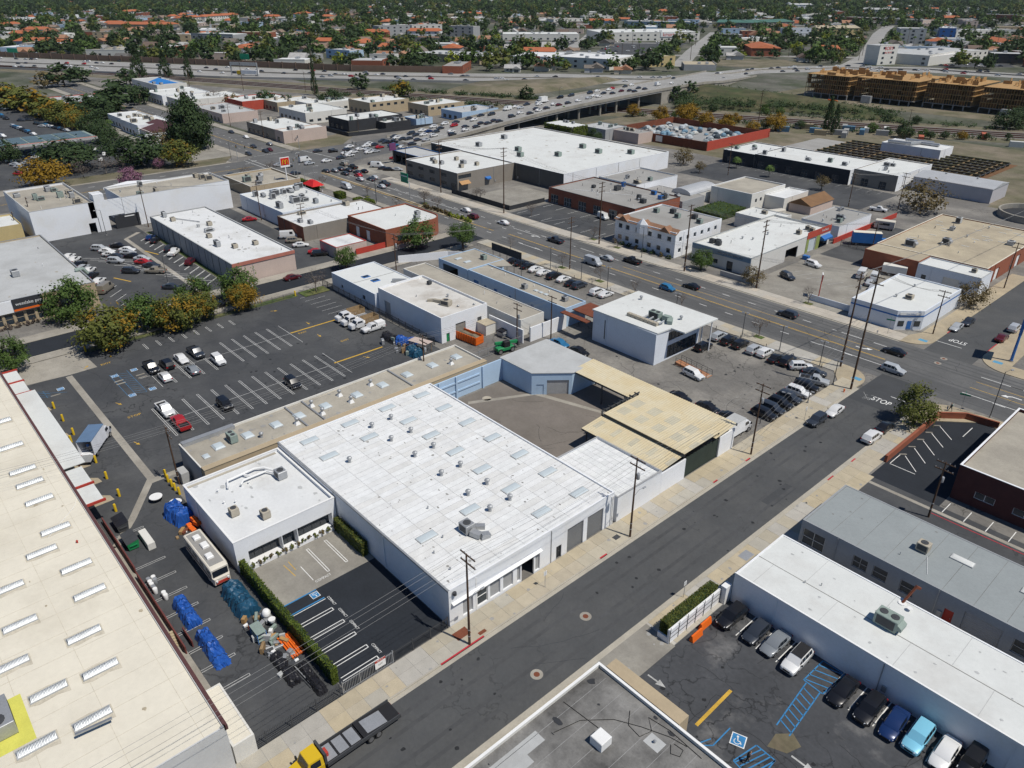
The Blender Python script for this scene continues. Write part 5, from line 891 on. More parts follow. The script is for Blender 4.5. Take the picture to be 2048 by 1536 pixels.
FAR_BOXES = [
    ('discount_store','big box discount store with red lettering beyond the interchange',-729,892,134,85,1.011,10,'offwhite_wall','roof_bright') ,
    ('flat_store','long flat white store beside the discount store lot',-820,786,103,55,0.841,7,'offwhite_wall','roof_bright') ,
    ('big_store','white store with red sign board by the freeway',-567,541,39,55,0.549,8,'white_wall','roof_white') ,
    ('big_store','white store with cream side wall by the freeway ramp',-515,563,58,55,0.293,8.5,'offwhite_wall','roof_white') ,
    ('store_row','beige store row behind the hedge near the freeway',-644,504,84,45,0.266,6.5,'tan_wall','roof_pale') ,
    ('brown_roof_store','long low store with dark brown roof among the townhouses',-879,647,74,30,0.404,5,'pink_wall','roof_brown') ,
    ('yellow_restaurant','ochre restaurant with arched windows and palms',-479,611,29,18,1.294,8,'yellow_wall','roof_tan') ,
    ('green_roof_hall','hall with green metal roof west of the street',-806,1229,54,50,0.55,9,'taupe_wall','green_roof') ,
    ('green_roof_hall','green-roofed hall with skylights beside the first one',-779,1276,97,50,1.294,9,'taupe_wall','green_roof') ,
    ('blue_apartments','pale blue apartment house above the dirt bank',-633,1129,38,24,0.841,9,'bluewhite_wall','roof_bright') ,
    ('cream_apartments','cream apartments with gables and teal awning',-601,1184,67,26,0.961,9,'yellow_wall','roof_tan') ,
    ('store_tower','square pale tower with red lettering over the store',-346,782,24,16,1.275,17,'offwhite_wall','roof_pale') ,
    ('curved_store','pale supermarket wing behind the truck trailer',-320,828,30,60,-0.06,8,'offwhite_wall','roof_white') ,
    ('curved_store','supermarket front with large arched entrance and red lettering',-335,830,65,55,1.587,9,'offwhite_wall','roof_pale') ,
    ('curved_store','supermarket end wing with three tall doorways',-327,895,54,50,1.377,8,'offwhite_wall','roof_pale') ,
    ('office_block','plain pale office block behind the supermarket',-450,1090,30,40,0.538,17,'roof_pale','roof_pale') ,
    ('blue_front_store','bright blue fronted store',-468,1254,20,30,0.453,11,'blue_paint','roof_pale') ,
    ('white_hall','long white hall beside the bright blue store',-452,1288,75,40,1.093,8,'offwhite_wall','roof_pale') ,
    ('brick_school','long brick school building',-608,1904,98,40,-0.065,9,'brick','roof_grey') ,
    ('gym_hall','pale gym hall with ribbed roof',-934,2056,80,40,0.259,9,'offwhite_wall','roof_pale') ,
    ('church','white church with square steeple',-1182,2104,69,30,0.841,14,'white_wall','roof_pale') ,
    ('brick_block','dark brick block below the pale gym hall',-732,1558,91,40,-0.205,9,'brick','roof_grey') ,
    ('brick_block','pinkish block with white band below the gym hall',-652,1548,78,40,-0.036,9,'pink_wall','roof_grey') ,
    ('white_motel','white motel blocks among trees',-1804,370,55,30,1.653,9,'white_wall','roof_bright') ,
    ('white_hall','small white hall among far trees',-1941,471,47,25,0.841,8,'white_wall','roof_bright') ,
    ('terracotta_row','orange tiled complex west wing beyond the freeway',-1475,451,54,35,0.651,7,'tan_wall','terracotta_roof') ,
    ('terracotta_row','orange tiled complex east wing beyond the freeway',-1431,485,58,35,0.665,7,'tan_wall','terracotta_roof') ,
    ('tile_roof_villa','cream villa with red tiled roof, first of three',-1604,601,68,18,2.23,9,'offwhite_wall','terracotta_roof') ,
    ('tile_roof_villa','cream villa with red tiled roof, middle of three',-1638,658,60,18,2.18,9,'offwhite_wall','terracotta_roof') ,
    ('tile_roof_villa','cream villa with red tiled roof, last of three',-1672,709,63,18,2.233,9,'offwhite_wall','terracotta_roof') ,
    ('grey_offices','three-storey grey offices beyond the freeway wall',-1039,426,66,28,0.473,11,'grey_wall','roof_bright') ,
    ('tan_offices','tan two-storey offices next to the grey offices',-1097,396,39,25,0.841,9,'tan_wall','roof_bright') ,
    ('townhouse_row','grey and white townhouse row, western block',-1024,679,48,25,1.352,13,'grey_wall','roof_grey') ,
    ('townhouse_row','grey and white townhouse row, central block',-1009,730,45,25,1.114,13,'offwhite_wall','roof_grey') ,
    ('townhouse_row','grey and white townhouse row, eastern block',-940,746,43,25,0.481,13,'grey_wall','roof_grey') ,
    ('parking_deck','dark blue parking deck behind the discount store',-902,1145,110,45,0.546,9,'slate_blue','roof_pale') ,
    ('flat_hall','flat white hall at the far end of the freeway',-1336,247,42,30,1.858,7,'white_wall','roof_bright') ,
    ('tan_block','tan flat block with cypress row',-1195,1080,67,30,1.37,8,'tan_wall','roof_tan') ,
    ('tan_block','off-white block behind the flat store',-1107,1124,62,30,1.271,8,'offwhite_wall','roof_tan') ,
    ('tan_block','off-white block beside the cypress row',-1147,1257,62,30,1.084,8,'offwhite_wall','roof_pale') ,
    ('tile_roof_villa','long red tiled villa among the eucalyptus',-1412,1148,41,22,0.841,8,'pink_wall','terracotta_roof') ,
    ('dark_store','dark store at the end of the supermarket lot',-272,892,27,30,0.525,8,'charcoal','roof_pale') ,
    ('blue_flats','blue flats just behind the freeway wall',-742,433,34,20,0.241,8,'blue_wall','roof_pale') ,
    ('drive_in','low drive-in with red sign band',-635,959,34,22,0.343,7,'dark_wall','roof_pale') ,
    ('white_store','white store with slanted canopy near the dirt bank',-568,903,49,20,1.318,8,'offwhite_wall','roof_white') ,
]
FWY_N = [(-375,503),(-376,623),(-337,697),(-281,740),(-211,750)]
FWY_F = [(-413,552),(-405,674),(-360,743),(-299,784),(-223,787)]
HILL = [(-298,402),(-349,468),(-358,509),(-298,497),(-189,475),(-181,457),(-242,445)]
SLOPE = [(-459,338),(-479,382),(-424,498),(-411,435),(-408,374),(-441,358)]
BANK = [(-463,651),(-479,714),(-431,754),(-392,731),(-400,661)]
DIRT_W = [(-354,167),(-367,220),(-336,190),(-336,167)]
ROAD1 = [(-338,687),(-392,855),(-557,1238),(-657,1495)]
ROAD2 = [(-667,683),(-731,777),(-900,987),(-983,1132)]
ROAD3 = [(-459,619),(-555,772),(-746,1091)]
ROAD4 = [(-1064,1587),(-1573,2437),(-1992,3133)]
ROAD5 = [(-1022,1932),(-1760,3393)]
KLOT = [(-714,820),(-640,879),(-489,585),(-628,691)]
KLOT2 = [(-823,722),(-756,797),(-671,679),(-743,636)]
DLOT = [(-303,793),(-247,844),(-285,916),(-300,846)]
CLOT = [(-609,97),(-530,99),(-468,103),(-466,74),(-511,78)]
# ------------------------------------------------------------------ freeway, overpass, railway
fn = [(-1500,-230),(-862,145),(-740,215),(-653,264),(-567,333),(-505,385),(-455,430),(-415,470)] + FWY_N + [(60,745)]
ff = [(-1630,-195),(-992,170),(-860,242),(-750,302),(-624,367),(-549,430),(-490,492),(-448,520)] + FWY_F + [(60,785)]
fw_ = struct(strip(fn,ff,Z_ROAD + .01).build('freeway','freeway'))
def between(t): return [(a[0] + (b[0] - a[0]) * t,a[1] + (b[1] - a[1]) * t) for a,b in zip(fn,ff)]
lm = MB()
for t in (.08,.2,.32,.43,.57,.68,.8,.92):
    c = between(t)
    for i in range(len(c) - 1):
        L = hypot(c[i + 1][0] - c[i][0],c[i + 1][1] - c[i][1]); n = max(1,int(L / 15)); dx,dy = (c[i + 1][0] - c[i][0]) / L,(c[i + 1][1] - c[i][1]) / L
        for k in range(n): u = k * 15; x,y = c[i][0] + dx * u,c[i][1] + dy * u; lm.sheet([(x - dy * .15,y + dx * .15),(x + dx * 5 - dy * .15,y + dy * 5 + dx * .15),(x + dx * 5 + dy * .15,y + dy * 5 - dx * .15),(x + dy * .15,y - dx * .15)],Z_ROAD + .03)
lm.build('lane_marking','mark_white',fw_)
def fence_line(name,pts,z0,z1,th,m,label=None,cat='wall',parent=None):
    b = MB()
    for i in range(len(pts) - 1):
        (x0,y0),(x1,y1) = pts[i][:2],pts[i + 1][:2]; l = hypot(x1 - x0,y1 - y0); nx,ny = -(y1 - y0) / l * th / 2,(x1 - x0) / l * th / 2
        za = pts[i][2] if len(pts[i]) > 2 else 0; zb = pts[i + 1][2] if len(pts[i + 1]) > 2 else 0
        b.loft([[(x0 + nx,y0 + ny,za + z0),(x0 - nx,y0 - ny,za + z0),(x0 - nx,y0 - ny,za + z1),(x0 + nx,y0 + ny,za + z1)],[(x1 + nx,y1 + ny,zb + z0),(x1 - nx,y1 - ny,zb + z0),(x1 - nx,y1 - ny,zb + z1),(x1 + nx,y1 + ny,zb + z1)]])
    o = b.build(name,m,parent)
    return tag(o,label,cat) if label else o
fence_line('median_barrier',between(.5),0,1.0,.5,'concrete','concrete barrier along the middle of the freeway','barrier')
fence_line('sound_wall',[(x - 3,y + 4) for x,y in ff[:6]],0,5,.6,mat('sound_brown',(0.17,0.115,0.085),0.9,0.12,0.3),'tall brown sound wall along the far edge of the freeway')
for i in range(40):
    t = i / 39 * 4; k = min(int(t),3); a,b = ff[k + 1 - 1],ff[k + 1]; u = t - k; MB().box(-.5,.5,-.5,.5,0,5.5).build('pilaster','sound_brown',bpy.data.objects['sound_wall'],(a[0] + (b[0] - a[0]) * u - 3,a[1] + (b[1] - a[1]) * u + 4,0))
fence_line('retaining_wall',[(x + 2,y - 2) for x,y in fn[1:7]],0,1.6,.6,'concrete_grey','concrete retaining wall below the near edge of the freeway')
# overpass: ramp, bridge deck on columns, parapets
OV = thing('overpass','long concrete overpass carrying jammed traffic over the railway','bridge',(-320,330,0))
prof = [(216,-307,-337,.05),(245,-308,-337,2.0),(272,-309,-336.5,4.2),(300,-309,-337,6.2),(330,-309.5,-338,7.8),(365,-311,-339.5,8.7),(400,-315,-343,8.9),(440,-321,-351,8.6),(480,-331,-364,6.8),(520,-343,-384,3.6),(560,-356,-402,1.2),(600,-365,-415,.15)]
def ovz(y):
    for a,b in zip(prof,prof[1:]):
        if a[0] <= y <= b[0]: u = (y - a[0]) / (b[0] - a[0]); return a[3] + (b[3] - a[3]) * u,a[1] + (b[1] - a[1]) * u,a[2] + (b[2] - a[2]) * u
    return (.05,-307,-337)
d = MB(); rings = [[(xn + 320,y - 330,z),(xf + 320,y - 330,z),(xf + 320,y - 330,z - min(1.5,z)),(xn + 320,y - 330,z - min(1.5,z))] for y,xn,xf,z in prof]; d.loft(rings); d.build('deck','freeway',OV)
for side_,k in (('near',1),('far',2)):
    b = MB(); b.loft([[(r[k] + 320 + (.3 if k == 1 else -.3),r[0] - 330,r[3] - .6 if r[3] > .7 else 0),(r[k] + 320 - (.1 if k == 1 else -.1),r[0] - 330,r[3] - .6 if r[3] > .7 else 0),(r[k] + 320 - (.1 if k == 1 else -.1),r[0] - 330,r[3] + 1.0),(r[k] + 320 + (.3 if k == 1 else -.3),r[0] - 330,r[3] + 1.0)] for r in prof]); b.build('parapet','concrete',OV)
b = MB()
for (y0,y1) in ((216,271),(412,600)):
    ys = [y0] + [r[0] for r in prof if y0 < r[0] < y1] + [y1]
    for ya,yb in zip(ys,ys[1:]):
        za,xa,fa_ = ovz(ya); zb,xb,fb_ = ovz(yb); b.quad((xa + 320,ya - 330,0),(xb + 320,yb - 330,0),(xb + 320,yb - 330,zb - .1),(xa + 320,ya - 330,za - .1)); b.quad((fa_ + 320,ya - 330,0),(fb_ + 320,yb - 330,0),(fb_ + 320,yb - 330,zb - .1),(fa_ + 320,ya - 330,za - .1))
for y in (271,412): z,xn,xf = ovz(y); b.quad((xn + 320,y - 330,0),(xf + 320,y - 330,0),(xf + 320,y - 330,z - .1),(xn + 320,y - 330,z - .1))
b.build('abutment','concrete',OV)
for y in (283,312,330,349,364,388):
    z,xn,xf = ovz(y)
    for k in range(4): x = xn - 2 + (xf - xn + 4) * k / 3; MB().cyl((x + 320,y - 330),.7,0,z - 1.4,10).build('column','concrete',OV)
ol = MB()
for t in (.1,.25,.38,.62,.75,.9):
    for y in range(218,590,9):
        z,xn,xf = ovz(y); z2,xn2,xf2 = ovz(y + 2.4); x = xn + (xf - xn) * t + 320; x2 = xn2 + (xf2 - xn2) * t + 320; ol.quad((x - .1,y - 330,z + .02),(x + .1,y - 330,z + .02),(x2 + .1,y + 2.4 - 330,z2 + .02),(x2 - .1,y + 2.4 - 330,z2 + .02))
ol.build('lane_marking','mark_white',OV)
RAIL = [(-1500,-190),(-880,148),(-751,205),(-645,247),(-503,300),(-426,332),(-385,348),(-227,415),(-122,462),(60,540)]
bed = struct(strip(offset(RAIL,-11),offset(RAIL,11),.04).build('railway_bed','ballast'))
sheet('verge',[*offset(RAIL,-26),*offset(RAIL,22)[::-1]],.025,'dry_earth')
for k,dd in enumerate((-6.5,-.5,5.5)):
    r = MB()
    for g_ in (-.75,.75):
        for a,c in zip(offset(RAIL,dd + g_),offset(RAIL,dd + g_)[1:]): r.bar((*a,.2),(*c,.2),.16,.2)
    r.build('rail','rust',bed)
    s = strip(offset(RAIL,dd - 1.3),offset(RAIL,dd + 1.3),.07).build('sleeper_strip','steel_dark',bed)
sheet('slope',SLOPE,.03,'dry_earth'); sheet('hill',HILL,.03,'scrub'); sheet('dirt_bank',BANK,.05,'dry_earth'); sheet('vacant_lot',DIRT_W + [],.05,'dry_earth')
hl = MB(); n = 10
struct(MB().loft([[(x,y,.02) for x,y in HILL],[(-300 + (x + 300) * .75 - 5,470 + (y - 470) * .45,4.5) for x,y in HILL],[(-300 + (x + 300) * .5 - 10,475 + (y - 475) * .2,6) for x,y in HILL]],cap=True).build('hill','scrub',smooth=60))
struct(MB().loft([[(x,y,.02) for x,y in SLOPE],[(-450 + (x + 450) * .8,430 + (y - 430) * .8,3) for x,y in SLOPE]]).build('slope','dry_earth',smooth=60))
for nm,pts,wd in (('road',ROAD1,9),('road',ROAD2,9),('road',ROAD3,8),('road',ROAD4,8),('road',ROAD5,8),('road',[(-700,560),(-560,690),(-440,800),(-300,900)],6),('road',[(-1200,420),(-900,640),(-640,860)],6)):
    struct(strip(offset(pts,-wd),offset(pts,wd),.06 + rnd.random() * .03).build(nm,'freeway'))
for pts in (KLOT,KLOT2,DLOT): sheet('car_park',pts,.05,'asphalt_lot')
sheet('car_park',rect(-700,-342,-40,112),.04,'asphalt_lot'); sheet('car_park',rect(-760,-338,172,300),.018,'asphalt_old'); sheet('car_park',rect(-300,-60,300,420),.016,'dry_earth'); sheet('car_park',[(-460,118),(-345,118),(-345,139),(-460,139)],.045,'concrete_lot')
# ------------------------------------------------------------------ timber-framed construction site
sheet('building_site',rect(-300,60,500,620),.05,'dry_earth')
for k,(x0,x1,y0,y1,nf) in enumerate(((-276,-246,518,560,4),(-243,-204,522,566,4),(-200,-172,526,566,4),(-168,-122,528,572,4),(-116,-70,528,575,4),(-64,0,530,575,4))):
    T = thing('timber_frame_block',('raw timber-framed apartment block under construction, ' + ('beside the site entrance','second along the railway','narrow one in the middle','with broad yellow deck','behind the tower crane','farthest along the railway')[k]),'building site',(x0,y0,0)); lx,ly = x1 - x0,y1 - y0; r = random.Random(k)
    MB().box(0,lx,0,ly,2.8,3.1).build('podium','concrete_grey',T); pm = MB()
    for i in range(int(lx / 6) + 1): pm.box(i * 6 - .3,i * 6 + .3,.2,.8,0,2.8)
    pm.build('podium_column','concrete_grey',T)
    for f in range(nf):
        z = 3.1 + 2.9 * f; MB().box(-.3,lx + .3,-.3,ly + .3,z + 2.7,z + 2.95).build('floor_deck','raw_wood',T); st = MB()
        for i in range(int(lx / 1.5)): st.box(i * 1.5,i * 1.5 + .22,0,.25,z,z + 2.7)
        for i in range(int(ly / 2.0)): st.box(lx - .25,lx,i * 2,i * 2 + .22,z,z + 2.7)
        for i in range(int(lx / 5)): st.box(i * 5,i * 5 + .3,4,4.2,z,z + 2.7)
        struct(st.build('stud_frame','raw_wood',T),'stuff'); pn = MB(); 
        for i in range(int(lx / 3)):
            if r.random() < .6: pn.box(i * 3,i * 3 + 2.6,1.2,1.4,z,z + 2.7)
        struct(pn.build('sheathing','ply_dark',T),'stuff')
    tz = 3.1 + 2.9 * nf; tw = MB()
    for i in range(28): xx,yy = r.uniform(0,lx - 4),r.uniform(0,ly - 4); (tw.box(xx,xx + r.uniform(2,6),yy,yy + .2,tz,tz + r.uniform(1.4,2.8)) if r.random() < .5 else tw.box(xx,xx + .2,yy,yy + r.uniform(2,6),tz,tz + r.uniform(1.4,2.8)))
    struct(tw.build('wall_frame','raw_wood',T),'stuff')
cr = thing('tower_crane','orange lattice tower crane standing among the timber blocks','crane',(-119,524,0)); MB().box(-.9,.9,-.9,.9,0,21).build('mast','orange_paint',cr); MB().bar((-1,0,20),(-4,6,27),.8,.8).build('jib','yellow_paint',cr); MB().box(-3,3,-2,2,0,2.4).build('base','orange_paint',cr)
for x,y,l_ in ((-232,517,'grey site container by the timber blocks'),(-150,520,'pale site container below the yellow deck'),(-60,524,'white site tank beside the crane')): tag(MB().bev(-3,3,-1.3,1.3,0,4.5,.1).build('site_container','galv',None,(x,y,0)),l_,'container')
for k,a in enumerate(((-292,505),(-262,506),(-250,508))): tag(MB().bev(-4,4,-.4,.4,0,1.0,.15).build('water_barrier','orange_paint',None,(*a,.05),rz=-.3),'orange water-filled barrier at the site entrance','barrier','orange barriers by the site entrance')
# ------------------------------------------------------------------ stores and halls beyond the freeway
mat('green_roof',(0.07,0.16,0.13),0.7,0.1,0.3); mat('terracotta_roof',(0.40,0.13,0.06),0.9,0.15,0.5)
def far_box(nm,lab,x,y,L,D,a,h,wm_,rm):
    t = thing(nm,lab,'building',(x,y,0),a); MB().box(-L / 2,L / 2,-D / 2,D / 2,0,h).build('wall',wm_,t)
    if rm in ('terracotta_roof','green_roof') or nm in ('church','gym_hall','cream_apartments'):
        for i in range(max(1,int(L / 28))):
            n_ = max(1,int(L / 28)); a0,a1 = -L / 2 + L * i / n_,-L / 2 + L * (i + 1) / n_; MB().loft([[(a0 - .6,-D / 2 - .8,h),(a0 - .6,D / 2 + .8,h),(a0 + 2,0,h + 3.4)],[(a1 + .3,-D / 2 - .8,h),(a1 + .3,D / 2 + .8,h),(a1 - 2,0,h + 3.4)]]).build('roof',rm,t)
    else:
        MB().box(-L / 2 + .4,L / 2 - .4,-D / 2 + .4,D / 2 - .4,h,h + .08).build('roof',rm,t); MB().box(-L / 2 - .1,L / 2 + .1,-D / 2 - .1,-D / 2 + .4,h,h + .8).build('parapet',wm_,t)
        r = random.Random(int(L * 7 + x)); me = cached('farac',lambda: MB().bev(-1.5,1.5,-1.2,1.2,0,1.7,.1).mesh('air_conditioner','galv'))
        for _ in range(int(L / 14)): ob('air_conditioner',me,t,(r.uniform(-L / 2 + 3,L / 2 - 3),r.uniform(-D / 2 + 4,D / 2 - 4),h + .08))
    nf = max(1,int(h // 4)); nw = max(2,int(L / 9))
    for f in range(nf):
        for i in range(nw):
            me = cached(('fwin',nm in ('townhouse_row','church')),lambda: MB().box(-1.4,1.4,-.06,0,0,1.9).mesh('window','pane'))
            ob('window',me,t,(-L / 2 + L * (i + .5) / nw,-D / 2 - .01,1 + f * (h / nf)))
    if nm == 'church': MB().box(-L / 2 - 1,-L / 2 + 6,-D / 2 - 1,-D / 2 + 6,0,20).build('steeple','white_wall',t)
    if nm == 'discount_store': s = MB().box(12,34,-D / 2 - .5,-D / 2 - .05,4.6,10.6).build('sign','white_paint',t); text('kmart',6.6,(23,-D / 2 - .56,7.4),(pi / 2,0,0),'sign_red',s)
    if nm == 'store_tower': text("BOB'S",4.2,(0,-D / 2 - .1,14.2),(pi / 2,0,0),'sign_red',t); text('BIG BOYS',2.2,(0,-D / 2 - .1,10.6),(pi / 2,0,0),'sign_red',t)
    if 'arched entrance' in lab: text("BOB'S FURNITURE",3.0,(0,-D / 2 - .1,7.0),(pi / 2,0,0),'sign_red',t); MB().box(-9,9,-D / 2 - .08,-D / 2 - .02,0,5).build('entrance','charcoal',t)
    if 'red sign board' in lab: MB().box(0,9,-D / 2 - .3,-D / 2 - .02,5,9).build('sign','red_wall',t)
    return t
for a in FAR_BOXES: far_box(*a)
for k,(x,y,rz,L,H) in enumerate(((-968,178,.5,14,4),(-735,322,.5,10,5))):
    t = thing('freeway_sign','green freeway direction sign ' + ('at the far left bend of the sound wall' if 0 else ('beside the white motel side of the wall','by the tan offices')[k]),'sign',(x,y,0),rz); MB().box(-L / 2,L / 2,-.2,.2,5.5,5.5 + H).build('panel','sign_green',t); MB().box(-.3,.3,.22,.7,0,8).build('post','galv',t)
g_ = thing('sign_gantry','steel sign gantry over the freeway lanes','gantry',(-655,285,0),.55); MB().box(-13,13,-.5,.5,8,10.4).build('truss','galv',g_); MB().box(-13,-12.3,-.4,.4,0,8).build('post','galv',g_); MB().box(12.3,13,-.4,.4,0,8).build('post','galv',g_)
tr = thing('cell_tower','tall slim cell tower disguised as a pine','tower',(-505,268,0)); MB().cyl((0,0),.5,0,27,8,.3).build('mast','bark',tr)
# ------------------------------------------------------------------ houses of the suburb
ROOFS = [(.12,.115,.11),(.17,.15,.13),(.23,.17,.13),(.30,.15,.09),(.28,.27,.26),(.40,.39,.38),(.15,.11,.09),(.35,.19,.12)]; RNAME = ['charcoal','grey-brown','brown','terracotta','grey','pale grey','dark brown','red-brown']
WALLS = [(.55,.52,.46),(.62,.60,.56),(.45,.38,.30),(.50,.50,.50),(.60,.53,.42)]; WNAME = ['cream','white','tan','grey','beige']
hw = MB().box(-6,6,-4.5,4.5,0,3.2).add([(-6,-4.5,3.2),(-6,4.5,3.2),(-6,0,5.2)],[(0,1,2)]).add([(6,-4.5,3.2),(6,4.5,3.2),(6,0,5.2)],[(0,1,2)]).box(1,7.5,-8,-4.5,0,3.0).mesh('wall','tint')
hr = MB().loft([[(-6.6,-5.2,2.9),(-6.6,5.2,2.9),(-6.6,0,5.5)],[(6.6,-5.2,2.9),(6.6,5.2,2.9),(6.6,0,5.5)]]).loft([[(.6,-8.5,2.9),(7.9,-8.5,2.9),(4.2,-8.5,4.8)],[(.6,-2,2.9),(7.9,-2,2.9),(4.2,0,4.8)]]).mesh('roof','tint_rough')
hwin = MB().box(-4.5,-2.5,-4.56,-4.5,1,2.4).box(-1.5,.3,-4.56,-4.5,1,2.4).box(2.4,6,-8.06,-8,.1,2.3).mesh('window','pane')
BOXR = [(b[2],b[3],max(b[4],b[5]) / 2 + 8) for b in FAR_BOXES]
def fwd(u,v): # a point u metres ahead of the drone and v metres to its right, on the ground
    return (cos(YAW) * u + sin(YAW) * v,sin(YAW) * u - cos(YAW) * v)
def seg_d(px,py,pts): 
    best = 1e9
    for a,b in zip(pts,pts[1:]):
        dx,dy = b[0] - a[0],b[1] - a[1]; t_ = max(0,min(1,((px - a[0]) * dx + (py - a[1]) * dy) / (dx * dx + dy * dy))); best = min(best,hypot(px - a[0] - dx * t_,py - a[1] - dy * t_))
    return best
ROADS = (ROAD1,ROAD2,ROAD3,ROAD4,ROAD5)
def inpoly(x,y,P_):
    c = False; j = len(P_) - 1
    for i in range(len(P_)):
        if (P_[i][1] > y) != (P_[j][1] > y) and x < (P_[j][0] - P_[i][0]) * (y - P_[i][1]) / (P_[j][1] - P_[i][1]) + P_[i][0]: c = not c
        j = i
    return c
FWP = fn + ff[::-1]
def beyond(x,y): # on the far side of the freeway
    if inpoly(x,y,FWP) or seg_d(x,y,ff) < 14: return False
    k = min(range(len(ff)),key=lambda i: hypot(x - ff[i][0],y - ff[i][1])); a,b = ff[max(k - 1,0)],ff[min(k + 1,len(ff) - 1)]
    return (b[0] - a[0]) * (y - a[1]) - (b[1] - a[1]) * (x - a[0]) > 0
def free(x,y,r):
    if any(hypot(x - bx,y - by) < br + r for bx,by,br in BOXR): return False
    if any(seg_d(x,y,p) < 10 + r for p in ROADS): return False
    return not any(inpoly(x,y,p) for p in (KLOT,KLOT2,DLOT,BANK))
hr_ = random.Random(77); spots = []; tries = 0
FB = [('white_wall','white'),('tan_wall','tan'),('offwhite_wall','cream'),('pink_wall','pinkish'),('grey_wall','grey'),('brick','brick'),('blue_wall','pale blue')]; FR = [('roof_bright','white'),('roof_white','whitish'),('roof_pale','pale grey'),('roof_grey','grey'),('terracotta_roof','tiled'),('roof_tan','tan')]; k = 0
while k < 240:
    u = 640 + 1500 * hr_.random() ** 1.25; v = hr_.uniform(-.7,.7) * u; x,y = fwd(u,v); L_,D_ = hr_.uniform(18,60),hr_.uniform(14,30)
    if not beyond(x,y) or not free(x,y,L_ / 2): continue
    w_,r_ = hr_.choice(FB),hr_.choice(FR); t = far_box('flat_block',f'{w_[1]} block with {r_[1]} roof among the trees beyond the freeway',x,y,L_,D_,.72 + hr_.choice((0,pi / 2)),hr_.choice((5,6,8)),w_[0],r_[0]); t['group'] = 'blocks beyond the freeway'; BOXR.append((x,y,L_ / 2 + 4)); k += 1
while len(spots) < 290 and tries < 20000:
    tries += 1; u = 560 + 1500 * hr_.random() ** 1.5; v = hr_.uniform(-.72,.72) * u; x,y = fwd(u,v)
    if beyond(x,y) and free(x,y,9) and all(hypot(x - a,y - b) > 17 for a,b,_ in spots): spots.append((x,y,u))
ST_A = .72
for x,y,u in spots:
    ri,wi = hr_.randrange(8),hr_.randrange(5); k = hr_.uniform(1.0,1.5)
    t = thing('house',f'{WNAME[wi]} suburban house with {RNAME[ri]} gable roof beyond the freeway','house',(x,y,0),ST_A + hr_.choice((0,pi / 2,pi,-pi / 2)) + hr_.uniform(-.05,.05),'houses of the suburb'); t.scale = (k,k,k * hr_.choice((1,1,1.25)))
    ob('wall',hw,t,color=WALLS[wi]); ob('roof',hr,t,color=ROOFS[ri]); ob('window',hwin,t)
m = MB(); far_h = []
while len(far_h) < 900:
    u = 1500 + 2600 * hr_.random(); v = hr_.uniform(-.75,.75) * u; x,y = fwd(u,v)
    if free(x,y,5): far_h.append((x,y))
for x,y in far_h:
    k = hr_.uniform(1.0,2.2); c,s_ = cos(ST_A),sin(ST_A); rt = lambda a,b: (x + (a * c - b * s_) * k,y + (a * s_ + b * c) * k)
    m.k = 0; m.loft([[(*rt(a,b),z) for a,b in ((-6,-4.5),(6,-4.5),(6,4.5),(-6,4.5))] for z in (0,3.6)]); m.k = hr_.randrange(1,4); m.loft([[(*rt(-6.5,-5),3.4),(*rt(-6.5,5),3.4),(*rt(-6.5,0),6)],[(*rt(6.5,-5),3.4),(*rt(6.5,5),3.4),(*rt(6.5,0),6)]])
struct(tag(m.build('distant_houses',['offwhite_wall','roof_grey','roof_pale','terracotta_roof']),'faint rooftops of the farthest suburb below the horizon','houses'),'stuff')
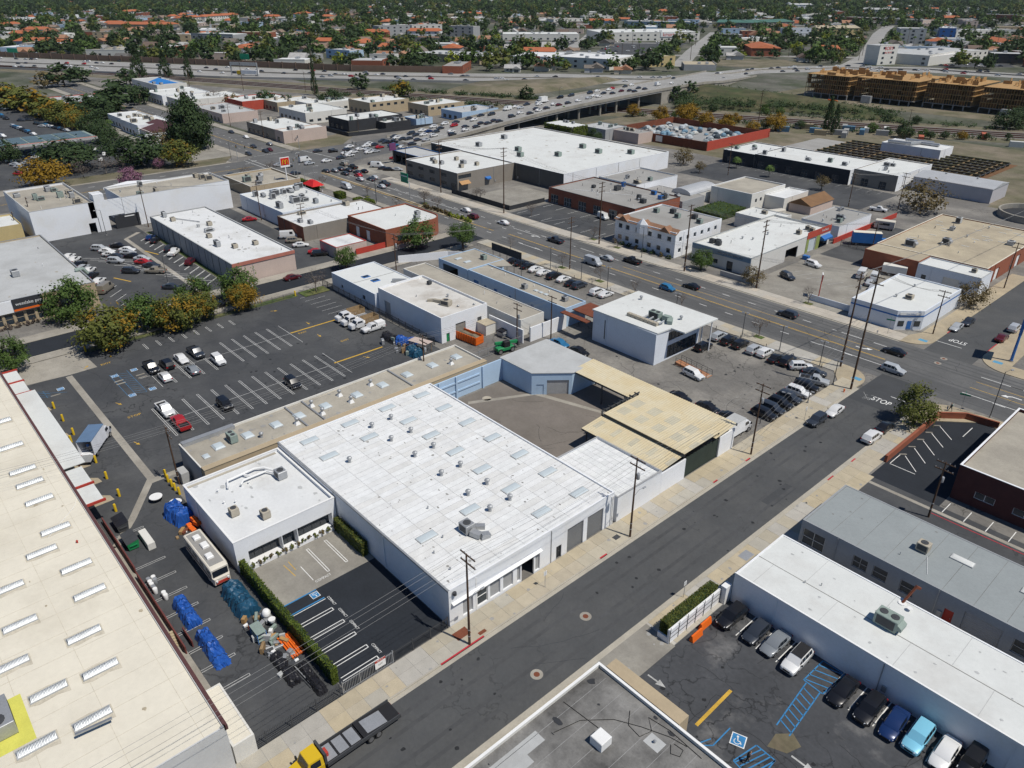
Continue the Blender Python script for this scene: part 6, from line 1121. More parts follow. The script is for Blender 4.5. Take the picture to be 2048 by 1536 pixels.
# parked and driving cars: kind + colour code, x, y, heading (, z)
CARS = {
    'lot': [
        ('PK',-150.5,36.1,0),('UK',-150.0,39.0,3.14),('AW',-150.6,42.2,0),('PD',-151.4,45.6,0),('HW',-144.7,36.7,3.14),('AG',-144.2,42.0,3.14),('UW',-144.8,47.7,0),('PW',-131.2,32.0,0),('PR',-124.7,32.3,3.14),
        ('JK',-125.7,40.9,0),('UK',-125.2,54.4,0),
    ],
    'yard': [
        ('AK',-150.8,135.6,1.57),('AK',-148.0,135.9,1.57),('AK',-145.0,135.6,1.57),('AW',-141.5,135.3,1.57),('AW',-138.2,135.1,1.57),('UK',-134.3,135.2,1.57),('AW',-131.0,135.5,1.57),('AK',-127.4,135.0,1.57),('UD',-124.8,135.1,1.57),
        ('UW',-118.7,135.2,1.57),('AW',-116.1,135.6,1.57),
    ],
    'corner': [
        ('US',-82.3,135.2,1.57),('UK',-79.6,135.0,1.57),('UK',-76.8,135.2,1.57),('US',-73.3,135.1,1.57),('UW',-70.9,135.5,1.57),('AK',-68.0,134.9,1.57),('UK',-65.6,135.4,1.57),('UW',-62.5,135.2,0.8),('AD',-59.4,134.9,0.45),
        ('PS',-57.6,131.5,0.33),('UK',-57.4,128.1,0.15),('UW',-57.3,124.9,0.08),('UD',-57.2,121.5,0),('UK',-57.2,118.4,0),('UD',-57.2,115.5,0),('UK',-57.1,112.7,0),('UW',-75.1,116.0,-0.1),('UK',-81.4,128.2,1.57),
        ('AK',-71.1,106.4,0),('AK',-65.3,107.1,0),('AK',-60.5,107.0,0),
    ],
    'behind': [
        ('AB',-103.4,106.5,0),('AK',-97.7,106.7,0),
    ],
    'boulevard': [
        ('AW',-201.3,158.8,3.14),('UM',-193.2,155.3,3.14),('AW',-181.2,158.3,3.14),('PD',-156.2,157.5,3.14),('AS',-134.8,156.8,3.14),('PK',-128.3,160.2,3.14),('VS',-134.6,150.9,0),('HB',-108.6,150.8,0),('AK',-105.3,156.4,3.14),
        ('UD',-78.8,158.0,3.14),('AK',-53.0,156.6,3.14),('US',-49.3,147.9,0),
    ],
    'street': [
        ('AW',-49.1,123.4,-1.57),('UD',-49.6,117.7,-1.57),('AK',-40.4,124.6,1.57),('UW',-40.4,119.6,1.57),
    ],
    'north': [
        ('AS',-49.2,179.9,-1.57),('AD',-48.6,185.2,-1.57),('AM',-40.2,181.2,1.57),('US',-40.2,189.0,1.57),
    ],
    'sports': [
        ('UK',-32.7,65.8,-1.57),('HD',-29.3,65.9,-1.57),('AG',-26.8,66.1,-1.57),('UW',-23.8,65.6,-1.57),('AK',-18.1,65.5,-1.57),('UK',-15.1,65.4,-1.57),('AN',-12.5,65.6,-1.57),('UL',-10.1,65.8,-1.57),('AW',-7.5,66.0,-1.57),
        ('JK',-5.3,66.8,-1.57),
    ],
    'backstreet': [
        ('AM',-180.0,82.7,1.57),('AK',-173.9,60.9,1.57),('UW',-171.7,55.3,1.57),('UD',-172.1,44.0,1.57),
    ],
    'west': [
        ('US',-240.2,51.9,0.75),('AW',-236.3,52.8,0.75),('AW',-232.4,52.6,0.75),('AD',-229.5,53.2,0.75),('US',-225.4,51.9,0.75),('AK',-239.5,56.9,0.75),('AW',-233.8,57.7,0.75),('AS',-230.8,56.9,0.75),('AK',-226.7,57.0,0.75),
        ('AS',-222.7,58.2,0.75),('AR',-219.4,57.4,0.75),('AD',-214.9,58.1,0.75),('UD',-213.7,52.3,0.75),('PT',-209.3,57.2,3.89),('AN',-241.5,66.9,2.44),('AK',-237.5,67.0,2.44),('UD',-226.4,67.3,2.44),('PW',-221.9,67.0,2.44),
        ('UM',-210.6,67.3,2.44),('AW',-238.4,43.2,2.38),('AW',-234.6,43.6,2.38),('AK',-229.3,43.8,2.38),('AS',-225.4,43.4,2.38),('AW',-222.1,44.1,2.38),('AK',-217.4,43.5,2.38),('AW',-211.5,43.5,2.38),('VT',-203.8,43.0,2.38),
        ('AD',-194.4,56.1,0.75),
    ],
    'shopyard': [
        ('AR',-240.3,98.4,1.2),('VW',-214.2,99.2,1.1),('UT',-209.2,98.3,1.1),('AW',-204.0,97.8,1.1),('AR',-195.4,98.2,1.1),('UK',-192.8,97.9,1.1),
    ],
    'vanyard': [
        ('UW',-92.8,195.5,-0.2),('UD',-92.5,181.5,-0.4),('VW',-84.4,212.6,1.82),('VW',-81.6,212.4,1.82),('VW',-78.6,212.5,1.82),('VW',-75.7,212.5,1.82),('VW',-79.9,197.5,1.82),('VW',-76.5,197.8,1.82),('AS',-75.8,193.4,1.82),
        ('AS',-73.4,190.1,1.82),('PW',-106.8,265.1,0.2),
    ],
    'brickrow': [
        ('XW',-163.6,187.2,-0.2),
    ],
    'queue': [
        ('AD',-287.3,153.3,3.14),('AG',-285.7,156.5,3.14),('AD',-286.9,159.8,3.14),('AD',-278.1,156.9,3.14),('AD',-282.7,161.3,3.14),('AD',-276.7,161.9,3.14),('AK',-276.4,164.9,3.14),('AR',-271.4,159.1,3.14),('AS',-265.0,156.0,3.14),
        ('AD',-262.1,159.2,3.14),('AS',-264.1,162.0,3.14),('PK',-286.0,165.4,3.14),('UT',-294.0,165.7,3.14),('PD',-252.0,159.0,3.14),('AS',-249.3,155.8,3.14),('VS',-256.9,145.0,0),
    ],
    'shoplot': [
        ('VW',-281.0,174.4,0.7),('AD',-286.7,176.0,0.7),('AD',-275.7,174.1,0.7),('AK',-272.6,174.7,0.7),('AS',-270.2,177.4,0.7),('AR',-289.5,189.0,0.7),
    ],
    'crossing': [
        ('VW',-311.7,156.9,1.57),('AS',-305.3,155.5,1.57),('AW',-305.0,163.7,1.57),('AS',-311.1,144.1,1.57),('AD',-306.5,145.8,1.57),('AD',-291.9,141.8,1.57),('AD',-327.0,171.5,1.57),('UK',-322.1,176.9,1.57),('AD',-306.6,171.9,1.57),
        ('AD',-306.7,121.3,1.57),('PW',-298.7,132.1,1.57),
    ],
    'farblvd': [
        ('AD',-401.8,162.6,0),('AW',-382.8,162.0,0),('AD',-357.3,154.1,0),('AG',-357.9,162.6,3.14),('AD',-342.4,144.8,0),('AD',-343.1,153.4,0),('AM',-344.4,156.1,0),
    ],
    'overpass': [
        ('AW',-326.2,187.9,4.71,0.07),('AD',-320.7,183.5,1.57,0.07),('AW',-313.9,182.6,1.57,0.07),('AW',-313.9,178.5,1.57,0.07),('AW',-317.7,188.6,1.57,0.07),('AW',-308.6,177.4,1.57,0.07),('AW',-326.3,198.8,4.71,0.07),('AW',-322.6,194.9,4.71,0.07),('AD',-322.6,199.2,4.71,0.07),
        ('AS',-314.3,190.7,1.57,0.07),('AW',-308.6,187.7,1.57,0.07),('AR',-315.6,198.0,1.57,0.07),('AS',-308.6,191.1,1.57,0.07),('AD',-328.3,208.0,4.71,0.07),('AD',-324.5,207.7,4.71,0.07),('PK',-321.7,209.6,1.57,0.07),('PB',-314.3,204.9,1.57,0.07),('AW',-308.6,206.4,1.57,0.07),
        ('AD',-333.7,218.5,4.74,0.24),('UW',-329.8,217.4,4.74,0.16),('AD',-325.5,217.9,4.74,0.2),('AD',-323.3,220.2,4.75,0.36),('UD',-332.0,227.6,4.75,0.85),('AD',-326.8,227.3,4.75,0.83),('AW',-324.2,229.9,4.75,1.01),('AD',-317.2,221.3,1.61,0.43),('AS',-313.7,223.8,1.61,0.59),
        ('AD',-312.3,214.5,1.58,0.07),('AW',-333.0,235.4,4.75,1.38),('AN',-327.9,235.7,4.75,1.4),('UW',-334.9,244.0,4.75,1.96),('UW',-317.9,231.7,1.61,1.13),('AD',-324.3,237.7,4.75,1.53),('AD',-328.9,244.0,4.75,1.95),('UW',-335.3,251.9,4.75,2.58),('UR',-327.5,252.0,4.75,2.59),
        ('AD',-333.1,257.7,4.75,3.05),('AW',-318.2,243.1,1.61,1.89),('UD',-312.1,239.0,1.61,1.61),('AD',-320.2,254.0,1.61,2.76),('AW',-314.6,249.5,1.61,2.39),('AD',-334.3,267.7,4.75,3.87),('AW',-329.1,266.9,4.75,3.8),('AD',-315.2,257.2,1.61,3.01),('AD',-319.2,263.8,1.61,3.55),
        ('AD',-334.5,276.2,4.71,4.52),('AD',-316.0,265.8,1.61,3.71),('UD',-331.4,281.3,4.71,4.88),('AD',-317.8,271.8,1.59,4.2),('AD',-314.6,272.5,1.59,4.25),('UD',-317.7,284.2,1.57,5.09),('VW',-334.0,295.4,4.71,5.89),('AW',-335.5,302.9,4.73,6.38),('AS',-331.2,302.7,4.73,6.36),
        ('AD',-335.8,311.9,4.73,6.85),('AD',-331.8,281.6,4.71,4.9),('AW',-320.5,292.9,1.57,5.71),('AD',-315.4,295.5,1.57,5.9),('AD',-321.3,305.9,1.59,6.53),('AW',-316.8,303.3,1.59,6.4),('AD',-318.2,310.8,1.59,6.8),('AW',-330.3,316.5,4.73,7.1),('AW',-334.6,325.5,4.73,7.58),
        ('UK',-336.8,340.1,4.76,8.08),('AM',-319.4,321.8,1.59,7.38),('AW',-322.9,321.3,1.59,7.36),('AD',-319.3,329.1,1.6,7.77),('UD',-337.3,350.1,4.76,8.34),('AD',-338.2,367.7,4.81,8.74),('AW',-320.1,338.4,1.61,8.04),('AD',-335.4,364.9,4.79,8.72),('AW',-338.5,374.6,4.83,8.78),
        ('AS',-322.5,349.7,1.61,8.33),('AW',-325.7,357.8,4.76,8.54),('AW',-322.1,358.2,1.61,8.54),('AD',-329.0,370.1,4.83,8.75),('AW',-337.9,385.0,4.83,8.83),('AR',-340.5,391.0,4.83,8.87),('AD',-325.2,374.2,1.68,8.77),('AM',-328.1,385.6,4.83,8.84),('AD',-326.0,391.4,1.68,8.87),
        ('AD',-321.6,390.8,1.68,8.87),('AD',-341.7,405.1,4.86,8.88),('AW',-344.3,414.7,4.86,8.81),('AD',-330.4,405.0,4.86,8.88),('AD',-324.8,404.7,1.72,8.88),('VW',-333.5,428.7,1.72,8.7),('AW',-334.7,445.3,1.82,8.38),('AD',-363.8,485.5,5.0,6.38),
    ],
    'freeway': [
        ('AD',-953.6,176.8,0.5),('AS',-943.0,183.0,3.65),('AW',-936.0,190.7,3.65),('AD',-897.3,166.7,0.5),('AD',-896.2,173.0,3.65),('AD',-859.1,172.1,3.65),('AD',-881.3,224.1,0.5),('AD',-852.5,224.5,0.5),('AW',-848.5,228.9,0.5),
        ('AD',-856.5,246.4,0.5),('AM',-808.4,245.9,3.65),('AD',-790.5,260.9,0.5),('AD',-789.1,269.9,0.5),('AD',-754.2,270.5,3.65),('AD',-754.8,231.6,0.5),('AW',-684.9,278.0,3.65),('AW',-677.9,291.9,0.5),('AW',-685.2,309.3,3.65),
        ('AD',-675.3,309.6,0.5),('AD',-647.0,316.2,3.65),('AD',-631.9,333.1,0.5),('AD',-610.5,344.8,3.65),('AW',-603.3,349.0,0.5),('AW',-599.1,349.7,0.5),('AW',-582.4,368.3,0.5),('AD',-584.6,375.9,0.5),('AD',-557.5,380.6,0.75),
        ('AD',-533.0,371.2,0.75),('AD',-542.7,393.4,3.9),('AD',-525.5,420.3,0.75),('AD',-475.4,439.1,0.75),('AD',-394.0,548.3,1.4),('AD',-398.0,592.4,1.4),('AD',-396.6,636.2,1.4),('AD',-379.2,552.1,1.4),('AW',-370.8,543.6,1.4),
        ('AD',-370.3,527.0,1.4),('AD',-372.2,563.5,1.4),('AS',-353.0,521.6,1.4),('AK',-343.3,519.7,1.4),('AD',-388.9,674.1,0.85),('AW',-381.7,682.1,0.85),('AD',-372.9,676.0,0.85),('AW',-341.1,711.5,0.85),('AD',-332.0,721.7,0.85),
        ('AW',-325.0,725.1,0.85),('AD',-316.8,734.2,0.85),('AD',-307.3,740.4,0.85),('AD',-297.3,747.1,0.3),('AW',-289.1,752.0,0.3),('AD',-278.3,759.7,0.3),('AD',-260.8,762.2,0.3),
    ],
    'station': [
        ('HB',-616.0,98.7,0.3),('HD',-610.1,98.8,0.3),('HB',-604.2,99.0,0.3),('HW',-598.3,99.2,0.3),('UK',-592.3,99.4,0.3),('AS',-586.4,99.6,0.3),('UG',-580.5,99.8,0.3),('UW',-574.6,100.0,0.3),('HR',-568.7,100.2,0.3),
        ('AD',-562.8,100.4,0.3),('UR',-556.9,100.6,0.3),('AD',-551.0,100.8,0.3),('HD',-545.0,101.0,0.3),('AG',-539.1,101.2,0.3),('HB',-533.2,101.3,0.3),('HS',-499.3,81.9,0.3),('HB',-494.9,82.1,0.3),('UB',-490.5,82.4,0.3),
        ('UW',-486.1,82.7,0.3),('UK',-481.7,82.9,0.3),('AK',-477.3,83.2,0.3),('UB',-473.0,83.5,0.3),('AK',-468.6,83.7,0.3),('AW',-464.2,84.0,0.3),('UD',-498.5,93.8,0.3),('UD',-495.1,94.4,0.3),('HD',-491.7,95.0,0.3),
        ('UB',-488.4,95.6,0.3),('HS',-485.0,96.2,0.3),('AW',-481.6,96.8,0.3),('AD',-478.2,97.4,0.3),('UK',-474.8,98.0,0.3),('HB',-471.4,98.6,0.3),('UD',-468.0,99.2,0.3),('AS',-464.7,99.8,0.3),('HB',-546.3,85.3,0.3),
        ('AD',-538.1,84.9,0.3),('UK',-529.8,84.5,0.3),('AD',-473.8,71.2,0.3),('UW',-467.5,70.8,0.3),('AS',-404.9,65.3,0.9),('AW',-406.5,71.3,0.9),('AW',-397.8,70.6,0.9),('AW',-396.9,60.5,0.9),('AS',-388.1,60.2,0.9),
        ('AS',-381.6,60.5,0.9),('AS',-387.0,64.3,0.9),('AD',-378.8,63.6,0.9),('AW',-369.8,61.9,0.9),('AR',-366.6,57.3,0.9),('AD',-517.7,89.7,0.9),('AD',-517.3,93.1,0.9),('AK',-499.4,93.9,0.9),('AS',-487.9,93.6,0.9),
        ('AW',-574.6,92.9,0.9),('AW',-398.7,95.5,-0.3),('AW',-385.0,95.4,-0.3),('AW',-373.8,90.7,-0.3),
    ],
}
# ------------------------------------------------------------------ vehicles
def lerp(a,b,t): return tuple(a[i] + (b[i] - a[i]) * t for i in range(3))
def pane_on(q,u0,u1,v0,v1,off=.012):
    """a quad lying just outside the face q = (a, b, c, d)"""
    a,b,c,d = [Vector(p) for p in q]; n = (b - a).cross(d - a).normalized() * off
    f = lambda u,v: tuple((a * (1 - u) + b * u) * (1 - v) + (d * (1 - u) + c * u) * v + n)
    return f(u0,v0),f(u1,v0),f(u1,v1),f(u0,v1)
SPEC = {  # L, W, stations (x, zlow, ztop, half-width factor), cabin (x base front, x roof front, x roof rear, x base rear), belt, roof, wheel radius
    'A': (4.75,1.82,[(2.375,.42,.58,.72),(2.25,.26,.68,.86),(1.7,.2,.80,.97),(.95,.2,.90,1),(-1.1,.2,.95,1),(-1.75,.22,.98,.98),(-2.25,.3,.93,.88),(-2.375,.45,.80,.76)],(1.15,.35,-1.0,-1.85),.90,1.43,.33),
    'U': (4.75,1.90,[(2.375,.5,.72,.74),(2.25,.3,.88,.88),(1.7,.26,.98,.98),(1.1,.26,1.05,1),(-1.4,.26,1.08,1),(-2.2,.3,1.08,.95),(-2.375,.45,1.0,.86)],(1.2,.45,-1.85,-2.3),1.04,1.70,.36),
    'H': (4.3,1.80,[(2.15,.42,.62,.74),(2.05,.26,.74,.88),(1.5,.2,.86,.98),(.9,.2,.93,1),(-1.2,.2,.97,1),(-2.0,.24,.98,.94),(-2.15,.42,.88,.84)],(1.15,.3,-1.45,-2.08),.92,1.50,.33),
    'P': (5.7,1.98,[(2.85,.55,.85,.8),(2.7,.36,1.02,.92),(2.1,.32,1.12,1),(1.3,.32,1.16,1),(-.75,.32,1.18,1),(-.8,.32,.98,1),(-2.75,.36,.98,1),(-2.85,.5,.95,.96)],(1.35,.65,-.35,-.72),1.14,1.86,.40),
    'V': (5.6,2.02,[(2.8,.5,.8,.78),(2.65,.34,1.05,.9),(2.2,.3,1.25,.98),(1.7,.3,1.4,1),(-2.6,.3,1.45,1),(-2.8,.4,1.4,.96)],(2.05,1.3,-2.6,-2.76),1.36,2.35,.36),
    'J': (4.3,1.86,[(2.15,.55,.95,.8),(2.0,.42,1.12,.82),(.9,.4,1.18,.86),(.85,.4,1.2,.92),(-1.9,.4,1.2,.92),(-2.0,.5,1.15,.9)],(.95,.65,-1.8,-1.98),1.18,1.86,.42),
    'X': (4.5,1.95,[(2.25,.5,.8,.86),(2.1,.4,1.1,.94),(1.4,.4,1.2,1),(-2.15,.4,1.3,1),(-2.25,.5,1.2,.96)],(1.6,1.3,-2.1,-2.22),1.2,2.2,.34)}
def car_meshes(k):
    L,W,st,cb,belt,roof,wr = SPEC[k]; hw = W / 2; P = {}
    body = MB(); rings = []
    for x,zl,zt,f in st:
        w_ = hw * f; zm = zl + (zt - zl) * .55; rings.append([(x,-w_ * .90,zl),(x,-w_,zl + .14),(x,-w_,zm),(x,-w_ * .97,zt - .07),(x,-w_ * .86,zt),(x,0,zt + .02),(x,w_ * .86,zt),(x,w_ * .97,zt - .07),(x,w_,zm),(x,w_,zl + .14),(x,w_ * .90,zl)])
    body.loft([r[::-1] for r in rings])
    tw = hw * (.76 if k not in 'VX' else .88); bw = hw * (.93 if k not in 'VX' else .97); xa,xb,xc,xd = cb
    lo = [(xa,-bw * .9,belt - .04),(xb,-bw,belt),(xc,-bw,belt),(xd,-bw * .92,belt - .02)]; hi = [(xa - .02,-bw * .88,belt),(xb,-tw,roof - .03),(xc,-tw,roof - .04),(xd + .02,-bw * .88,belt + .03)]
    m = lambda p: (p[0],-p[1],p[2])
    # cabin shell: roof and sides
    body.loft([[lo[i],hi[i],(hi[i][0],hi[i][1] * .55,hi[i][2] + (.045 if i in (1,2) else .01)),(hi[i][0],-hi[i][1] * .55,hi[i][2] + (.045 if i in (1,2) else .01)),m(hi[i]),m(lo[i])] for i in range(4)],cap=False)
    if k == 'P': body.box(-2.72,-.85,-hw * .84,hw * .84,.98,1.0); 
    P['body'] = body
    a0,b0 = hi[0],hi[1]; c0,d0 = hi[2],hi[3]
    P['windshield'] = MB().quad(*pane_on((m(a0),a0,b0,m(b0)),.05,.95,.06,.93,-.02 if 0 else .03)); P['rear_window'] = MB().quad(*pane_on((d0,m(d0),m(c0),c0),.07,.93,.3 if k in 'AUH' else .25,.92,.03))
    sides = []
    for s in (1,-1):
        S = MB(); mm = (lambda p: p) if s > 0 else m
        q = [mm(lo[1]),mm(lo[2]),mm(hi[2]),mm(hi[1])]
        q = q if s < 0 else [q[1],q[0],q[3],q[2]]
        if k in 'V': spans = ((.02,.26),) if s < 0 else ((.74,.98),)
        elif k == 'X': spans = ((.02,.3),) if s < 0 else ((.7,.98),)
        elif k == 'U': spans = ((.02,.32),(.36,.66),(.70,.97))
        else: spans = ((.02,.47),(.53,.97))
        for u0,u1 in spans: S.quad(*pane_on(q,u0,u1,.12,.9,.02))
        tri = [mm(lerp(lo[0],lo[1],.35)),mm(lo[1]),mm(hi[1]),mm(lerp(hi[0],hi[1],.4))]; tri = tri if s < 0 else [tri[1],tri[0],tri[3],tri[2]]
        if k not in 'VXJ': S.quad(*pane_on(tri,.15,.95,.2,.85,.02))
        sides.append(S)
    P['side_window'] = sides
    fx,rx = st[0][0],st[-1][0]; zf = st[1][2]; zr = st[-2][2]; f1 = st[1][3] * hw; r1 = st[-2][3] * hw
    P['headlight'] = [MB().loft([[(st[1][0] - .02,s * f1 * .98,zf - .2),(st[1][0] - .02,s * f1 * .98,zf - .04),(st[1][0] - .28,s * f1 * .99,zf),(st[1][0] - .28,s * f1 * 1.01,zf - .14)],[(fx + .015,s * f1 * .6,zf - .24),(fx + .01,s * f1 * .6,zf - .09),(st[1][0] - .1,s * f1 * .6,zf + .012),(st[1][0] - .1,s * f1 * .6,zf - .1)]]) for s in (1,-1)]
    P['taillight'] = [MB().box(rx - .012,rx + .16,min(s * r1 * .62,s * r1 * 1.005),max(s * r1 * .62,s * r1 * 1.005),zr - .3,zr - .1) for s in (1,-1)]
    P['grille'] = MB().box(fx - .1,fx + .012,-f1 * .5,f1 * .5,zf - .32,zf - .12)
    P['mirror'] = [MB().box(xa - .45,xa - .28,s * (hw + .1) - .1,s * (hw + .1) + .06,belt - .0,belt + .15) for s in (1,-1)]
    wb = L * (.30 if k != 'P' else .315); P['wheels'] = [(wb,s * (hw - .10),wr) for s in (1,-1)] + [(-wb * .97,s * (hw - .10),wr) for s in (1,-1)]
    if k == 'P': P['bed'] = MB().box(-2.66,-.9,-hw * .82,hw * .82,1.0,1.012).box(-2.8,-.85,-hw * .98,-hw * .84,.98,1.18).box(-2.8,-.85,hw * .84,hw * .98,.98,1.18).box(-2.84,-2.72,-hw * .84,hw * .84,.98,1.18)
    return P
def wheel_mesh(r): return MB().loft([[(q * cos(i * pi / 8),y,q * sin(i * pi / 8)) for i in range(16)] for q,y in ((r * .55,-.11),(r * .96,-.11),(r,-.07),(r,.07),(r * .96,.11),(r * .55,.11))])
def rim_mesh(r): return MB().loft([[(q * cos(i * pi / 6),y,q * sin(i * pi / 6)) for i in range(12)] for q,y in ((r * .66,-.115),(r * .66,.115))])
CARM = {}
def get_car(k):
    if k in CARM: return CARM[k]
    P = car_meshes(k); D = {}
    D['body'] = P['body'].mesh('body','car_paint',38); D['windshield'] = P['windshield'].mesh('windshield','glass'); D['rear_window'] = P['rear_window'].mesh('rear_window','glass')
    for n_ in ('side_window','headlight','taillight','mirror'): D[n_] = [b.mesh(n_,{'side_window': 'glass','headlight': 'lamp_clear','taillight': 'lamp_red','mirror': 'black_trim'}[n_]) for b in P[n_]]
    D['grille'] = P['grille'].mesh('grille','black_trim'); r = P['wheels'][0][2]; D['tyre'] = cached(('ty',r),lambda: wheel_mesh(r).mesh('wheel','tyre',40)); D['rim'] = cached(('ri',r),lambda: rim_mesh(r).mesh('rim','rim')); D['wheels'] = P['wheels']
    if 'bed' in P: D['bed'] = MB(); D['bed'] = P['bed'].mesh('bed','black_trim' if 0 else 'car_paint'); D['bedfloor'] = MB().box(-2.66,-.9,-.8,.8,1.012,1.02).mesh('bed_liner','black_trim')
    # one joined mesh for far copies
    J = MB(); mats = ['car_paint','glass','tyre','lamp_red','lamp_clear']
    def app(b,mi): J.k = mi; J.add(b.v,b.f)
    app(P['body'],0); app(P['windshield'],1); app(P['rear_window'],1); [app(b,1) for b in P['side_window']]; [app(b,3) for b in P['taillight']]; [app(b,4) for b in P['headlight']]
    for x,y,r in P['wheels']: w_ = MB().loft([[(x + r * cos(i * pi / 5),y + dy,r + r * sin(i * pi / 5)) for i in range(10)] for dy in (-.11,.11)]); app(w_,2)
    if 'bed' in P: app(P['bed'],0)
    D['joined'] = J.mesh('car',mats,38); CARM[k] = D; return D
PAINT = {'W': (.78,.78,.77),'K': (.012,.012,.014),'D': (.035,.042,.055),'G': (.22,.24,.26),'S': (.45,.47,.49),'R': (.42,.018,.022),'B': (.03,.16,.32),'N': (.010,.030,.11),'T': (.28,.25,.20),'L': (.22,.55,.72),'M': (.09,.012,.016)}
CNAME = {'W': 'white','K': 'black','D': 'dark grey','G': 'grey','S': 'silver','R': 'red','B': 'blue','N': 'deep blue','T': 'tan','L': 'light blue','M': 'maroon'}
KNAME = {'A': ('sedan','sedan'),'U': ('suv','SUV'),'H': ('hatchback','hatchback'),'P': ('pickup_truck','pickup truck'),'V': ('van','van'),'J': ('off_road_car','boxy off-road car'),'X': ('mail_truck','small mail truck')}
PLACE = {'lot': ('parked in the big striped lot','cars in the big striped lot'),'yard': ('lined up behind the blue repair shop along the boulevard','cars for sale along the boulevard'),'corner': ('in the used car yard around the showroom','cars for sale in the corner yard'),
    'behind': ('tucked behind the pale blue workshop','cars behind the workshop'),'boulevard': ('driving on the wide boulevard','cars driving on the boulevard'),'street': ('parked at the kerb of the side street','cars parked on the side street'),'north': ('parked on the side street beyond the boulevard','cars parked beyond the boulevard'),
    'sports': ('nosed out from the wall of the long white block','cars beside the long white block'),'backstreet': ('on the narrow back street','cars on the back street'),'west': ('in the angled car park behind the sign shop','cars in the angled car park'),'shopyard': ('in the yard beside the long white shop','cars in the shop yard'),
    'vanyard': ('in the concrete yard beside the salon store','vehicles in the concrete yard'),'brickrow': ('in front of the red brick row','vehicles by the brick row'),'queue': ('waiting in the queue at the intersection','cars queueing on the boulevard'),'shoplot': ('in the lot of the muffler shop','cars at the muffler shop'),
    'crossing': ('crossing the big intersection','cars in the intersection'),'farblvd': ('on the boulevard beyond the intersection','cars beyond the intersection'),'overpass': ('in the traffic jam on the overpass','cars jammed on the overpass'),'freeway': ('on the freeway','cars on the freeway'),'station': ('near the filling station canopy','cars around the filling station'),'mart': ('in the parking lot of the discount store','cars at the discount store')}
UNIQ = {('lot','PR'): 'small red pickup truck nose to nose with the white pickup',('lot','PW'): 'white pickup truck with black bed cover in front of the red pickup',('lot','HW'): 'white hatchback nose to nose with the black pickup',('sports','UL'): 'bright light blue crossover coupe beside the deep blue sedan',('sports','UW'): 'white SUV with black roof beside the blue hatched bay',
        ('sports','HD'): 'dark grey hatchback in the second bay from the hedge wall',('street','AW'): 'white sedan parked behind the grey SUV on the side street'}
def car(code,x,y,z,rz,zone,pitch=0.0):
    k,c = code; D = get_car(k); nm,word = KNAME[k]; lab = UNIQ.get((zone,code),f'{CNAME[c]} {word} {PLACE[zone][0]}'); kk = rnd.uniform(.9,1.08) if c != 'W' else rnd.uniform(.94,1.0); col = tuple(v * kk for v in PAINT[c])
    if x * x + y * y < 200 ** 2:
        t = thing(nm,lab,'car' if k not in 'PVX' else word.split()[-1],(x,y,z),rz,PLACE[zone][1]); ob('body',D['body'],t,color=col); ob('windshield',D['windshield'],t); ob('rear_window',D['rear_window'],t); ob('grille',D['grille'],t)
        for n_ in ('side_window','headlight','taillight','mirror'):
            for me in D[n_]: ob(n_,me,t)
        for wx,wy,r in D['wheels']: w_ = ob('wheel',D['tyre'],t,(wx,wy,r)); ob('rim',D['rim'],w_)
        if 'bed' in D: ob('bed',D['bed'],t,color=col); ob('bed_liner',D['bedfloor'],t)
        if zone == 'sports' and code == 'UW': MB().box(-1.9,.5,-.66,.66,1.70,1.725).build('roof_panel','black_trim',t)
        return t
    return tag(ob(nm,D['joined'],None,(x,y,z),rz,color=col),lab,'car' if k not in 'PVX' else word.split()[-1],PLACE[zone][1])
for zone,L in CARS.items():
    for code,x,y,rz,*z in L: car(code,x,y,z[0] if z else .045,rz + rnd.uniform(-.03,.03),zone)
r = random.Random(9)
for _ in range(75):
    P_ = r.choice((KLOT,KLOT,KLOT2,DLOT)); a,b = r.random(),r.random(); x = (P_[0][0] * (1 - a) + P_[1][0] * a) * (1 - b) + (P_[3][0] * (1 - a) + P_[2][0] * a) * b; y = (P_[0][1] * (1 - a) + P_[1][1] * a) * (1 - b) + (P_[3][1] * (1 - a) + P_[2][1] * a) * b
    car('A' + r.choice('WWSSDDKGR'),x,y,.06,ST_A + r.choice((0,pi / 2)),'mart')
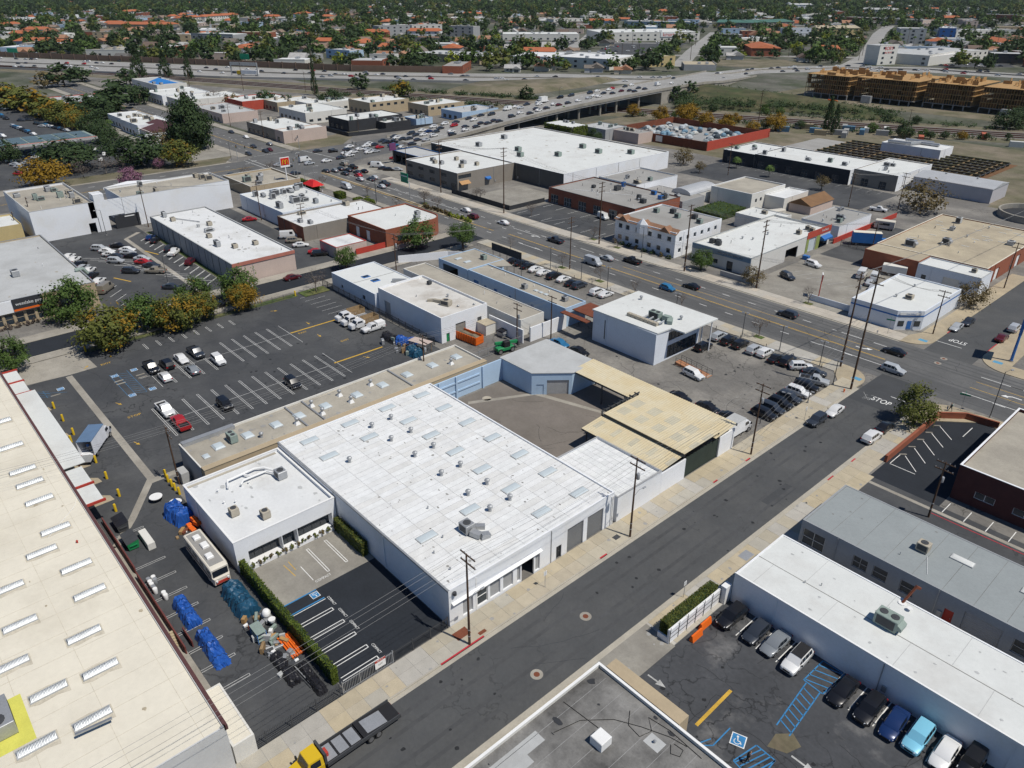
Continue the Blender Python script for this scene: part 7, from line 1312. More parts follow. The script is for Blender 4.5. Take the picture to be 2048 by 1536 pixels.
# --- trucks
def wheels(t,L_,r=.48):
    ty = cached(('ty',r),lambda: wheel_mesh(r).mesh('wheel','tyre',40)); ri = cached(('ri',r),lambda: rim_mesh(r).mesh('rim','rim'))
    for x,y in L_: w_ = ob('wheel',ty,t,(x,y,r)); ob('rim',ri,w_)
def cab(t,x0,col,W=2.1,h=2.3,L=1.9,hood=1.0):
    b = MB(); hw = W / 2; b.loft([[(x,-hw * f,.55),(x,-hw * f,z),(x,hw * f,z),(x,hw * f,.55)] for x,z,f in ((x0 + L + hood,1.1,.8),(x0 + L + hood - .15,1.35,.9),(x0 + L,1.5,.95),(x0,1.6,1))][::1]); b.loft([[(x0 + L + .1,-hw * .9,1.45),(x0 + L + .1,hw * .9,1.45),(x0,hw,1.5),(x0,-hw,1.5)],[(x0 + L - .45,-hw * .8,h),(x0 + L - .45,hw * .8,h),(x0 + .05,hw * .85,h),(x0 + .05,-hw * .85,h)]])
    o = b.build('cab','car_paint',t,smooth=35); o.color = (*col,1); q = [(x0 + L + .1,-hw * .9,1.45),(x0 + L + .1,hw * .9,1.45),(x0 + L - .45,hw * .8,h),(x0 + L - .45,-hw * .8,h)]
    MB().quad(*pane_on(q,.06,.94,.1,.9,.02)).build('windshield','glass',t)
    for s in (1,-1):
        q = [(x0 + .1,s * hw,1.5),(x0 + L,s * hw * .93,1.47),(x0 + L - .45,s * hw * .82,h),(x0 + .15,s * hw * .86,h)]; q = q if s < 0 else [q[1],q[0],q[3],q[2]]; MB().quad(*pane_on(q,.15,.85,.15,.85,.025)).build('side_window','glass',t); MB().box(x0 + L + hood - .06,x0 + L + hood + .02,s * hw * .55 - .15,s * hw * .55 + .15,.8,1.02).build('headlight','lamp_clear',t); MB().box(x0 + L - .1,x0 + L + .1,s * (hw + .15) - .12,s * (hw + .15) + .12,1.45,1.85).build('mirror','black_trim',t)
def box_truck(label,x,y,rz,col,roof='metal_roof',Lb=5.2,hb=3.5,z=.03,open_rear=False,grp=None):
    t = thing('box_truck',label,'truck',(x,y,z),rz,grp); W = 2.4; b = MB(); x0,x1 = -Lb / 2 - .8,Lb / 2 - .8
    if open_rear:
        b.box(x0,x1,-W / 2,-W / 2 + .08,1.0,hb).box(x0,x1,W / 2 - .08,W / 2,1.0,hb).box(x1 - .08,x1,-W / 2 + .08,W / 2 - .08,1.0,hb).box(x0,x1,-W / 2,W / 2,.9,1.0); MB().bar((x0,0,.95),(x0 - 1.8,0,.7),2.2,.08).build('tail_lift','galv',t)
    else: b.box(x0,x1,-W / 2,W / 2,.9,hb)
    o = b.build('cargo_box','tint',t); o.color = (*col,1); MB().box(x0 - .02,x1 + .02,-W / 2 - .02,W / 2 + .02,hb,hb + .06).build('box_roof',roof,t); MB().box(x0,x1 + 2.4,-.45,.45,.55,.88).build('chassis','steel_dark',t)
    cab(t,x1 + .12,col if col[2] > .6 or col[0] < .2 else (.7,.7,.7)); wheels(t,[(x1 + 1.6,1),(x1 + 1.6,-1),(x0 + 1.2,1),(x0 + 1.2,-1)]); 
    for s in (1,-1): MB().box(x0 - .03,x0 + .02,s * 1.0 - .1,s * 1.0 + .1,.92,1.05).build('taillight','lamp_red',t)
    return t
box_truck('white box truck with blue-grey roof unloading at the dock awning',-127.0,18.9,2.53,(.72,.73,.76),mat('truck_roof',(0.12,0.19,0.30),0.4,0.1),5.6,3.5,open_rear=True)
box_truck('white box truck parked between the canopy wall and the used cars',-57.2,102.6,pi / 2,(.76,.77,.78),'roof_pale',5.4,3.4); box_truck('blue box truck with cream roof in the fenced asphalt lot',-91.5,225.5,.6,(.03,.15,.42),'roof_cream',8,4.0)
box_truck('white rental box truck with orange stripe on the overpass',-333.5,322,-pi / 2,(.75,.75,.74),'roof_bright',5,3.6,z=7.3); box_truck('white box truck parked beside the ivy block',-262,276,.4,(.74,.75,.76),'roof_bright',6,3.6); box_truck('small white delivery truck beside the ivy block',-269,273,.4,(.74,.75,.76),'roof_bright',4,2.8)
tl = thing('semi_truck','yellow semi tractor with white trailer on the freeway','truck',(-648,292,.06),.55); MB().box(-14,2,-1.3,1.3,1.2,4.2).build('trailer','white_paint',tl); o = MB().box(-18,-14.6,-1.2,1.2,.8,3.6).build('tractor','yellow_paint',tl); wheels(tl,[(-17,1),(-17,-1),(-13,1),(-13,-1),(0,1),(0,-1)])
t = thing('stake_trailer','white tarped cargo trailer beside the white vans','trailer',(-74.6,204.8,.03),.3); MB().box(-3,3,-1.2,1.2,.9,2.9).build('cargo_box','offwhite_wall',t); wheels(t,[(-1,1.05),(-1,-1.05)],.4)
# tow truck with empty flatbed
tt = thing('tow_truck','yellow-cab flatbed car carrier parked along the side street','truck',(-49.1,20.2,.03),-pi / 2); tt.scale = (.85,1,1)
cab(tt,2.6,(.72,.48,.02),2.3,2.6,2.2,1.3); MB().box(-7.4,5,-.5,.5,.6,.95).build('chassis','steel_dark',tt)
dk = MB().box(-2.6,2.3,-1.2,1.2,1.0,1.25).build('front_deck','black_trim',tt); 
for i in range(3): MB().box(-2.4 + 1.6 * i,-1.1 + 1.6 * i,-.95,.95,1.252,1.29).build('deck_plate','galv',tt)
MB().loft([[(-2.7,-1.2,1.0),(-2.7,1.2,1.0),(-2.7,1.2,1.4),(-2.7,-1.2,1.4)],[(-8.0,-1.2,.8),(-8.0,1.2,.8),(-8.0,1.2,1.0),(-8.0,-1.2,1.0)]]).build('rear_deck','black_trim',tt); MB().loft([[(-3.4,-.9,1.3),(-3.4,.9,1.3),(-3.4,.9,1.39),(-3.4,-.9,1.39)],[(-6.6,-.9,1.0),(-6.6,.9,1.0),(-6.6,.9,1.1),(-6.6,-.9,1.1)]]).build('deck_plate','galv',tt)
for s in (1,-1): MB().box(-7.9,2.3,s * 1.22 - .05,s * 1.22 + .05,.95,1.42).build('side_rail','steel_dark',tt)
MB().box(2.2,2.5,-1.1,1.1,1.25,2.7).build('headboard','steel_dark',tt); MB().box(1.6,2.1,-.4,.4,1.3,1.8).build('winch','red_paint',tt); wheels(tt,[(4.9,1.05),(4.9,-1.05),(-3.6,1.1),(-3.6,-1.1),(-4.7,1.1),(-4.7,-1.1)],.5)
for s in (1,-1): MB().box(-8.04,-8.0,s * .9 - .15,s * .9 + .15,.82,.95).build('taillight','lamp_red',tt)
# motorhome in the yard
mh = thing('motorhome','old cream motorhome with brown stripes squeezed beside the white office','motorhome',(-85.6,21.4,.02),0)
b = MB(); b.loft([[(x,-w_,.7),(x,-w_ * 1.0,z),(x,-w_ * .9,z + .12),(x,w_ * .9,z + .12),(x,w_ * 1.0,z),(x,w_,.7)] for x,w_,z in ((-4.7,1.1,2.6),(-4.6,1.2,2.9),(4.0,1.2,2.9),(4.5,1.15,2.6))]); b.loft([[(4.5,-1.15,.5),(4.5,1.15,.5),(4.5,1.15,1.5),(4.5,-1.15,1.5)],[(4.9,-1.05,.5),(4.9,1.05,.5),(4.9,1.0,1.4),(4.9,-1.0,1.4)]]); b.build('body',mat('rv_cream',(0.62,0.58,0.50),0.5,0.08),mh,smooth=35)
MB().box(-4.3,3.9,-.92,.92,3.0,3.05).build('roof_walk','roof_grey',mh); MB().quad((4.58,-1.0,1.55),(4.58,1.0,1.55),(4.52,1.0,2.5),(4.52,-1.0,2.5)).build('windshield','glass',mh); MB().box(4.9,4.95,-.9,.9,.6,1.0).build('grille','red_paint',mh)
for s in (1,-1): MB().box(-4.4,4.2,s * 1.205 - .01,s * 1.205 + .01,1.1,1.4).build('stripe','maroon_trim',mh); [MB().box(-3.6 + 2.2 * i,-2.4 + 2.2 * i,s * 1.205 - .012,s * 1.205 + .012,1.7,2.4).build('side_window','glass',mh) for i in range(4)]; MB().cyl((4.95,s * .75),.14,.95,1.2,8).build('headlight','lamp_clear',mh); MB().bar((4.6,s * 1.15,2.3),(5.0,s * 1.5,2.0),.05,.05).build('mirror','black_trim',mh)
for x,y,w_ in ((-2.6,0,.7),(-.3,.2,.9),(2.2,-.2,.8)): MB().bev(x - w_,x + w_ * .4,y - .45,y + .45,3.05,3.4,.1).build('roof_unit','white_paint',mh)
wheels(mh,[(3,1.05),(3,-1.05),(-2.4,1.05),(-2.4,-1.05)],.42)
for x,y,rz,lab in ((-125.5,231,1.2,'cream camper van parked behind the low white store'),(-95.5,245.5,.3,'cream camper beside the long low red wall')):
    t = thing('camper',lab,'camper',(x,y,.02),rz); b = MB().bev(-3.2,2.6,-1.15,1.15,.6,3.0,.15).build('body','rv_cream',t); MB().box(-1.8,1.2,1.155,1.17,1.6,2.3).box(-1.8,1.2,-1.17,-1.155,1.6,2.3).build('side_window','glass',t); wheels(t,[(1.6,1),(1.6,-1),(-1.8,1),(-1.8,-1)],.38)
# stake-bed trucks by the lot fence
for x,y,kind,lab in ((-146.6,80.2,1,'white crew truck with tall wooden stake bed beside the lot fence'),(-143.6,80.0,0,'white flatbed truck between the two stake-bed trucks'),(-140.6,80.2,1,'second white truck with wooden stake bed beside the flatbed')):
    t = thing('stake_truck',lab,'truck',(x,y,.03),-pi / 2); cab(t,.4,(.76,.76,.76),2.0,2.1,2.2,1.1); MB().box(-3.3,3.4,-.45,.45,.5,.85).build('chassis','steel_dark',t); MB().box(-3.4,.3,-1.15,1.15,.86,1.0).build('flatbed','white_paint',t); wheels(t,[(2.6,.9),(2.6,-.9),(-2,.9),(-2,-.9)],.42)
    if kind:
        for s in (1,-1):
            for i in range(5): MB().box(-3.35,.25,s * 1.1 - .03,s * 1.1 + .03,1.05 + .26 * i,1.27 + .26 * i).build('stake_board','wood',t)
        for i in range(5): MB().box(-3.42,-3.36,-1.1,1.1,1.05 + .26 * i,1.27 + .26 * i).build('stake_board','wood',t)
    else: MB().box(-3.2,-1,-.8,.8,1.0,1.3).build('rack','galv',t)
t = car('PW',-137.4,80.6,.03,-pi / 2,'lot'); t['label'] = 'white pickup truck with white camper shell next to the stake-bed trucks'; MB().loft([[(-2.8,-.93,1.0),(-2.8,.93,1.0),(-2.8,.8,1.85),(-2.8,-.8,1.85)],[(-.8,-.93,1.0),(-.8,.93,1.0),(-.8,.8,1.88),(-.8,-.8,1.88)]]).build('camper_shell','white_paint',t)
POLES = [ (-51.3,39.1,14.1),(-51.4,68.6,13.6),(-51.7,100.0,13.5),(-107.2,25.5,10.5),(-109.2,74.6,10.2),(-111.0,100.8,9.1),(-107.0,107.3,10.3),(-57.6,142.3,20.5),(-51.5,134.5,24.5),(-190.9,167.1,21.9),(-228.9,168.9,18.7),(-136.2,143.2,14.7),(-146.1,166.0,18.7),(-114.2,165.4,18.4),(-93.9,168.7,18.0),(-173.1,273.7,12.6),(-116.6,263.4,11.6),(-103.4,273.0,12.6),(-87.9,220.2,8.9),(-51.2,216.4,12.3),(-51.6,173.2,10.5),(-24.9,105.1,9.8),(-270.1,41.8,11.8),(-269.6,37.0,8.3),(-255.3,70.9,13.4),(-238.4,101.6,12.9),(-214.2,104.3,10.0),(-167.9,107.5,10.1),(-479.2,169.5,14.3),(-609.3,220.7,16.6),(-563.3,242.2,19.5),(-524.4,271.3,13.6),(-376.3,168.5,13.1),(-227.8,168.1,18.8),(-351.6,208.8,9.6),(-350.4,250.0,8.6),(-250.3,168.5,15.3),(-229.5,385.8,18.4),(-174.6,447.1,8.9),(-421.8,170.9,11.5) ]
YARD_LAMPS = [ (-139.7,139.2,6.3),(-128.5,139.7,5.8),(-119.0,139.4,6.1),(-97.4,145.4,5.1),(-79.4,139.9,5.8),(-70.0,139.7,5.7),(-60.4,138.9,5.7),(-54.7,133.6,5.3),(-54.3,123.2,2.5),(-56.7,118.9,2.8) ]
STREET_LAMPS = [ (-29.5,143.1,9.4),(-230.8,141.6,8.6),(-231.4,142.1,8.5),(-129.4,165.7,9.0),(-287.8,140.9,9.3),(-293.7,139.6,4.3),(-254.5,57.9,8.1),(-199.0,56.8,7.5),(-278.1,77.3,8.5),(-334.8,133.4,8.8),(-268.9,138.3,7.5),(-281.9,140.8,6.1),(-295.4,125.8,7.0),(-183.3,17.7,5.1),(-327.5,275.5,6.1),(-352.3,355.0,7.6) ]
TREES = [
    (-190.4,31.5,4.5,6.4,'g'),(-167.5,33.1,4,6.7,'o'),(-172.6,42.4,4.5,5.2,'g'),(-167.5,48.1,4.5,5.5,'o'),(-176.5,55.5,4.5,4.5,'g'),(-174.9,65.9,4.5,5.4,'g'),
    (-167.7,63.9,4,3.9,'b'),(-168.9,54.5,4,3.9,'o'),(-169.1,14.9,4,4.1,'g'),(-179.1,122.8,5,5.5,'g'),(-170.2,132.8,5,4.2,'g'),(-176.8,97.2,4,3.4,'g'),
    (-37.8,130.2,4,4.0,'w'),(-52.3,196.6,3.5,4.2,'s'),(-574.7,95.1,5,11.9,'o'),(-581.3,103.5,5,11.1,'o'),(-553.6,103.4,5,11.5,'o'),(-528.5,102.8,5,11.0,'o'),
    (-514.3,105.0,5,9.9,'o'),(-496.9,105.0,5,9.6,'o'),(-484.8,106.1,5,10.2,'o'),(-467.7,105.5,4,6.0,'o'),(-614.4,100.2,5,10.8,'o'),(-495.7,122.0,6,12.1,'d'),
    (-511.5,135.9,5,9.2,'d'),(-447.3,107.7,5,8.0,'d'),(-417.8,104.9,5,7.5,'d'),(-389.7,99.8,5,6.4,'d'),(-526.5,145.8,8,12.9,'d'),(-540.3,162.3,6,8.0,'d'),
    (-362.4,75.4,6,13.5,'d'),(-352.4,101.0,7,13.4,'d'),(-338.5,113.1,6,7.9,'o'),(-379.4,120.0,5,6.9,'s'),(-336.5,60.1,4,9.2,'y'),(-340.6,104.3,2.5,3.4,'p'),
    (-316.0,85.2,3,6.3,'p'),(-396.6,59.6,5,6.3,'d'),(-381.1,127.1,5,6.4,'d'),(-677.5,152.4,9,14.3,'d'),(-562.7,156.2,8,14.7,'d'),(-652.6,191.9,7,8.6,'d'),
    (-700.9,170.9,6,9.9,'d'),(-677.9,141.0,5,11.1,'s'),(-552.7,164.9,4,6.0,'d'),(-495.3,204.6,3,5.5,'s'),(-480.8,220.8,3,6.7,'d'),(-468.5,228.7,3,4.8,'d'),
    (-447.2,246.9,3,9.4,'d'),(-527.0,124.9,4,9.9,'d'),(-511.6,131.3,5,10.9,'d'),(-297.2,361.0,4,4.4,'y'),(-276.4,360.1,4,5.3,'y'),(-267.5,373.0,4,5.6,'y'),
    (-264.4,369.2,4,7.3,'y'),(-248.5,364.6,4,5.1,'y'),(-236.6,366.4,3,5.0,'y'),(-221.4,367.3,3,4.0,'y'),(-215.6,380.5,4,6.0,'y'),(-222.5,382.2,3,3.6,'d'),
    (-161.1,410.4,4,5.1,'d'),(-136.3,478.5,3,8.0,'d'),(-135.3,496.5,3,7.1,'d'),(-322.6,447.8,4,8.9,'d'),(-316.7,428.7,4,7.3,'d'),(-393.5,364.9,4,5.4,'d'),
    (-459.6,308.1,4,8.9,'o'),(-514.5,310.8,3,8.3,'d'),(-255.4,282.7,4,4.4,'d'),(-281.8,277.2,2,1.6,'h'),(-277.1,280.2,2,1.6,'h'),(-111.9,169.7,3.5,3.4,'g'),
    (-95.7,169.6,3,3.3,'s'),(-97.0,276.1,4,8.9,'s'),(-134.8,278.2,3.5,2.9,'s'),(-197.1,275.9,4,4.7,'s'),(-183.0,268.1,3,2.6,'s'),(-57.2,205.4,2,1.5,'s'),
    (-510.7,812.6,4,13.2,'d'),(-521.5,917.9,6,16.9,'d'),
]
BARE = [ (-218.3,153.5,3.5,2.7),(-208.8,152.2,3.5,2.9),(-210.5,171.5,3,2.2),(-182.2,171.8,3,2.3),(-159.2,141.9,3,1.6),(-138.5,142.6,3,1.7),(-124.3,142.4,3,1.9),(-112.0,142.0,3,1.6),(-150.4,168.1,3,1.8),(-140.1,167.4,3,1.6),(-98.4,143.0,3,1.6),(-76.8,142.6,3,2.4),(-79.6,169.0,3.2,1.8),(-167.7,82.9,3.5,3.6),(-219.7,154.8,3,2.5),(-208.7,171.4,3,2.9),(-300.5,135.7,3,3.5),(-298.9,124.0,3,3.0),(-265.0,139.2,3,2.4),(-241.6,144.6,3,2.6),(-352.3,73.6,4,6.9),(-345.5,84.6,4,5.7),(-348.2,92.1,3,4.6),(-342.7,75.2,3,3.9),(-220.2,143.1,2.5,2.1),(-511.3,199.4,5,6.9) ]
# ------------------------------------------------------------------ poles, wires, lamps
def pole_mesh(h,r=.16): return MB().cyl((0,0),r,0,h,8,r * .62)
ARM = MB().box(-1.3,1.3,-.06,.06,-.07,.07).mesh('crossarm','wood_pole'); INS = MB().cyl((0,0),.05,0,.18,6).mesh('insulator','galv')
CAN = MB().lathe((0,0,0),[(.24,0),(.26,.05),(.26,.8),(.2,.9),(.06,.92)],10).mesh('transformer','galv',40)
def beside(x,y):
    best = min(((hypot(x - c[0],y - c[1]),c[2]) for c in SPOTS),default=(0,'the road')); return best[1]
SPOTS = [(-55,42,'the white workshop front corner'),(-55,68,'the white annex'),(-55,100,'the far canopy end wall'),(-107,26,'the white office back corner'),(-109,74,'the narrow shed'),(-111,101,'the skip yard wall'),(-107,107,'the rusty shade roofs'),(-58,142,'the used car yard bend'),(-51,134,'the fire hydrant'),(-191,167,'the empty concrete lot'),(-229,169,'the grey block office'),(-136,143,'the blue repair shop cars'),(-146,166,'the two-storey offices west corner'),(-114,165,'the salon store west corner'),(-94,169,'the van yard entrance'),(-173,274,'the dark-walled row'),(-117,263,'the brown gabled hut'),(-103,273,'the ribbed metal shed'),(-88,220,'the blue box truck'),(-51,216,'the tan-roofed warehouse'),(-52,173,'the white corner shop'),(-25,105,'the maroon brick block'),(-270,42,'the strip mall end'),(-269,37,'the yellow-tan building'),(-255,71,'the strip mall loading bay'),(-238,102,'the restaurant block'),(-214,104,'the low tan shop'),(-168,107,'the low shed'),(-479,170,'the broad pink store'),(-609,221,'the blue tarpaulin depot'),(-563,242,'the railway bend'),(-524,271,'the cell tower'),(-376,168,'the narrow dark grey block'),(-352,209,'the black-walled restaurant'),(-350,250,'the blue-grey cottage'),(-250,168,'the muffler shop'),(-229,386,'the railway verge'),(-175,447,'the building site'),(-422,171,'the pink store east end')]
TOPS = []
for k,(x,y,h) in enumerate(POLES):
    t = thing('utility_pole','tall wooden utility pole with crossarms next to ' + beside(x,y),'utility pole',(x,y,0),0,'wooden utility poles'); pole_mesh(h,.16 if h < 16 else .22).build('post','wood_pole',t,smooth=50)
    along = pi / 2 if k in (9,10,11,12,13,14,7,33,36,25,26,28,32,39) else 0
    levels = [h - .35] + ([h - 1.5] if h > 9 else []) + ([h - 2.8] if h > 17 else [])
    for z in levels:
        a = ob('crossarm',ARM,t,(0,.18 if not along else 0,z),along)
        for q in (-1.15,-.5,.5,1.15): ob('insulator',INS,a,(q,0,.07))
    if k in (1,2,4,5,21,7,27): ob('transformer',CAN,t,(.1,.42,h - 3.6))
    if k in (0,1): MB().tube([(0,0,7.2),(0,1.1,7.8),(0,2.0,7.7)],.04,6).build('lamp_arm','galv',t); MB().bev(-.12,.12,1.9,2.5,7.6,7.75,.03).build('lamp_head','galv',t)
    for z in (1.5,2.5): MB().cyl((0,0),.185 if h < 16 else .24,z,z + .12,8).build('band','galv',t)
    TOPS.append((x,y,h,along))
def wire(i,j,lab,spread=(-1.15,-.5,.5,1.15),dz=-.15,sag=.9,r=.018):
    A = TOPS[i] if isinstance(i,int) else i; B_ = TOPS[j] if isinstance(j,int) else j; m = None
    T = thing('overhead_line',lab,'cable',(A[0],A[1],0))
    for q in spread:
        def at(P,t_): a = P[3]; return (P[0] + cos(a) * q,P[1] + sin(a) * q,P[2] + dz)
        a,b = at(A,0),at(B_,0); pts = [(a[0] + (b[0] - a[0]) * u / 12 - A[0],a[1] + (b[1] - a[1]) * u / 12 - A[1],a[2] + (b[2] - a[2]) * u / 12 - sag * 4 * (u / 12) * (1 - u / 12)) for u in range(13)]
        MB().tube(pts,r,4).build('wire','wire_grey',T)
mat('wire_grey',(0.20,0.20,0.20),0.6,0.0)
wire((-51.4,-30,14,0),0,'four overhead wires running along the side street past the tow truck'); wire(0,1,'four overhead wires along the front of the white workshop'); wire(1,2,'four overhead wires in front of the annex and canopies'); wire(2,8,'overhead wires rising to the tall corner pole',dz=-9)
wire(3,4,'overhead wires above the narrow shed roof'); wire(4,5,'overhead wires from the narrow shed to the skip yard'); wire(5,6,'short overhead wires beside the rusty shade roofs'); wire((-118,-20,10,0),3,'overhead wires crossing the dock yard to the white office corner')
wire(11,7,'overhead wires along the near boulevard sidewalk',sag=1.4); wire(9,12,'high wires on the far boulevard sidewalk beside the brick row',sag=1.2); wire(12,13,'high wires in front of the two-storey offices',sag=1.0); wire(13,14,'high wires in front of the salon store',sag=.8); wire(10,9,'high wires in front of the grey block office',sag=1.2); wire(7,(-52,260,20,pi / 2),'high wires crossing the boulevard towards the tan-roofed warehouse',sag=1.5); wire(8,20,'high wires from the hydrant pole to the corner shop',sag=1)
wire(22,24,'wires along the blank strip mall wall',sag=.6); wire(24,25,'wires over the long white shop',sag=.8); wire(25,26,'wires over the restaurant block',sag=.6); wire(26,27,'wires over the brick corner shop yard',sag=.8); wire(27,11,'wires over the grey garage',sag=.8); wire(16,17,'wires behind the brown gabled hut',sag=.5); wire(14,18,'wires over the concrete van yard',sag=.8)
def lamp(name,label,x,y,h,rz,group,m='steel_dark',arm=1.6,head=1):
    t = thing(name,label,'lamp',(x,y,0),rz,group); MB().cyl((0,0),.09,0,h,8,.06).build('post',m,t); MB().cyl((0,0),.2,0,.4,8).build('base','concrete_grey',t)
    for s in ((1,) if head == 1 else (1,-1)): MB().tube([(0,0,h - .1),(s * arm * .6,0,h + .15),(s * arm,0,h + .1)],.035,5).build('arm',m,t); MB().bev(s * arm - .3,s * arm + .3,-.16,.16,h,h + .16,.03).build('lamp_head','galv',t)
for k,(x,y,h) in enumerate(YARD_LAMPS):
    if k == 3: y = 139.6
    lamp('yard_lamp','slim dark lamp post with twin heads at the edge of the car yards',x,y,h,.3,'lamps of the car yards',arm=.5,head=2)
for k,(x,y,h) in enumerate(STREET_LAMPS):
    lamp('street_lamp','street lamp post ' + ('by the corner of the maroon brick block','in the boulevard median west','in the boulevard median beside the hedges','in front of the two-storey offices','at the burger restaurant corner','short one beside the pole sign','beside the blank strip mall wall','in the angled car park','on the strip mall roof side','on the far corner of the intersection','beside the play canopy','beside the burger restaurant drive','behind the burger restaurant','beside the sign shop forecourt','on the lower overpass ramp','on the upper overpass deck')[k],x,y,h + (0 if k < 14 else 4),(1.2,4.7,1.5,4.7,1.57)[k % 5],'street lamps','galv' if k in (4,5,10,11,12) else 'steel_dark')
# traffic signals at the big intersection
for k,(x,y,rz) in enumerate(((-334,136,.6),(-338,168,-.6),(-291,165,3.4),(-291,141,2.4),(-300,178,3.0))):
    t = thing('traffic_signal','traffic signal on mast arm ' + ('at the tall dark tree corner','at the pink stucco corner','at the muffler shop corner','at the burger restaurant corner','at the foot of the overpass')[k],'traffic light',(x,y,0),rz,'traffic signals'); MB().cyl((0,0),.13,0,6.4,8,.09).build('post','galv',t); MB().tube([(0,0,6),(4,0,6.4),(9,0,6.5)],.07,6).build('mast_arm','galv',t)
    for q in (0.2,4.5,8.6): s = MB().bev(q - .2,q + .2,-.3,-.05,5.5,6.6,.04).build('signal_head','black_trim',t); [MB().cyl((q,-.31),.1,5.65 + .34 * i,5.8 + .34 * i,8).build('lens',('sign_green','mark_yellow','lamp_red')[i],s) for i in range(3)]
# signs
t = thing('guide_sign','green overhead guide sign on curved post in the boulevard median','sign',(-225,152.2,0)); MB().tube([(0,0,0),(0,0,5),(-.6,.4,6.6),(-2.4,1,7.2)],.14,8).build('post','galv',t); MB().box(-6.4,-2,.8,1.0,6.0,9.4).build('panel','sign_green',t,rz=0); MB().box(-6.2,-2.2,.78,.795,8.2,8.5).build('legend','white_paint',t)
t = thing('pylon_sign','tall blue pylon sign with slanted red and white face at the corner','sign',(-35,171.1,0),.2); MB().cyl((0,0),.3,0,9,8,.22).build('post','blue_paint',t); MB().prism([(-.3,-1.6),(.3,-1.6),(.3,3.2),(-.3,3.2)],6.6,11.6).build('panel','blue_paint',t); MB().box(-.34,.34,-1,3.0,8.2,8.9).build('red_stripe','red_paint',t); MB().box(-.35,.35,-.6,3.0,9.3,10.6).build('white_field','white_paint',t); MB().cyl((0,0),.5,0,.3,10).build('base','concrete',t)
t = thing('pole_sign','white panel sign on red pole in the concrete van yard','sign',(-80.1,175,0),.5); MB().cyl((0,0),.12,0,5,8).build('post','red_paint',t); MB().box(-.12,.12,-1.2,1.2,4.6,6.2).build('panel','white_paint',t); MB().box(-.14,.14,-1.25,-.8,4.6,6.2).build('edge_band','red_paint',t)
t = thing('pole_sign','purple and orange pole sign in front of the muffler shop','sign',(-283,184,0)); MB().cyl((0,0),.15,0,7,8).build('post','steel_dark',t); MB().box(-.2,.2,-1.6,1.6,5.6,8.6).build('panel',mat('purple',(0.16,0.05,0.14),0.5,0.1),t)
for x,y,lab in ((-34,141.6,'green street name sign beside the walking person'),(-58.5,165.8,'green street name sign at the white corner shop')):
    t = thing('street_sign',lab,'sign',(x,y,0),.3); MB().cyl((0,0),.04,0,3.4,6).build('post','galv',t); MB().box(-.9,.9,-.02,.02,3.3,3.6).build('blade','sign_green',t); MB().box(-.02,.02,-.8,.8,3.62,3.9).build('blade','sign_green',t)
for x,y,lab in ((-39,64.5,'slim leaning road sign at the kerb beside the hedge wall'),(-51.5,117,'slim road sign beside the grey parked SUV'),(-52.2,52.5,'slim parking sign post in front of the white workshop')): t = thing('road_sign',lab,'sign',(x,y,.15)); MB().cyl((0,0),.035,0,2.7,6).build('post','galv',t); MB().box(-.02,.02,-.25,.25,2.0,2.7).build('plate','white_paint',t)
t = thing('fire_hydrant','orange-red fire hydrant beside the tall corner pole','hydrant',(-51.8,132.3,.15)); MB().lathe((0,0,0),[(.16,0),(.16,.06),(.11,.08),(.11,.5),(.15,.52),(.13,.62),(.05,.72)],10).build('barrel','orange_paint',t); MB().tube([(-.22,0,.4),(.22,0,.4)],.06,8).build('nozzle','orange_paint',t)
for k,(x,y) in enumerate(((-33.9,60.2),(-34.3,62.6))): tag(MB().loft([[(-.3,yy,0),(-.22,yy,.4),(-.1,yy,.95),(.1,yy,.95),(.22,yy,.4),(.3,yy,0)] for yy in (-1,-.85,-.5,-.4,-.1,0,.4,.5,.85,1)]).build('plastic_barrier','orange_paint',None,(x,y,.03)),'orange plastic road barrier, ' + ('the one at the lot entrance end' if k == 0 else 'the one deeper along the hedge wall'),'barrier','orange barriers by the hedge wall')
for k,(x,y) in enumerate(((-146.7,17.1),(-140.6,17.1),(-134.3,17.2),(-131.9,16.2),(-122.4,17.5),(-116.4,17.4),(-110.2,17.4),(-106.6,15.8),(-110.7,24.6),(-109,24.4),(-107.4,24.4),(-106,24.4),(-104.5,24.5),(-168.5,15),(-169,28.6),(-168.6,77.5))):
    t = thing('bollard','stout yellow bollard ' + ('guarding the loading docks' if k < 8 else 'in the row behind the white office' if k < 13 else 'at an entrance of the big lot'),'bollard',(x,y,.02),0,'yellow bollards'); MB().lathe((0,0,0),[(.2,0),(.2,1.25),(.17,1.36),(.06,1.42)],10).build('shaft','yellow_paint',t,smooth=40)
for k in range(22):
    x,y = (-56.2,104 + 3.0 * k) if k < 9 else (-60 - 6.4 * (k - 9),139.0); tag(MB().cyl((0,0),.07,0,.95,8).build('post_bollard','steel_dark',None,(x,y,.03)),'short dark steel post on the rim of the car yards','post','short posts around the car yards')
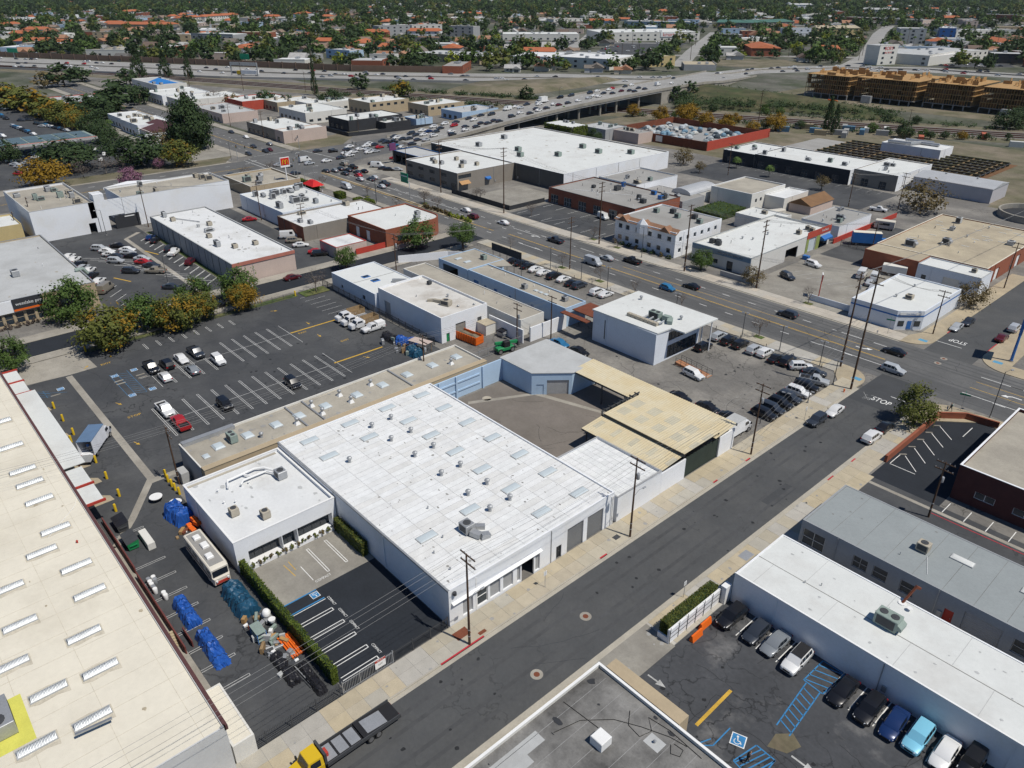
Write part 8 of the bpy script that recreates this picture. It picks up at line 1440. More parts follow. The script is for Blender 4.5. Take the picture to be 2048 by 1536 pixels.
# ------------------------------------------------------------------ fences
def pale_fence(name,label,p0,p1,h=1.8,step=.35,postev=3.0,m='steel_dark',z=0.02):
    T = thing(name,label,'fence',(p0[0],p0[1],z),atan2(p1[1] - p0[1],p1[0] - p0[0])); L = hypot(p1[0] - p0[0],p1[1] - p0[1]); b = MB()
    pm = cached(('pale',h,m),lambda: MB().box(-.02,.02,-.02,.02,.1,h).mesh('pale',m))
    if L / step <= 90:
        for i in range(int(L / step)): ob('pale',pm,T,(i * step,0,0))
    else:
        for i in range(int(L / step)): b.box(i * step - .02,i * step + .02,-.02,.02,.1,h)
        struct(b.build('pales',m,T),'stuff')
    MB().box(0,L,-.025,.025,h - .25,h - .19).build('rail',m,T); MB().box(0,L,-.025,.025,.2,.26).build('rail',m,T)
    po = cached(('fpost',h,m),lambda: MB().box(-.05,.05,-.05,.05,0,h + .1).mesh('post',m))
    for i in range(int(L / postev) + 1): ob('post',po,T,(min(i * postev,L),0,0))
    return T
pale_fence('iron_fence','black iron gate fence across the mouth of the cluttered yard',(-55.1,12.2),(-55.1,23.8),1.9,.18,2.9)
pale_fence('iron_fence','black fence with diagonal shadow along the front of the fresh asphalt forecourt',(-55.15,31),(-55.15,38.9),1.8,.16,2.6)
cf = pale_fence('chain_fence','grey chain-link fence with a white notice at the forecourt entrance',(-55.15,24.2),(-55.15,31),1.9,.2,2.2,'galv'); s = MB().box(4.2,5.6,-.08,-.05,.7,2.0).build('notice','white_paint',cf); MB().box(4.2,5.6,-.085,-.081,1.65,2.0).build('notice_band','red_paint',s); text('PRIVATE',.22,(4.9,-.09,1.82),(pi / 2,0,0),'white_paint',s); text('LOT',.3,(4.9,-.09,1.2),(pi / 2,0,0),'charcoal',s)
pale_fence('iron_fence','long dark fence between the big lot and the white workshop strip',(-170.5,86.3),(-121.5,86.3),1.9,.25,2.7); pale_fence('iron_fence','dark low fence along the planted edge of the big lot',(-167.6,29.2),(-168.4,77),1.3,.3,3)
pale_fence('chain_fence','tall chain-link fence along the dumpster yard wall',(-109.8,84),(-109.8,101),2,.3,2.5,'galv'); pale_fence('black_yard_fence','black fence in front of the fenced asphalt lot',(-97,219.4),(-84.6,219.6),1.7,.25,2.5); fence_line('black_fence',[(-384,203),(-352,203),(-345,262)],0,2,.2,'charcoal','black solid fence around the black-walled restaurant','fence')
fence_line('white_fence',[(-172,111),(-166,124),(-158,131)],0,2.2,.15,'white_wall','white slatted fence at the corner behind the grey garage','fence')
# ------------------------------------------------------------------ plants
def crown_mesh(seed,n,size,clumps,m,squash=.85,shape='round'):
    def f():
        r = random.Random(seed); b = MB(); V,F_ = [],[]
        C = []
        for _ in range(clumps):
            while True:
                p = (r.uniform(-1,1),r.uniform(-1,1),r.uniform(-1,1)); d = sqrt(p[0] ** 2 + p[1] ** 2 + p[2] ** 2)
                if .25 < d < 1: break
            k = r.uniform(.55,.92) / d
            if shape == 'cone': zz = r.random(); a = r.uniform(0,2 * pi); rr_ = (1 - zz) * r.uniform(.5,.95) + .05; C.append((rr_ * cos(a),rr_ * sin(a),zz * 2 - 1,.16))
            elif shape == 'box': C.append((r.uniform(-1,1),r.uniform(-1,1),r.uniform(-1,1),.2))
            else: C.append((p[0] * k,p[1] * k,p[2] * k * squash,r.uniform(.16,.3)))
        for i in range(n):
            c = C[i % clumps]; q = [r.gauss(0,1) for _ in range(3)]; x,y,z = c[0] + q[0] * c[3] * .6,c[1] + q[1] * c[3] * .6,c[2] + q[2] * c[3] * .5
            s = size * r.uniform(.6,1.3); n_ = Vector((x + r.gauss(0,.5),y + r.gauss(0,.5),z + .5 + r.gauss(0,.5))).normalized(); u = n_.cross(Vector((r.random() - .5,r.random() - .5,r.random() - .5))).normalized(); v = n_.cross(u)
            o = len(V); P_ = Vector((x,y,z)); V += [tuple(P_ - u * s),tuple(P_ - v * s * .6 + u * s * .1),tuple(P_ + u * s),tuple(P_ + v * s * .6)]; F_.append((o,o + 1,o + 2,o + 3))
        b.v,b.f,b.m = V,F_,[0] * len(F_); return b.mesh('crown',m)
    return cached(('crown',seed,n,m,shape),f)
def trunk_mesh(seed,m='bark'):
    def f():
        r = random.Random(seed); b = MB().tube([(0,0,0),(.02,.01,.4),(-.01,.02,.75),(0,0,1)],.055,7,.03)
        for k in range(5): a = k * 1.26 + r.random(); z = r.uniform(.5,.8); b.tube([(0,0,z),(.22 * cos(a),.22 * sin(a),z + .2),(.4 * cos(a),.4 * sin(a),z + .38)],.028,5,.008)
        return b.mesh('trunk',m,40)
    return cached(('trunk',seed,m),f)
def bare_mesh(seed):
    def f():
        r = random.Random(seed); b = MB()
        def grow(p,d,l,rad,lev):
            q = p + d * l; b.tube([p,p + d * l * .5 + Vector((r.gauss(0,.03),r.gauss(0,.03),0)) * l,q],rad,4 if lev < 2 else 3,rad * .6)
            if lev < 4:
                for _ in range(3 if lev else 5):
                    e = (d + Vector((r.gauss(0,.62),r.gauss(0,.62),r.gauss(.08,.35)))).normalized(); grow(q if lev else p + d * l * r.uniform(.75,1),e,l * r.uniform(.55,.75),rad * .55,lev + 1)
        grow(Vector((0,0,0)),Vector((0,0,1)),.42,.03,0); return b.mesh('branches','bark_pale')
    return cached(('bare',seed),f)
SPEC_T = {'g': ('leaf_green','dense green street tree'),'o': ('leaf_olive','olive and gold leafed tree'),'d': ('leaf_dark','dark evergreen tree'),'y': ('leaf_gold','golden flowering tree'),'b': ('leaf_gold','orange-gold leafed tree'),'s': ('leaf_brown','thin brownish tree'),'p': ('leaf_pink','pink blossoming tree'),'h': ('leaf_hedge','bright green clipped bush'),'w': ('leaf_olive','weeping pepper tree')}
def tplace(x,y):
    if x > -60: return 'at the side street corner' if y < 150 else 'beside the white corner shop'
    if -176 < x < -160 and y < 95: return 'on the planted edge of the big lot'
    if x > -215 and x < -176: return 'near the back street' if y < 110 else 'beside the brick corner shop'
    if x > -300 and y > 290: return 'along the railway'
    if x > -300: return 'near the boulevard shops' if y > 150 else 'by the strip mall'
    if y < 112 and x < -330: return 'around the filling station' 
    if y > 300: return 'by the overpass and railway'
    return 'beyond the big intersection'
def tree(x,y,zc,r,sp,seed,far=False,lab=None,grp='trees',low=False):
    m,word = SPEC_T[sp]; d = hypot(x,y); r = r * .75 if sp == 'p' else r; n,s,c = (3600,.056,60) if d < 230 else (2400,.068,60) if d < 520 else (420,.16,22)
    if sp in 'sn': n = int(n * .45)
    vz = r if sp == 'w' else min(r * .92,4.2 + .25 * r); h = zc + vz * .85; t = thing('tree',lab or f'{word} {tplace(x, y)}','tree',(x,y,0),seed * 1.7,grp); ob('trunk',trunk_mesh(seed % 3,'bark' if sp != 's' else 'bark_pale'),t,sc=(h * .8,h * .8,zc * 1.05 if not low else zc))
    ob('crown',crown_mesh(seed % 4,n,s,c,m,.8 if sp != 'w' else .95),t,(0,0,max(zc,vz * .85)),sc=(r,r * .95,vz))
    if sp in 'ob': ob('crown',crown_mesh(seed % 3 + 5,int(n * .22),s,c // 3,'leaf_gold' if sp == 'o' else 'leaf_olive'),t,(.3,.2,max(zc,vz * .85)),sc=(r * 1.02,r * .95,vz))
    return t
for k,(x,y,zc,r,sp) in enumerate(TREES): tree(x,y,zc,r,sp,k)
for k,(x,y,zc,r) in enumerate(BARE):
    h = zc + r * .8; t = thing('bare_tree','bare thin-branched street tree ' + ('beside the boulevard kerb' if 138 < y < 170 else tplace(x,y)),'tree',(x,y,.1),k * 1.3,'bare street trees'); ob('branches',bare_mesh(k % 4),t,sc=(h * .92,h * .92,h * .82)); ob('crown',crown_mesh(k % 3,420,.05,40,'leaf_grey',.7),t,(0,0,zc + .4),sc=(r * .95,r * .95,r * .7))
    if 138 < y < 170: tag(MB().sheet(rect(-1.1,1.1,-.8,.8),0).build('tree_pit','grass',None,(x,y,.17)),'small grassy tree pit under a bare boulevard tree','tree pit','tree pits along the boulevard')
# the huge dark conifer and other conifers
def conifer(x,y,h,r,lab,m='leaf_dark',n=2600,s=.07):
    t = thing('conifer',lab,'tree',(x,y,0)); MB().cyl((0,0),.4,0,h * .9,8,.06).build('trunk','bark',t); ob('crown',crown_mesh(31,n,s,70,m,1,'cone'),t,(0,0,h * .55),sc=(r,r,h * .48)); return t
t = conifer(-372,131,24,9,'huge dark broad evergreen towering over the intersection corner',n=2000,s=.075); ob('crown',crown_mesh(3,7000,.06,90,'leaf_dark',1),t,(0,0,12),sc=(10.5,10,12)); conifer(-505,268,25,2.6,'slim pine-like crown around the cell tower','leaf_dark'); conifer(-196,398,17,3.6,'tall dark conifer between the railway and the trench'); conifer(-190,394,14,3.2,'shorter dark conifer beside the tall one at the trench'); conifer(-700,214,24,7,'dark pointed conifer beside the freeway end'); conifer(-690,232,20,6,'dark pointed conifer nearer the tracks'); conifer(-660,240,22,4,'narrow conifer next to the blue tarpaulin depot')
def palm(x,y,h,lab,grp='palms'):
    t = thing('palm',lab,'palm',(x,y,0),x,grp); ob('trunk',cached('pt',lambda: MB().tube([(0,0,0),(.01,0,.5),(0,.01,1)],.022,6,.014).mesh('trunk','bark')),t,sc=(h if h < 12 else 12,h if h < 12 else 12,h))
    def f():
        b = MB()
        for i in range(26):
            a = i * 2.4; e = .9 - (i % 5) * .42; p = [Vector((0,0,0)),Vector((cos(a) * .9,sin(a) * .9,e * .7)),Vector((cos(a) * 1.7,sin(a) * 1.7,e * .5 - .5)),Vector((cos(a) * 2.0,sin(a) * 2.0,e * .2 - 1.2))]; s = Vector((-sin(a),cos(a),0)) * .25
            for u,v in zip(p,p[1:]): b.quad(u - s,v - s,v,u); b.quad(u,v,v + s,u + s)
        return b.mesh('fronds','leaf_green')
    ob('fronds',cached('pf',f),t,(0,0,h)); return t
for x,y,h in ((-178,287,4),(-160,283,4),(-315,322,7),(-440,112,5),(-452,118,5)): palm(x,y,h,'low palm near the ' + ('overpass' if x < -300 and y > 200 else 'dark-walled row' if y > 200 else 'white dining hall'))
pr_ = random.Random(4)
for k in range(30):
    u = pr_.uniform(800,1150); v = pr_.uniform(.1,.62) * u; x,y = fwd(u,v)
    if not inpoly(x,y,FWP): palm(x,y,pr_.uniform(13,20),'tall slender palm among the stores beyond the interchange','tall palms')
# hedges
def hedge(label,x0,x1,y0,y1,z0,z1,m='leaf_hedge',n=1800,s=.16,name='hedge'):
    t = thing(name,label,'hedge',((x0 + x1) / 2,(y0 + y1) / 2,z0)); lx,ly,h = x1 - x0,y1 - y0,z1 - z0; MB().box(-lx / 2 + .15,lx / 2 - .15,-ly / 2 + .15,ly / 2 - .15,0,h - .1).build('stems','leaf_dark',t); r = random.Random(int(x0 * 7)); b = MB()
    for _ in range(n):
        f = r.random(); p = [r.uniform(-lx / 2,lx / 2),r.uniform(-ly / 2,ly / 2),r.uniform(0,h)]
        if f < .4: p[2] = h - .08 + r.uniform(-.06,.1) * (1 + sin(p[0] * 1.7) + cos(p[1] * 2.3))
        elif f < .7: p[1] = r.choice((-1,1)) * (ly / 2 - .05)
        else: p[0] = r.choice((-1,1)) * (lx / 2 - .05)
        a = Vector((r.gauss(0,1),r.gauss(0,1),r.gauss(0,1))).normalized(); c = a.cross(Vector((r.gauss(0,1),r.gauss(0,1),r.gauss(0,1)))).normalized(); q = s * r.uniform(.6,1.2); P_ = Vector(p); b.quad(P_ - a * q,P_ - c * q * .6,P_ + a * q,P_ + c * q * .6)
    b.build('foliage',m,t)
hedge('long clipped hedge between the cluttered yard and the forecourt',-81,-57,23.9,24.7,0,2.4,n=4200,s=.13); hedge('hedge against the shaded wall of the white workshop',-80.8,-73.2,37.9,38.8,0,2.3,'leaf_olive',1800,.13); hedge('clipped brownish hedge on top of the white trellis wall',-37.1,-35.78,57,67,.9,2.9,'leaf_olive',3600,.12)
for x0,x1,y0,y1,lab in ((-248.5,-244.5,134.6,137.6,'clipped square hedge at the burger restaurant drive'),(-236,-233.5,135,138,'tall clipped hedge block beside the boulevard'),(-233,-228,137,139.5,'clipped hedge block next to the tall one'),(-232,-222,124.6,126.4,'bright hedge on the edge of the restaurant block'),(-282,-262,134.5,136.5,'long low hedge behind the burger restaurant'),(-147,-136,214,229,'green ivy-covered wall of the yard behind the offices')): hedge(lab,x0,x1,y0,y1,0,2.2,'leaf_hedge',900,.3)
# planted median of the boulevard
MD = struct(MB().box(-218,-189.5,150.2,153.0,0,.16).box(-288,-218,151.9,152.7,0,.14).build('median','concrete_tan'))
for k in range(26):
    x = -216 + k * 1.05; t = tag(ob('median_shrub',crown_mesh(k % 3,260,.2,10,'leaf_brown' if k < 15 else 'leaf_lime' if k % 3 else 'leaf_hedge'),None,(x,151.6 + rnd.uniform(-.5,.5),.7),k,rnd.uniform(.7,1.1)),'dry brown shrub in the boulevard median' if k < 15 else 'lime green shrub in the boulevard median','shrub','shrubs in the boulevard median')
for k in range(14): t = tag(ob('planter_shrub',crown_mesh(k % 3,260,.2,10,'leaf_brown' if k % 2 else 'leaf_olive'),None,(-81.0 + .0,25.6 + k * .95,.75),k,.42),'small rounded shrub in the white planter under the office windows','shrub','shrubs in the office planter')
for k in range(9): tag(ob('front_shrub',crown_mesh(k % 3,260,.2,10,'leaf_grey'),None,(-193.4,10 + k * 1.8,.5),k,.9),'dry purple-brown shrub in front of the sign shop','shrub','shrubs at the sign shop')
for k in range(8): tag(ob('office_shrub',crown_mesh(k % 3,260,.2,10,'leaf_dark' if k % 3 else 'leaf_brown'),None,(-144 + k * 2.9,170.6,.6),k,.9),'round shrub along the front of the two-storey offices','shrub','shrubs at the offices')
sheet('lawn',rect(-186,-183,39.5,50),.16,'grass'); sheet('lawn',rect(-170,-168,29,78),.05,'grass'); sheet('lawn',rect(-170,-166,79,86),.16,'grass'); sheet('lawn',[(-345,60),(-333,60),(-333,130),(-345,138)],.12,'dry_earth'); sheet('lawn',rect(-250,-186.5,68.3,69.4),.1,'grass')
# ------------------------------------------------------------------ suburb trees: the larger ones one by one, the rest as one mass
FT = [(sp,m_) for sp,m_ in (('d','leaf_dark'),('d','leaf_dark'),('g','leaf_green'),('o','leaf_olive'),('d','leaf_dark'),('g','leaf_green'),('y','leaf_lime'))]
tr_ = random.Random(5); cnt = 0; tries = 0
while cnt < 215 and tries < 9000:
    tries += 1; u = 600 + 480 * tr_.random(); v = tr_.uniform(-.72,.72) * u; x,y = fwd(u,v)
    if not beyond(x,y) or not free(x,y,4) or any(hypot(x - a,y - b) < 11 for a,b,_ in spots): continue
    sp,m_ = tr_.choice(FT); r = tr_.uniform(3.2,6.8); cnt += 1; nm = {'leaf_dark': 'dark rounded','leaf_green': 'green rounded','leaf_olive': 'olive','leaf_lime': 'bright yellow-green'}[m_]
    t = thing('suburb_tree',f'{nm} garden tree among the houses beyond the freeway','tree',(x,y,0),x,'garden trees of the suburb'); ob('trunk',trunk_mesh(cnt % 3),t,sc=(r * 1.2,r * 1.2,r * 1.1)); ob('crown',crown_mesh(cnt % 4,420,.16,22,m_),t,(0,0,r * 1.15),sc=(r,r,r * tr_.uniform(.8,1.25)))
import numpy as np
base = crown_mesh(2,130,.25,16,'leaf_dark'); nv = len(base.vertices); co = np.empty(nv * 3,np.float32); base.vertices.foreach_get('co',co); co = co.reshape(-1,3); pts = []
g2 = random.Random(8)
while len(pts) < 8200:
    u = 640 + 3400 * g2.random() ** 1.35; v = g2.uniform(-.78,.78) * u; x,y = fwd(u,v)
    if u < 1300 and (not beyond(x,y) or not free(x,y,3) or any(abs(x - a) < 9 and abs(y - b) < 9 for a,b,_ in spots)): continue
    if u >= 1300 and any(abs(x - bx) < br and abs(y - by) < br for bx,by,br in BOXR): continue
    dens = .5 + .5 * sin(x * .006 + 1.3) * cos(y * .005 + x * .002)
    if g2.random() > (.1 + .4 * dens if u < 1250 else .16 + .5 * dens if u < 2000 else .35 + .65 * dens): continue
    pts.append((x,y,g2.uniform(3.0,8.2) * (1 + u / 7000)))
for gi,m_ in enumerate(('leaf_dark','leaf_green','leaf_olive')):
    P_ = [p for i,p in enumerate(pts) if (i % 9 < 5,5 <= i % 9 < 8,i % 9 == 8)[gi]]; n = len(P_); A = np.array(P_,np.float32); ang = np.arange(n,dtype=np.float32) * 1.7; ca,sa = np.cos(ang),np.sin(ang); r = A[:,2]
    X = co[None,:,0] * ca[:,None] - co[None,:,1] * sa[:,None]; Y = co[None,:,0] * sa[:,None] + co[None,:,1] * ca[:,None]; Zz = co[None,:,2]
    V = np.stack([X * r[:,None] + A[:,0:1],Y * r[:,None] + A[:,1:2],Zz * r[:,None] * 1.05 + r[:,None] * 1.05],-1).reshape(-1,3).astype(np.float32)
    me = bpy.data.meshes.new('distant_trees'); nvt = len(V); me.vertices.add(nvt); me.vertices.foreach_set('co',V.ravel()); nf = nvt // 4; me.loops.add(nvt); me.loops.foreach_set('vertex_index',np.arange(nvt,dtype=np.int32)); me.polygons.add(nf); me.polygons.foreach_set('loop_start',np.arange(0,nvt,4,dtype=np.int32)); me.update(); me.materials.append(M[m_])
    struct(tag(ob('distant_trees',me),('dark','green','olive')[gi] + ' mass of suburban tree crowns fading to the horizon','trees'),'stuff')
# scrub on the hill and railway verge
sb = random.Random(6); b = MB()
for _ in range(1500):
    if sb.random() < .75: P_ = (sb.uniform(-350,-190),sb.uniform(405,505)); ok = inpoly(*P_,HILL)
    else: q = sb.choice(range(4,8)); t_ = sb.random(); P_ = (RAIL[q][0] + (RAIL[q + 1][0] - RAIL[q][0]) * t_ + sb.uniform(-2,2),RAIL[q][1] + (RAIL[q + 1][1] - RAIL[q][1]) * t_ + sb.choice((-1,1)) * sb.uniform(16,26)); ok = not -345 < P_[0] < -300
    if not ok: continue
    z = 2.6 if inpoly(*P_,HILL) else .3
    for _ in range(26): c = Vector((P_[0] + sb.gauss(0,1.1),P_[1] + sb.gauss(0,1.1),z + abs(sb.gauss(.5,.7)))); a = Vector((sb.gauss(0,1),sb.gauss(0,1),sb.gauss(0,.6))).normalized() * .5; d_ = a.cross(Vector((0,0,1))).normalized() * .35 + Vector((0,0,.2)); b.quad(c - a,c - d_,c + a,c + d_)
struct(tag(b.build('scrub_bushes','leaf_dark'),'dark scrub covering the hillside and railway verges','scrub'),'stuff')
# ------------------------------------------------------------------ clutter of the yards
def tarp(label,x,y,L,W,H,m,seed,rz=0,hump=None,cat='tarp'):
    """a tarpaulin draped over something: an uneven skirted blanket with folds"""
    r = random.Random(seed); n,k = 26,13; V,F_ = [],[]; hump = hump or [(0,1.0),(.2,.9),(.5,.75),(.8,.95),(1,.6)]
    for i in range(n + 1):
        t = i / n; hz = next(a[1] + (b[1] - a[1]) * (t - a[0]) / (b[0] - a[0]) for a,b in zip(hump,hump[1:]) if a[0] <= t <= b[0]) * H; e = 1 if 0 < i < n else .82
        for j in range(k):
            s = j / (k - 1) * 2 - 1; c = abs(s); z = hz * (1 - max(0,c - .55) ** 1.3 / .35) if c < .98 else 0; z = max(0.02,z * (.9 + .2 * r.random())) if 0 < i < n else .02 + .0 * z
            V.append((-L / 2 + L * t + r.uniform(-.14,.14),s * W / 2 * e * (1 + .12 * r.uniform(-1,1)),z + r.uniform(-.05,.05) * (z > .3)))
    for i in range(n):
        for j in range(k - 1): a = i * k + j; F_.append((a,a + k,a + k + 1,a + 1))
    T = thing('tarpaulin_cover',label,cat,(x,y,.03),rz); b = MB(); b.add(V,F_).build('sheet',m,T)
    for i in (5,13,20): ob('strap',MB().tube([(V[i * k + j][0],V[i * k + j][1],V[i * k + j][2] + .03) for j in range(k)],.025,4).mesh('strap','tyre'),T)
    return T
tarp('bright blue tarpaulin over a parked car near the maroon guard rail',-78.6,15.8,5.4,1.9,1.45,'tarp_blue',1); tarp('bright blue tarpaulin with trailing end over a second parked car',-71,15.9,6.8,1.9,1.4,'tarp_blue',2,0,[(0,.5),(.1,1),(.6,.9),(.75,.4),(1,.3)]); tarp('teal tarpaulin over a boat beside the long hedge',-76.2,21.7,6.2,2.9,1.7,'tarp_teal',3); tarp('shiny blue tarpaulin heap against the white office wall',-98.6,22.4,4.2,3.0,2.3,'tarp_blue',4,.2)
tarp('black plastic sheet over long pipes by the yard gate',-62.6,21.0,5.6,1.6,.8,'tarp_black',5); tarp('black and silver wrapped bundle next to the hedge end',-59.2,22.6,5.2,1.3,.9,'tarp_black',6)
tarp('blue tarpaulin over junk at the lot fence',-126.5,82.2,4.5,2.6,1.6,'tarp_blue',7,.5); tarp('dark blue tarpaulin at the corner of the junk pile',-120.8,80.4,3.2,3.0,1.7,'tarp_teal',8); tarp('black tarpaulin lump next to the camper-shell pickup',-130.6,80.8,4.4,2.6,1.3,'tarp_black',9)
jr = random.Random(12); JM = ['wood','galv','rust','white_paint','raw_wood','steel_dark','roof_pale','galv_green','galv']
def junk(label,cat,grp,x,y,n,sx,sy,hmax,nm):
    for _ in range(n):
        lx,ly,lz = jr.uniform(.25,1.4),jr.uniform(.2,.7),jr.uniform(.15,hmax); m = jr.choice(JM)
        o = MB().bev(-lx / 2,lx / 2,-ly / 2,ly / 2,0,lz,.04).build(nm,m,None,(x + jr.uniform(-sx,sx),y + jr.uniform(-sy,sy),.03),rz=jr.uniform(0,3)); tag(o,f'{m.split("_")[0]} coloured {label}',cat,grp)
junk('crate in the junk pile beside the lot fence','crate','junk at the lot fence',-124,80.5,20,6,2.6,1.4,'junk_crate'); junk('box among the equipment by the long hedge','box','equipment by the hedge',-67.6,21.6,44,5.4,1.4,1.0,'equipment_box'); junk('box on the ground behind the old motorhome','box','boxes behind the motorhome',-94,21.6,9,2.0,1.3,.8,'storage_box')
t = thing('plywood_awning','pale pinkish plywood sheet propped over the junk pile','plywood',(-121.8,82.6,0),.2); MB().bar((-2.6,0,2.0),(2.6,0,2.3),2.4,.06).build('board','pink_wall',t); [MB().box(x - .05,x + .05,y - .05,y + .05,0,2).build('prop','wood',t) for x,y in ((-2.2,-1),(-2.2,1),(2.2,-1),(2.2,1))]
t = thing('cement_mixer','white drum cement mixer against the long hedge','mixer',(-71.2,22.9,0)); MB().lathe((0,0,.7),[(.2,0),(.5,.2),(.55,.6),(.35,.95),(.25,1.0)],12).build('drum','white_paint',t,smooth=40); MB().box(-.9,.9,-.5,.5,.35,.7).build('chassis','galv',t); MB().lathe((1.3,.1,.2),[(.1,0),(.4,.6),(.45,.9)],10).build('funnel','white_paint',t); wheels(t,[(0,.6),(0,-.6)],.3)
t = thing('rack_of_beams','orange steel beams stacked beside the hedge','beams',(-65.4,23.0,0)); [MB().box(-2,2,-.7 + .28 * i,-.5 + .28 * i,.1 + .1 * (i % 2),.3 + .1 * (i % 2)).build('beam','orange_paint',t) for i in range(6)]
t = thing('teal_rack','teal steel rack with wire shelves in the cluttered yard','rack',(-69.2,20.9,0)); [MB().box(-1.1,1.1,-.6,.6,z,z + .06).build('shelf','galv_green',t) for z in (.3,.9,1.5)]; [MB().box(x - .04,x + .04,y - .04,y + .04,0,1.6).build('post','blue_paint',t) for x in (-1.05,1.05) for y in (-.55,.55)]
for i in range(5): tag(MB().bar((-2.5,0,.1 + .12 * i),(2.5,.3,.12 + .12 * i),.12,.1).build('steel_pipe','galv' if i % 2 else 'steel_dark',None,(-60.8 + .1 * i,21.6 + .25 * i,.03)),'long steel pipe lying by the yard gate','pipe','pipes by the yard gate')
def dumpster(label,x,y,m,lid,rz=0,L=2.0):
    t = thing('dumpster',label,'dumpster',(x,y,.03),rz); MB().loft([[(-L / 2 + .1,-.65,.15),(L / 2 - .1,-.65,.15),(L / 2 - .1,.65,.15),(-L / 2 + .1,.65,.15)],[(-L / 2,-.8,1.15),(L / 2,-.8,1.15),(L / 2,.8,1.45),(-L / 2,.8,1.45)]]).build('bin',m,t)
    for s in (-1,1): MB().loft([[(s * L / 4 - L / 4 + .02,-.85,1.17),(s * L / 4 + L / 4 - .02,-.85,1.17),(s * L / 4 + L / 4 - .02,.82,1.47),(s * L / 4 - L / 4 + .02,.82,1.47)],[(s * L / 4 - L / 4 + .02,-.85,1.23),(s * L / 4 + L / 4 - .02,-.85,1.23),(s * L / 4 + L / 4 - .02,.82,1.55),(s * L / 4 - L / 4 + .02,.82,1.55)]]).build('lid',lid,t); MB().box(s * (L / 2 + .06) - .06,s * (L / 2 + .06) + .06,-.5,.5,.8,.95).build('fork_pocket',m,t)
dumpster('black lidded dumpster at the dock ramp wall',-102.2,15.2,'steel_dark','tarp_black',0,3.0); dumpster('green dumpster with dark lid beside the maroon guard rail',-97.3,15.0,'green_paint','steel_dark',0,3.2); dumpster('grey dumpster beside the skip yard wall',-115.6,100.4,'galv','tarp_black'); dumpster('dark dumpster at the sign shop car park',-222,42.2,'steel_dark','black_trim',0,3)
tag(MB().bev(-2.0,2.0,-.5,.5,0,1.1,.05).build('storage_chest','offwhite_wall',None,(-96.2,16.9,.03)),'long cream storage chest next to the green dumpster','chest')
t = thing('electric_cabinet','pale grey electric cabinet behind the white office corner','cabinet',(-107.4,26.4,.02)); MB().bev(-1.1,1.1,-.6,.6,.1,2.2,.05).build('housing','roof_pale',t); MB().box(-1.2,1.2,-.7,.7,0,.1).build('plinth','concrete',t); MB().box(-.02,.02,-.62,-.6,.2,2.1).build('door_gap','steel_dark',t)
for k,(x,y) in enumerate(((-105.3,21.3),(-101.9,23.0))): t = thing('round_table',('white round table with black rim near the yellow bollards','white round table leaning by the blue tarpaulin heap')[k],'table',(x,y,.02)); MB().cyl((0,0),.95,.7,.78,18).build('table_top','white_paint',t); MB().cyl((0,0),1.0,.66,.7,18).build('rim','black_trim',t); [MB().bar((.5 * cos(a),.5 * sin(a),.66),(.8 * cos(a),.8 * sin(a),0),.05,.05).build('leg','black_trim',t) for a in (.5,2.1,3.7,5.3)]
for k in range(9): tag(MB().lathe((0,0,0),[(.24,0),(.26,.05),(.3,.85),(.27,.9)],10).build('drum','white_paint' if k % 3 else 'galv',None,(-87.6 + (k % 5) * .62 + (2.6 if k > 6 else 0),14.2 + (k // 5) * .62,.02),smooth=40),'white drum standing against the maroon guard rail' if k % 3 else 'bare metal drum among the white drums','drum','drums by the guard rail')
for k in range(4): tag(MB().bev(-.5,.5,-.35,.35,0,.6,.05).build('orange_crate','orange_paint',None,(-95.4 + (k % 2) * 1.1,22.6 + (k // 2) * .8,.9 if k > 1 else .03),rz=.1 * k),'orange plastic crate stacked beside the blue tarpaulin heap','crate','orange crates')
# skip, telehandler, shed in the skip yard
t = thing('skip_container','open orange-red roll-off skip full of rubble','skip',(-118.6,93.4,.03),.12); b = MB(); L,W,H = 6.6,2.4,1.9
for q in ((-L / 2,L / 2,-W / 2,-W / 2 + .1),(-L / 2,L / 2,W / 2 - .1,W / 2),(-L / 2,-L / 2 + .1,-W / 2 + .1,W / 2 - .1),(L / 2 - .1,L / 2,-W / 2 + .1,W / 2 - .1)): b.box(*q,.2,H)
b.box(-L / 2,L / 2,-W / 2,W / 2,.15,.25).build('tub','orange_paint',t)
for k in range(9):
    for s in (-1,1): MB().box(-L / 2 + .35 + .74 * k,-L / 2 + .5 + .74 * k,s * (W / 2 + .05) - .05,s * (W / 2 + .05) + .05,.2,H).build('rib','orange_paint',t)
MB().box(-L / 2 - .1,-L / 2,-W / 2,W / 2,.2,2.6).build('tailgate','red_paint',t); MB().loft([[(x,-1.05,1.2),(x,-.4,z),(x,.4,z - .15),(x,1.05,1.25)] for x,z in ((-3,1.5),(-1.5,2.0),(0,1.7),(1.6,2.05),(3,1.4))],cap=False,close=False).build('rubble','dry_earth',t)
t = thing('telehandler','bright green telehandler parked by the tan yard wall','telehandler',(-109.2,95.6,.03),1.4); MB().bev(-2.2,1.8,-1,1,.7,1.4,.1).build('chassis','green_paint',t); MB().bar((-2.2,.35,2.2),(3.4,.35,1.5),.5,.55).build('boom','green_paint',t); c = MB().bev(-.6,.8,-1.0,-.1,1.4,2.7,.1).build('cab','black_trim',t); MB().box(.81,.83,-.95,-.15,1.6,2.5).build('windshield','glass',c); MB().box(3.3,3.5,-.2,.9,.6,1.7).box(3.5,4.6,0,.15,.6,.68).box(3.5,4.6,.55,.7,.6,.68).build('forks','steel_dark',t); wheels(t,[(1.4,1),(1.4,-1),(-1.6,1),(-1.6,-1)],.6)
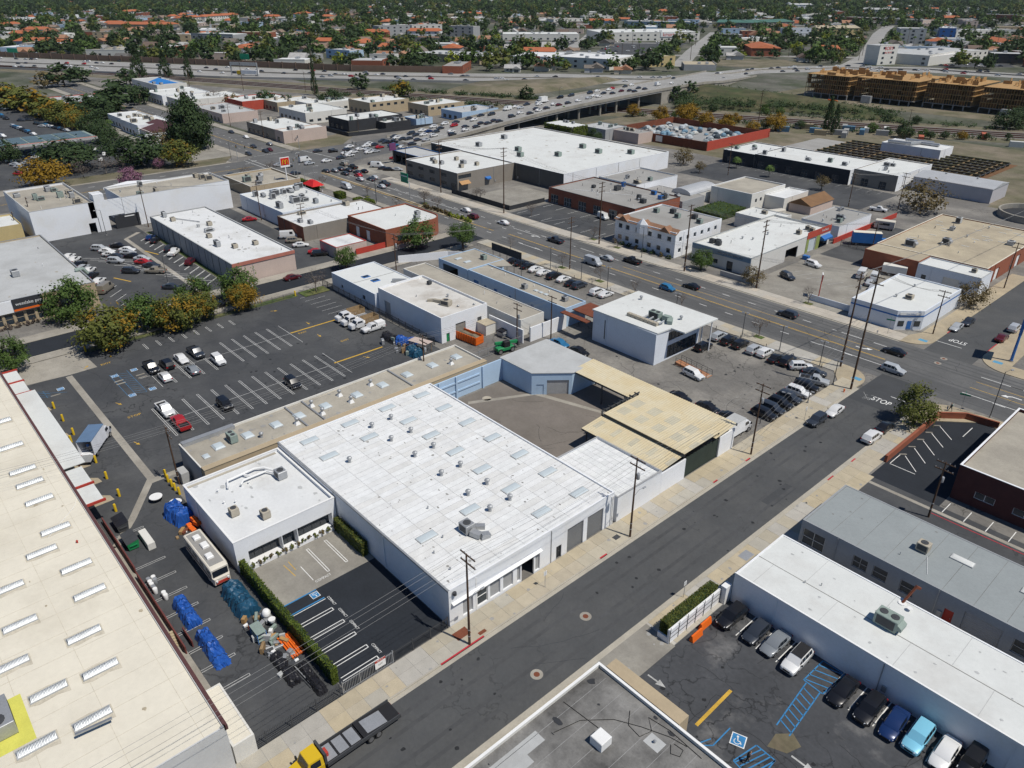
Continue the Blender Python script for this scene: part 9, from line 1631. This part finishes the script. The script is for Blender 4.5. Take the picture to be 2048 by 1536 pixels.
t = thing('block_shed','small stained block shed with rubble on its roof in the skip yard','shed',(-119.6,99.2,0)); MB().box(-1.6,1.6,-1.4,1.4,0,2.4).build('wall','offwhite_wall',t); MB().box(-1.7,1.7,-1.5,1.5,2.4,2.5).build('roof','roof_tan',t)
# ladder rack, blue bin, flags of colour in the concrete yard
tag(MB().bev(-.9,.9,-.6,.6,0,1.2,.08).build('plastic_bin','blue_paint',None,(-97.2,199.5,.03)),'bright blue plastic bin beside the salon store wall','bin')
for k in range(3): tag(MB().bev(-.4,.4,-.4,.4,0,1.1,.08).build('plastic_bin','blue_paint',None,(-161 + k * 1.1,128.6 + k * .3,.03)),'blue wheelie bin behind the white slatted fence','bin','blue bins')
# ------------------------------------------------------------------ people (one skin each, dressed by height)
def person(label,x,y,z,rz,top,legs,walk=.3,lean=0.0,arms=((.28,.1,.95),(-.28,-.1,.95)),pack=None):
    J = [(0,0,.95),(0,0,1.15),(lean * .5,0,1.38),(lean * .7,0,1.5),(lean,0,1.62),(lean,0,1.74)]; R_ = [.14,.13,.15,.06,.095,.085]; Ed = [(0,1),(1,2),(2,3),(3,4),(4,5)]
    def chain(root,pts,rr):
        last = root
        for p,q in zip(pts,rr): J.append(p); R_.append(q); Ed.append((last,len(J) - 1)); last = len(J) - 1
        return last
    for s in (1,-1):
        chain(0,[(s * walk * .15,s * .1,.88),(s * walk * .55,s * .1,.48),(s * walk,s * .1,.09),(s * walk + .16,s * .1,.05)],[.1,.065,.05,.04]); a = arms[0 if s > 0 else 1]
        h = chain(2,[(lean * .5,s * .2,1.4),(lean * .4 + a[1] * .6,s * .25,1.14),(a[1] * 1.6 + lean,s * .27,a[2]),(a[1] * 1.8 + lean,s * .27,a[2] - .08)],[.06,.045,.035,.03])
        for q in (-.03,-.01,.01,.03): chain(h,[(a[1] * 1.9 + lean + q * .3,s * .27 + q,a[2] - .16 + abs(q))],[.01])
        chain(h,[(a[1] * 1.8 + lean + .06,s * .25,a[2] - .1)],[.011])
    me = bpy.data.meshes.new('body'); me.from_pydata(J,Ed,[]); o = bpy.data.objects.new('body',me); COL.objects.link(o); md = o.modifiers.new('skin','SKIN'); md.use_smooth_shade = True
    for i,v in enumerate(me.skin_vertices[0].data): v.radius = (R_[i],R_[i]); v.use_root = i == 0
    o.modifiers.new('sub','SUBSURF').levels = 1; dg = bpy.context.evaluated_depsgraph_get(); me2 = bpy.data.meshes.new_from_object(o.evaluated_get(dg)); bpy.data.objects.remove(o)
    me2.materials.clear(); [me2.materials.append(M[m]) for m in ('skin',top,legs,'black_trim','bark')]
    for p in me2.polygons: cz = p.center.z; cy_ = abs(p.center.y); p.material_index = 4 if cz > 1.72 else 0 if cz > 1.5 or (cy_ > .2 and cz < 1.12) else 1 if cz > .95 else 2 if cz > .1 else 3
    t = thing('person',label,'person',(x,y,z),rz); ob('body',me2,t)
    if pack: MB().bev(-.28,-.1,-.16,.16,1.05,1.5,.05).build('backpack',pack,t)
person('person with teal backpack walking along the corner sidewalk',-35.2,139.9,.15,pi,'charcoal','charcoal',.3,.05,pack='galv_green'); person('person in dark clothes bending by the blue hatched bay',-20.6,50.4,.03,.8,'charcoal','door_dark',.22,.25); person('worker in blue shirt standing inside the open box truck',-124.9,17.4,1.03,2.5,'blue_paint','charcoal',.12,.05)
# ------------------------------------------------------------------ wear on the ground: sealed cracks, oil spots, tyre-polished patches
wr_ = random.Random(15)
def cracks(parent,x0,x1,y0,y1,n,z,m='dark_patch',w_=.05):
    b = MB()
    for _ in range(n):
        x,y = wr_.uniform(x0,x1),wr_.uniform(y0,y1); a = wr_.choice((0,pi / 2)) + wr_.gauss(0,.35)
        for _ in range(wr_.randrange(5,14)):
            a += wr_.gauss(0,.35); l = wr_.uniform(.5,1.4); x2,y2 = x + cos(a) * l,y + sin(a) * l
            if not (x0 < x2 < x1 and y0 < y2 < y1): break
            nx,ny = -sin(a) * w_ / 2,cos(a) * w_ / 2; b.quad((x + nx,y + ny,z),(x - nx,y - ny,z),(x2 - nx,y2 - ny,z),(x2 + nx,y2 + ny,z)); x,y = x2,y2
    b.build('crack_marking',m,parent)
def spots_(parent,x0,x1,y0,y1,n,z,m='dark_patch'):
    b = MB()
    for _ in range(n): x,y,r = wr_.uniform(x0,x1),wr_.uniform(y0,y1),wr_.uniform(.08,.35); b.sheet([(x + r * wr_.uniform(.6,1.2) * cos(a),y + r * wr_.uniform(.6,1.2) * sin(a)) for a in (0,.8,1.6,2.4,3.2,4,4.8,5.5)],z)
    b.build('oil_marking',m,parent)
cracks(lot,-168,-112,24,85,30,Z_LOT + .01,'asphalt_new',.05); spots_(lot,-156,-121,30,66,60,Z_LOT + .011); cracks(side,-50,-40.4,-10,130,9,Z_ROAD + .008,'asphalt_new',.03); spots_(side,-50,-40.4,10,130,40,Z_ROAD + .009); cracks(blv,-160,20,144,163,50,Z_ROAD + .009); cracks(ll,-34,-2,47,67,20,Z_LOT + .01,'tyre',.04); spots_(ll,-33,-2,48,63,20,Z_LOT + .011); cracks(yd,-100,-56,100,138,26,Z_LOT + .008); spots_(yd,-98,-57,103,132,40,Z_LOT + .009); cracks(cy,-97,-75,71,92,10,Z_LOT + .008); spots_(pw,-54.8,-51.4,5,130,40,.158,'roof_grey'); spots_(pe,-39.2,-35,30,108,30,.158,'roof_grey')
for x0,x1,y0,y1 in ((-44,-41.6,90,97),): sheet('repair_patch',rect(x0,x1,y0,y1),Z_ROAD + .004,'asphalt_patch',side)
# roof grime: tar dabs along the sheet joints, stains and worn patches
def grime(B,n,m,rmin,rmax,seed):
    r = random.Random(seed); b = MB()
    for _ in range(n):
        x,y = r.uniform(B.x0 + .6,B.x1 - .6),r.uniform(B.y0 + .6,B.y1 - .6); q = r.uniform(rmin,rmax); k = r.uniform(.25,1)
        b.sheet([(x - B.c[0] + q * r.uniform(.6,1.2) * cos(a),y - B.c[1] + k * q * r.uniform(.6,1.2) * sin(a)) for a in (0,.7,1.5,2.2,3,3.8,4.6,5.4)],B.zr + .026 + r.random() * .002)
    struct(b.build('stain_marking',m,B.root),'stuff')
grime(CB,130,'roof_grey',.06,.3,1); grime(CB,26,'roof_dirty',.05,.22,2); grime(OF,16,'roof_pale',.1,.6,3); grime(WB,90,'roof_tan',.08,.35,4); grime(E1,60,'roof_pale',.05,.3,5); grime(E2,40,'roof_dirty',.05,.2,6); grime(NB,50,'roof_grey',.1,.6,7); grime(E4,60,'charcoal',.1,.7,9); grime(LW,40,'roof_grey',.1,.6,10); grime(WBk,60,'roof_greige',.2,1.0,11); grime(PR,40,'roof_greige',.1,.6,12); grime(SA,30,'roof_grey',.1,.5,13); grime(DL,14,'roof_pale',.1,.4,14)
# ------------------------------------------------------------------ yards along the railway: containers, sheds, bushes; more freeway traffic
yr = random.Random(23)
for k in range(26):
    x = yr.uniform(-215,-20); y = RAIL[7][1] + (x - RAIL[7][0]) * .45 - yr.uniform(17,46)
    if -178 < x < -98 and y < 392: continue
    cl = yr.choice((((.30,.30,.29),'grey'),((.42,.12,.07),'rusty red'),((.55,.55,.52),'white'),((.10,.20,.30),'blue'),((.30,.25,.16),'tan'))); t = thing('storage_container',f'{cl[1]} storage container in the yards along the railway','container',(x,y,.03),yr.choice((.4,.42,1.97)),'railway yard containers'); o = ob('shell',cached('cont',lambda: MB().bev(-3,3,-1.2,1.2,0,2.6,.05).mesh('shell','tint')),t,color=cl[0]); ob('doors',cached('contd',lambda: MB().box(3.0,3.04,-1.1,-.02,.1,2.5).box(3.0,3.04,.02,1.1,.1,2.5).mesh('doors','steel_dark')),t)
for k in range(46):
    q = yr.uniform(-330,0); x,y = q,382 + (q + 300) * .43 + yr.choice((-1,1)) * yr.uniform(14,30)
    if -345 < x < -300 or (-178 < x < -98 and y < 394): continue
    tree(x,y,2.2,yr.uniform(1.6,3.4),yr.choice('ddgy'),k,lab='low ' + ('dark','green')[k % 2] + ' bushy tree along the railway yards',grp='railway bushes')
for k in range(7): U = bld('rail_shed',('low grey shed','tan shed','white shed','rusty shed','pale shed','brown shed','small office')[k] + ' in the yards beside the railway tracks','shed',*(lambda x,y: (x,x + yr.uniform(9,18),y,y + yr.uniform(6,10)))(-96 + 17 * k,392 + 7 * k + yr.uniform(-6,6)),3.6,('grey_wall','tan_wall','white_wall','rust','offwhite_wall','taupe_wall','pink_wall')[k],('roof_pale','roof_tan','roof_bright','metal_roof','roof_grey','roof_brown','roof_white')[k],.15,{},None)
for k in range(90):
    t_ = yr.choice((.14,.26,.38,.62,.74,.86)); c = between(t_); i = yr.randrange(1,len(c) - 2); u = yr.random(); x,y = c[i][0] + (c[i + 1][0] - c[i][0]) * u,c[i][1] + (c[i + 1][1] - c[i][1]) * u
    car(yr.choice('AAU') + yr.choice('WWSDDKGR'),x,y,.06,atan2(c[i + 1][1] - c[i][1],c[i + 1][0] - c[i][0]) + (pi if t_ > .5 else 0),'freeway')
# tyre-polished wheel tracks in the lanes
lines([(-170 + 0 * y,y,150,y) for y in (146.0,147.6,150.2,151.6,157.0,158.2,160.2,161.8)],.55).shift(0,0,-.001).build('wheel_track_marking','track_wear',blv)
lines([(x,-20,x,130) for x in (-48.6,-46.9,-43.8,-42.1)],.5).shift(0,0,-.003).build('wheel_track_marking',mat('track_street',(0.071,0.073,0.076),0.88,0.2,0.12),side)
# ------------------------------------------------------------------ the air over the town
hz = bpy.data.materials.new('haze'); hz.use_nodes = True; n_ = hz.node_tree.nodes; n_.remove(n_['Principled BSDF']); pv = n_.new('ShaderNodeVolumePrincipled'); pv.inputs['Color'].default_value = (.80,.87,.95,1); pv.inputs['Density'].default_value = 0.000025; pv.inputs['Anisotropy'].default_value = 0.2
hz.node_tree.links.new(pv.outputs[0],n_['Material Output'].inputs['Volume']); M['haze'] = hz
struct(MB().box(-6000,1500,-2500,6000,-1,76).build('haze','haze'),'stuff')
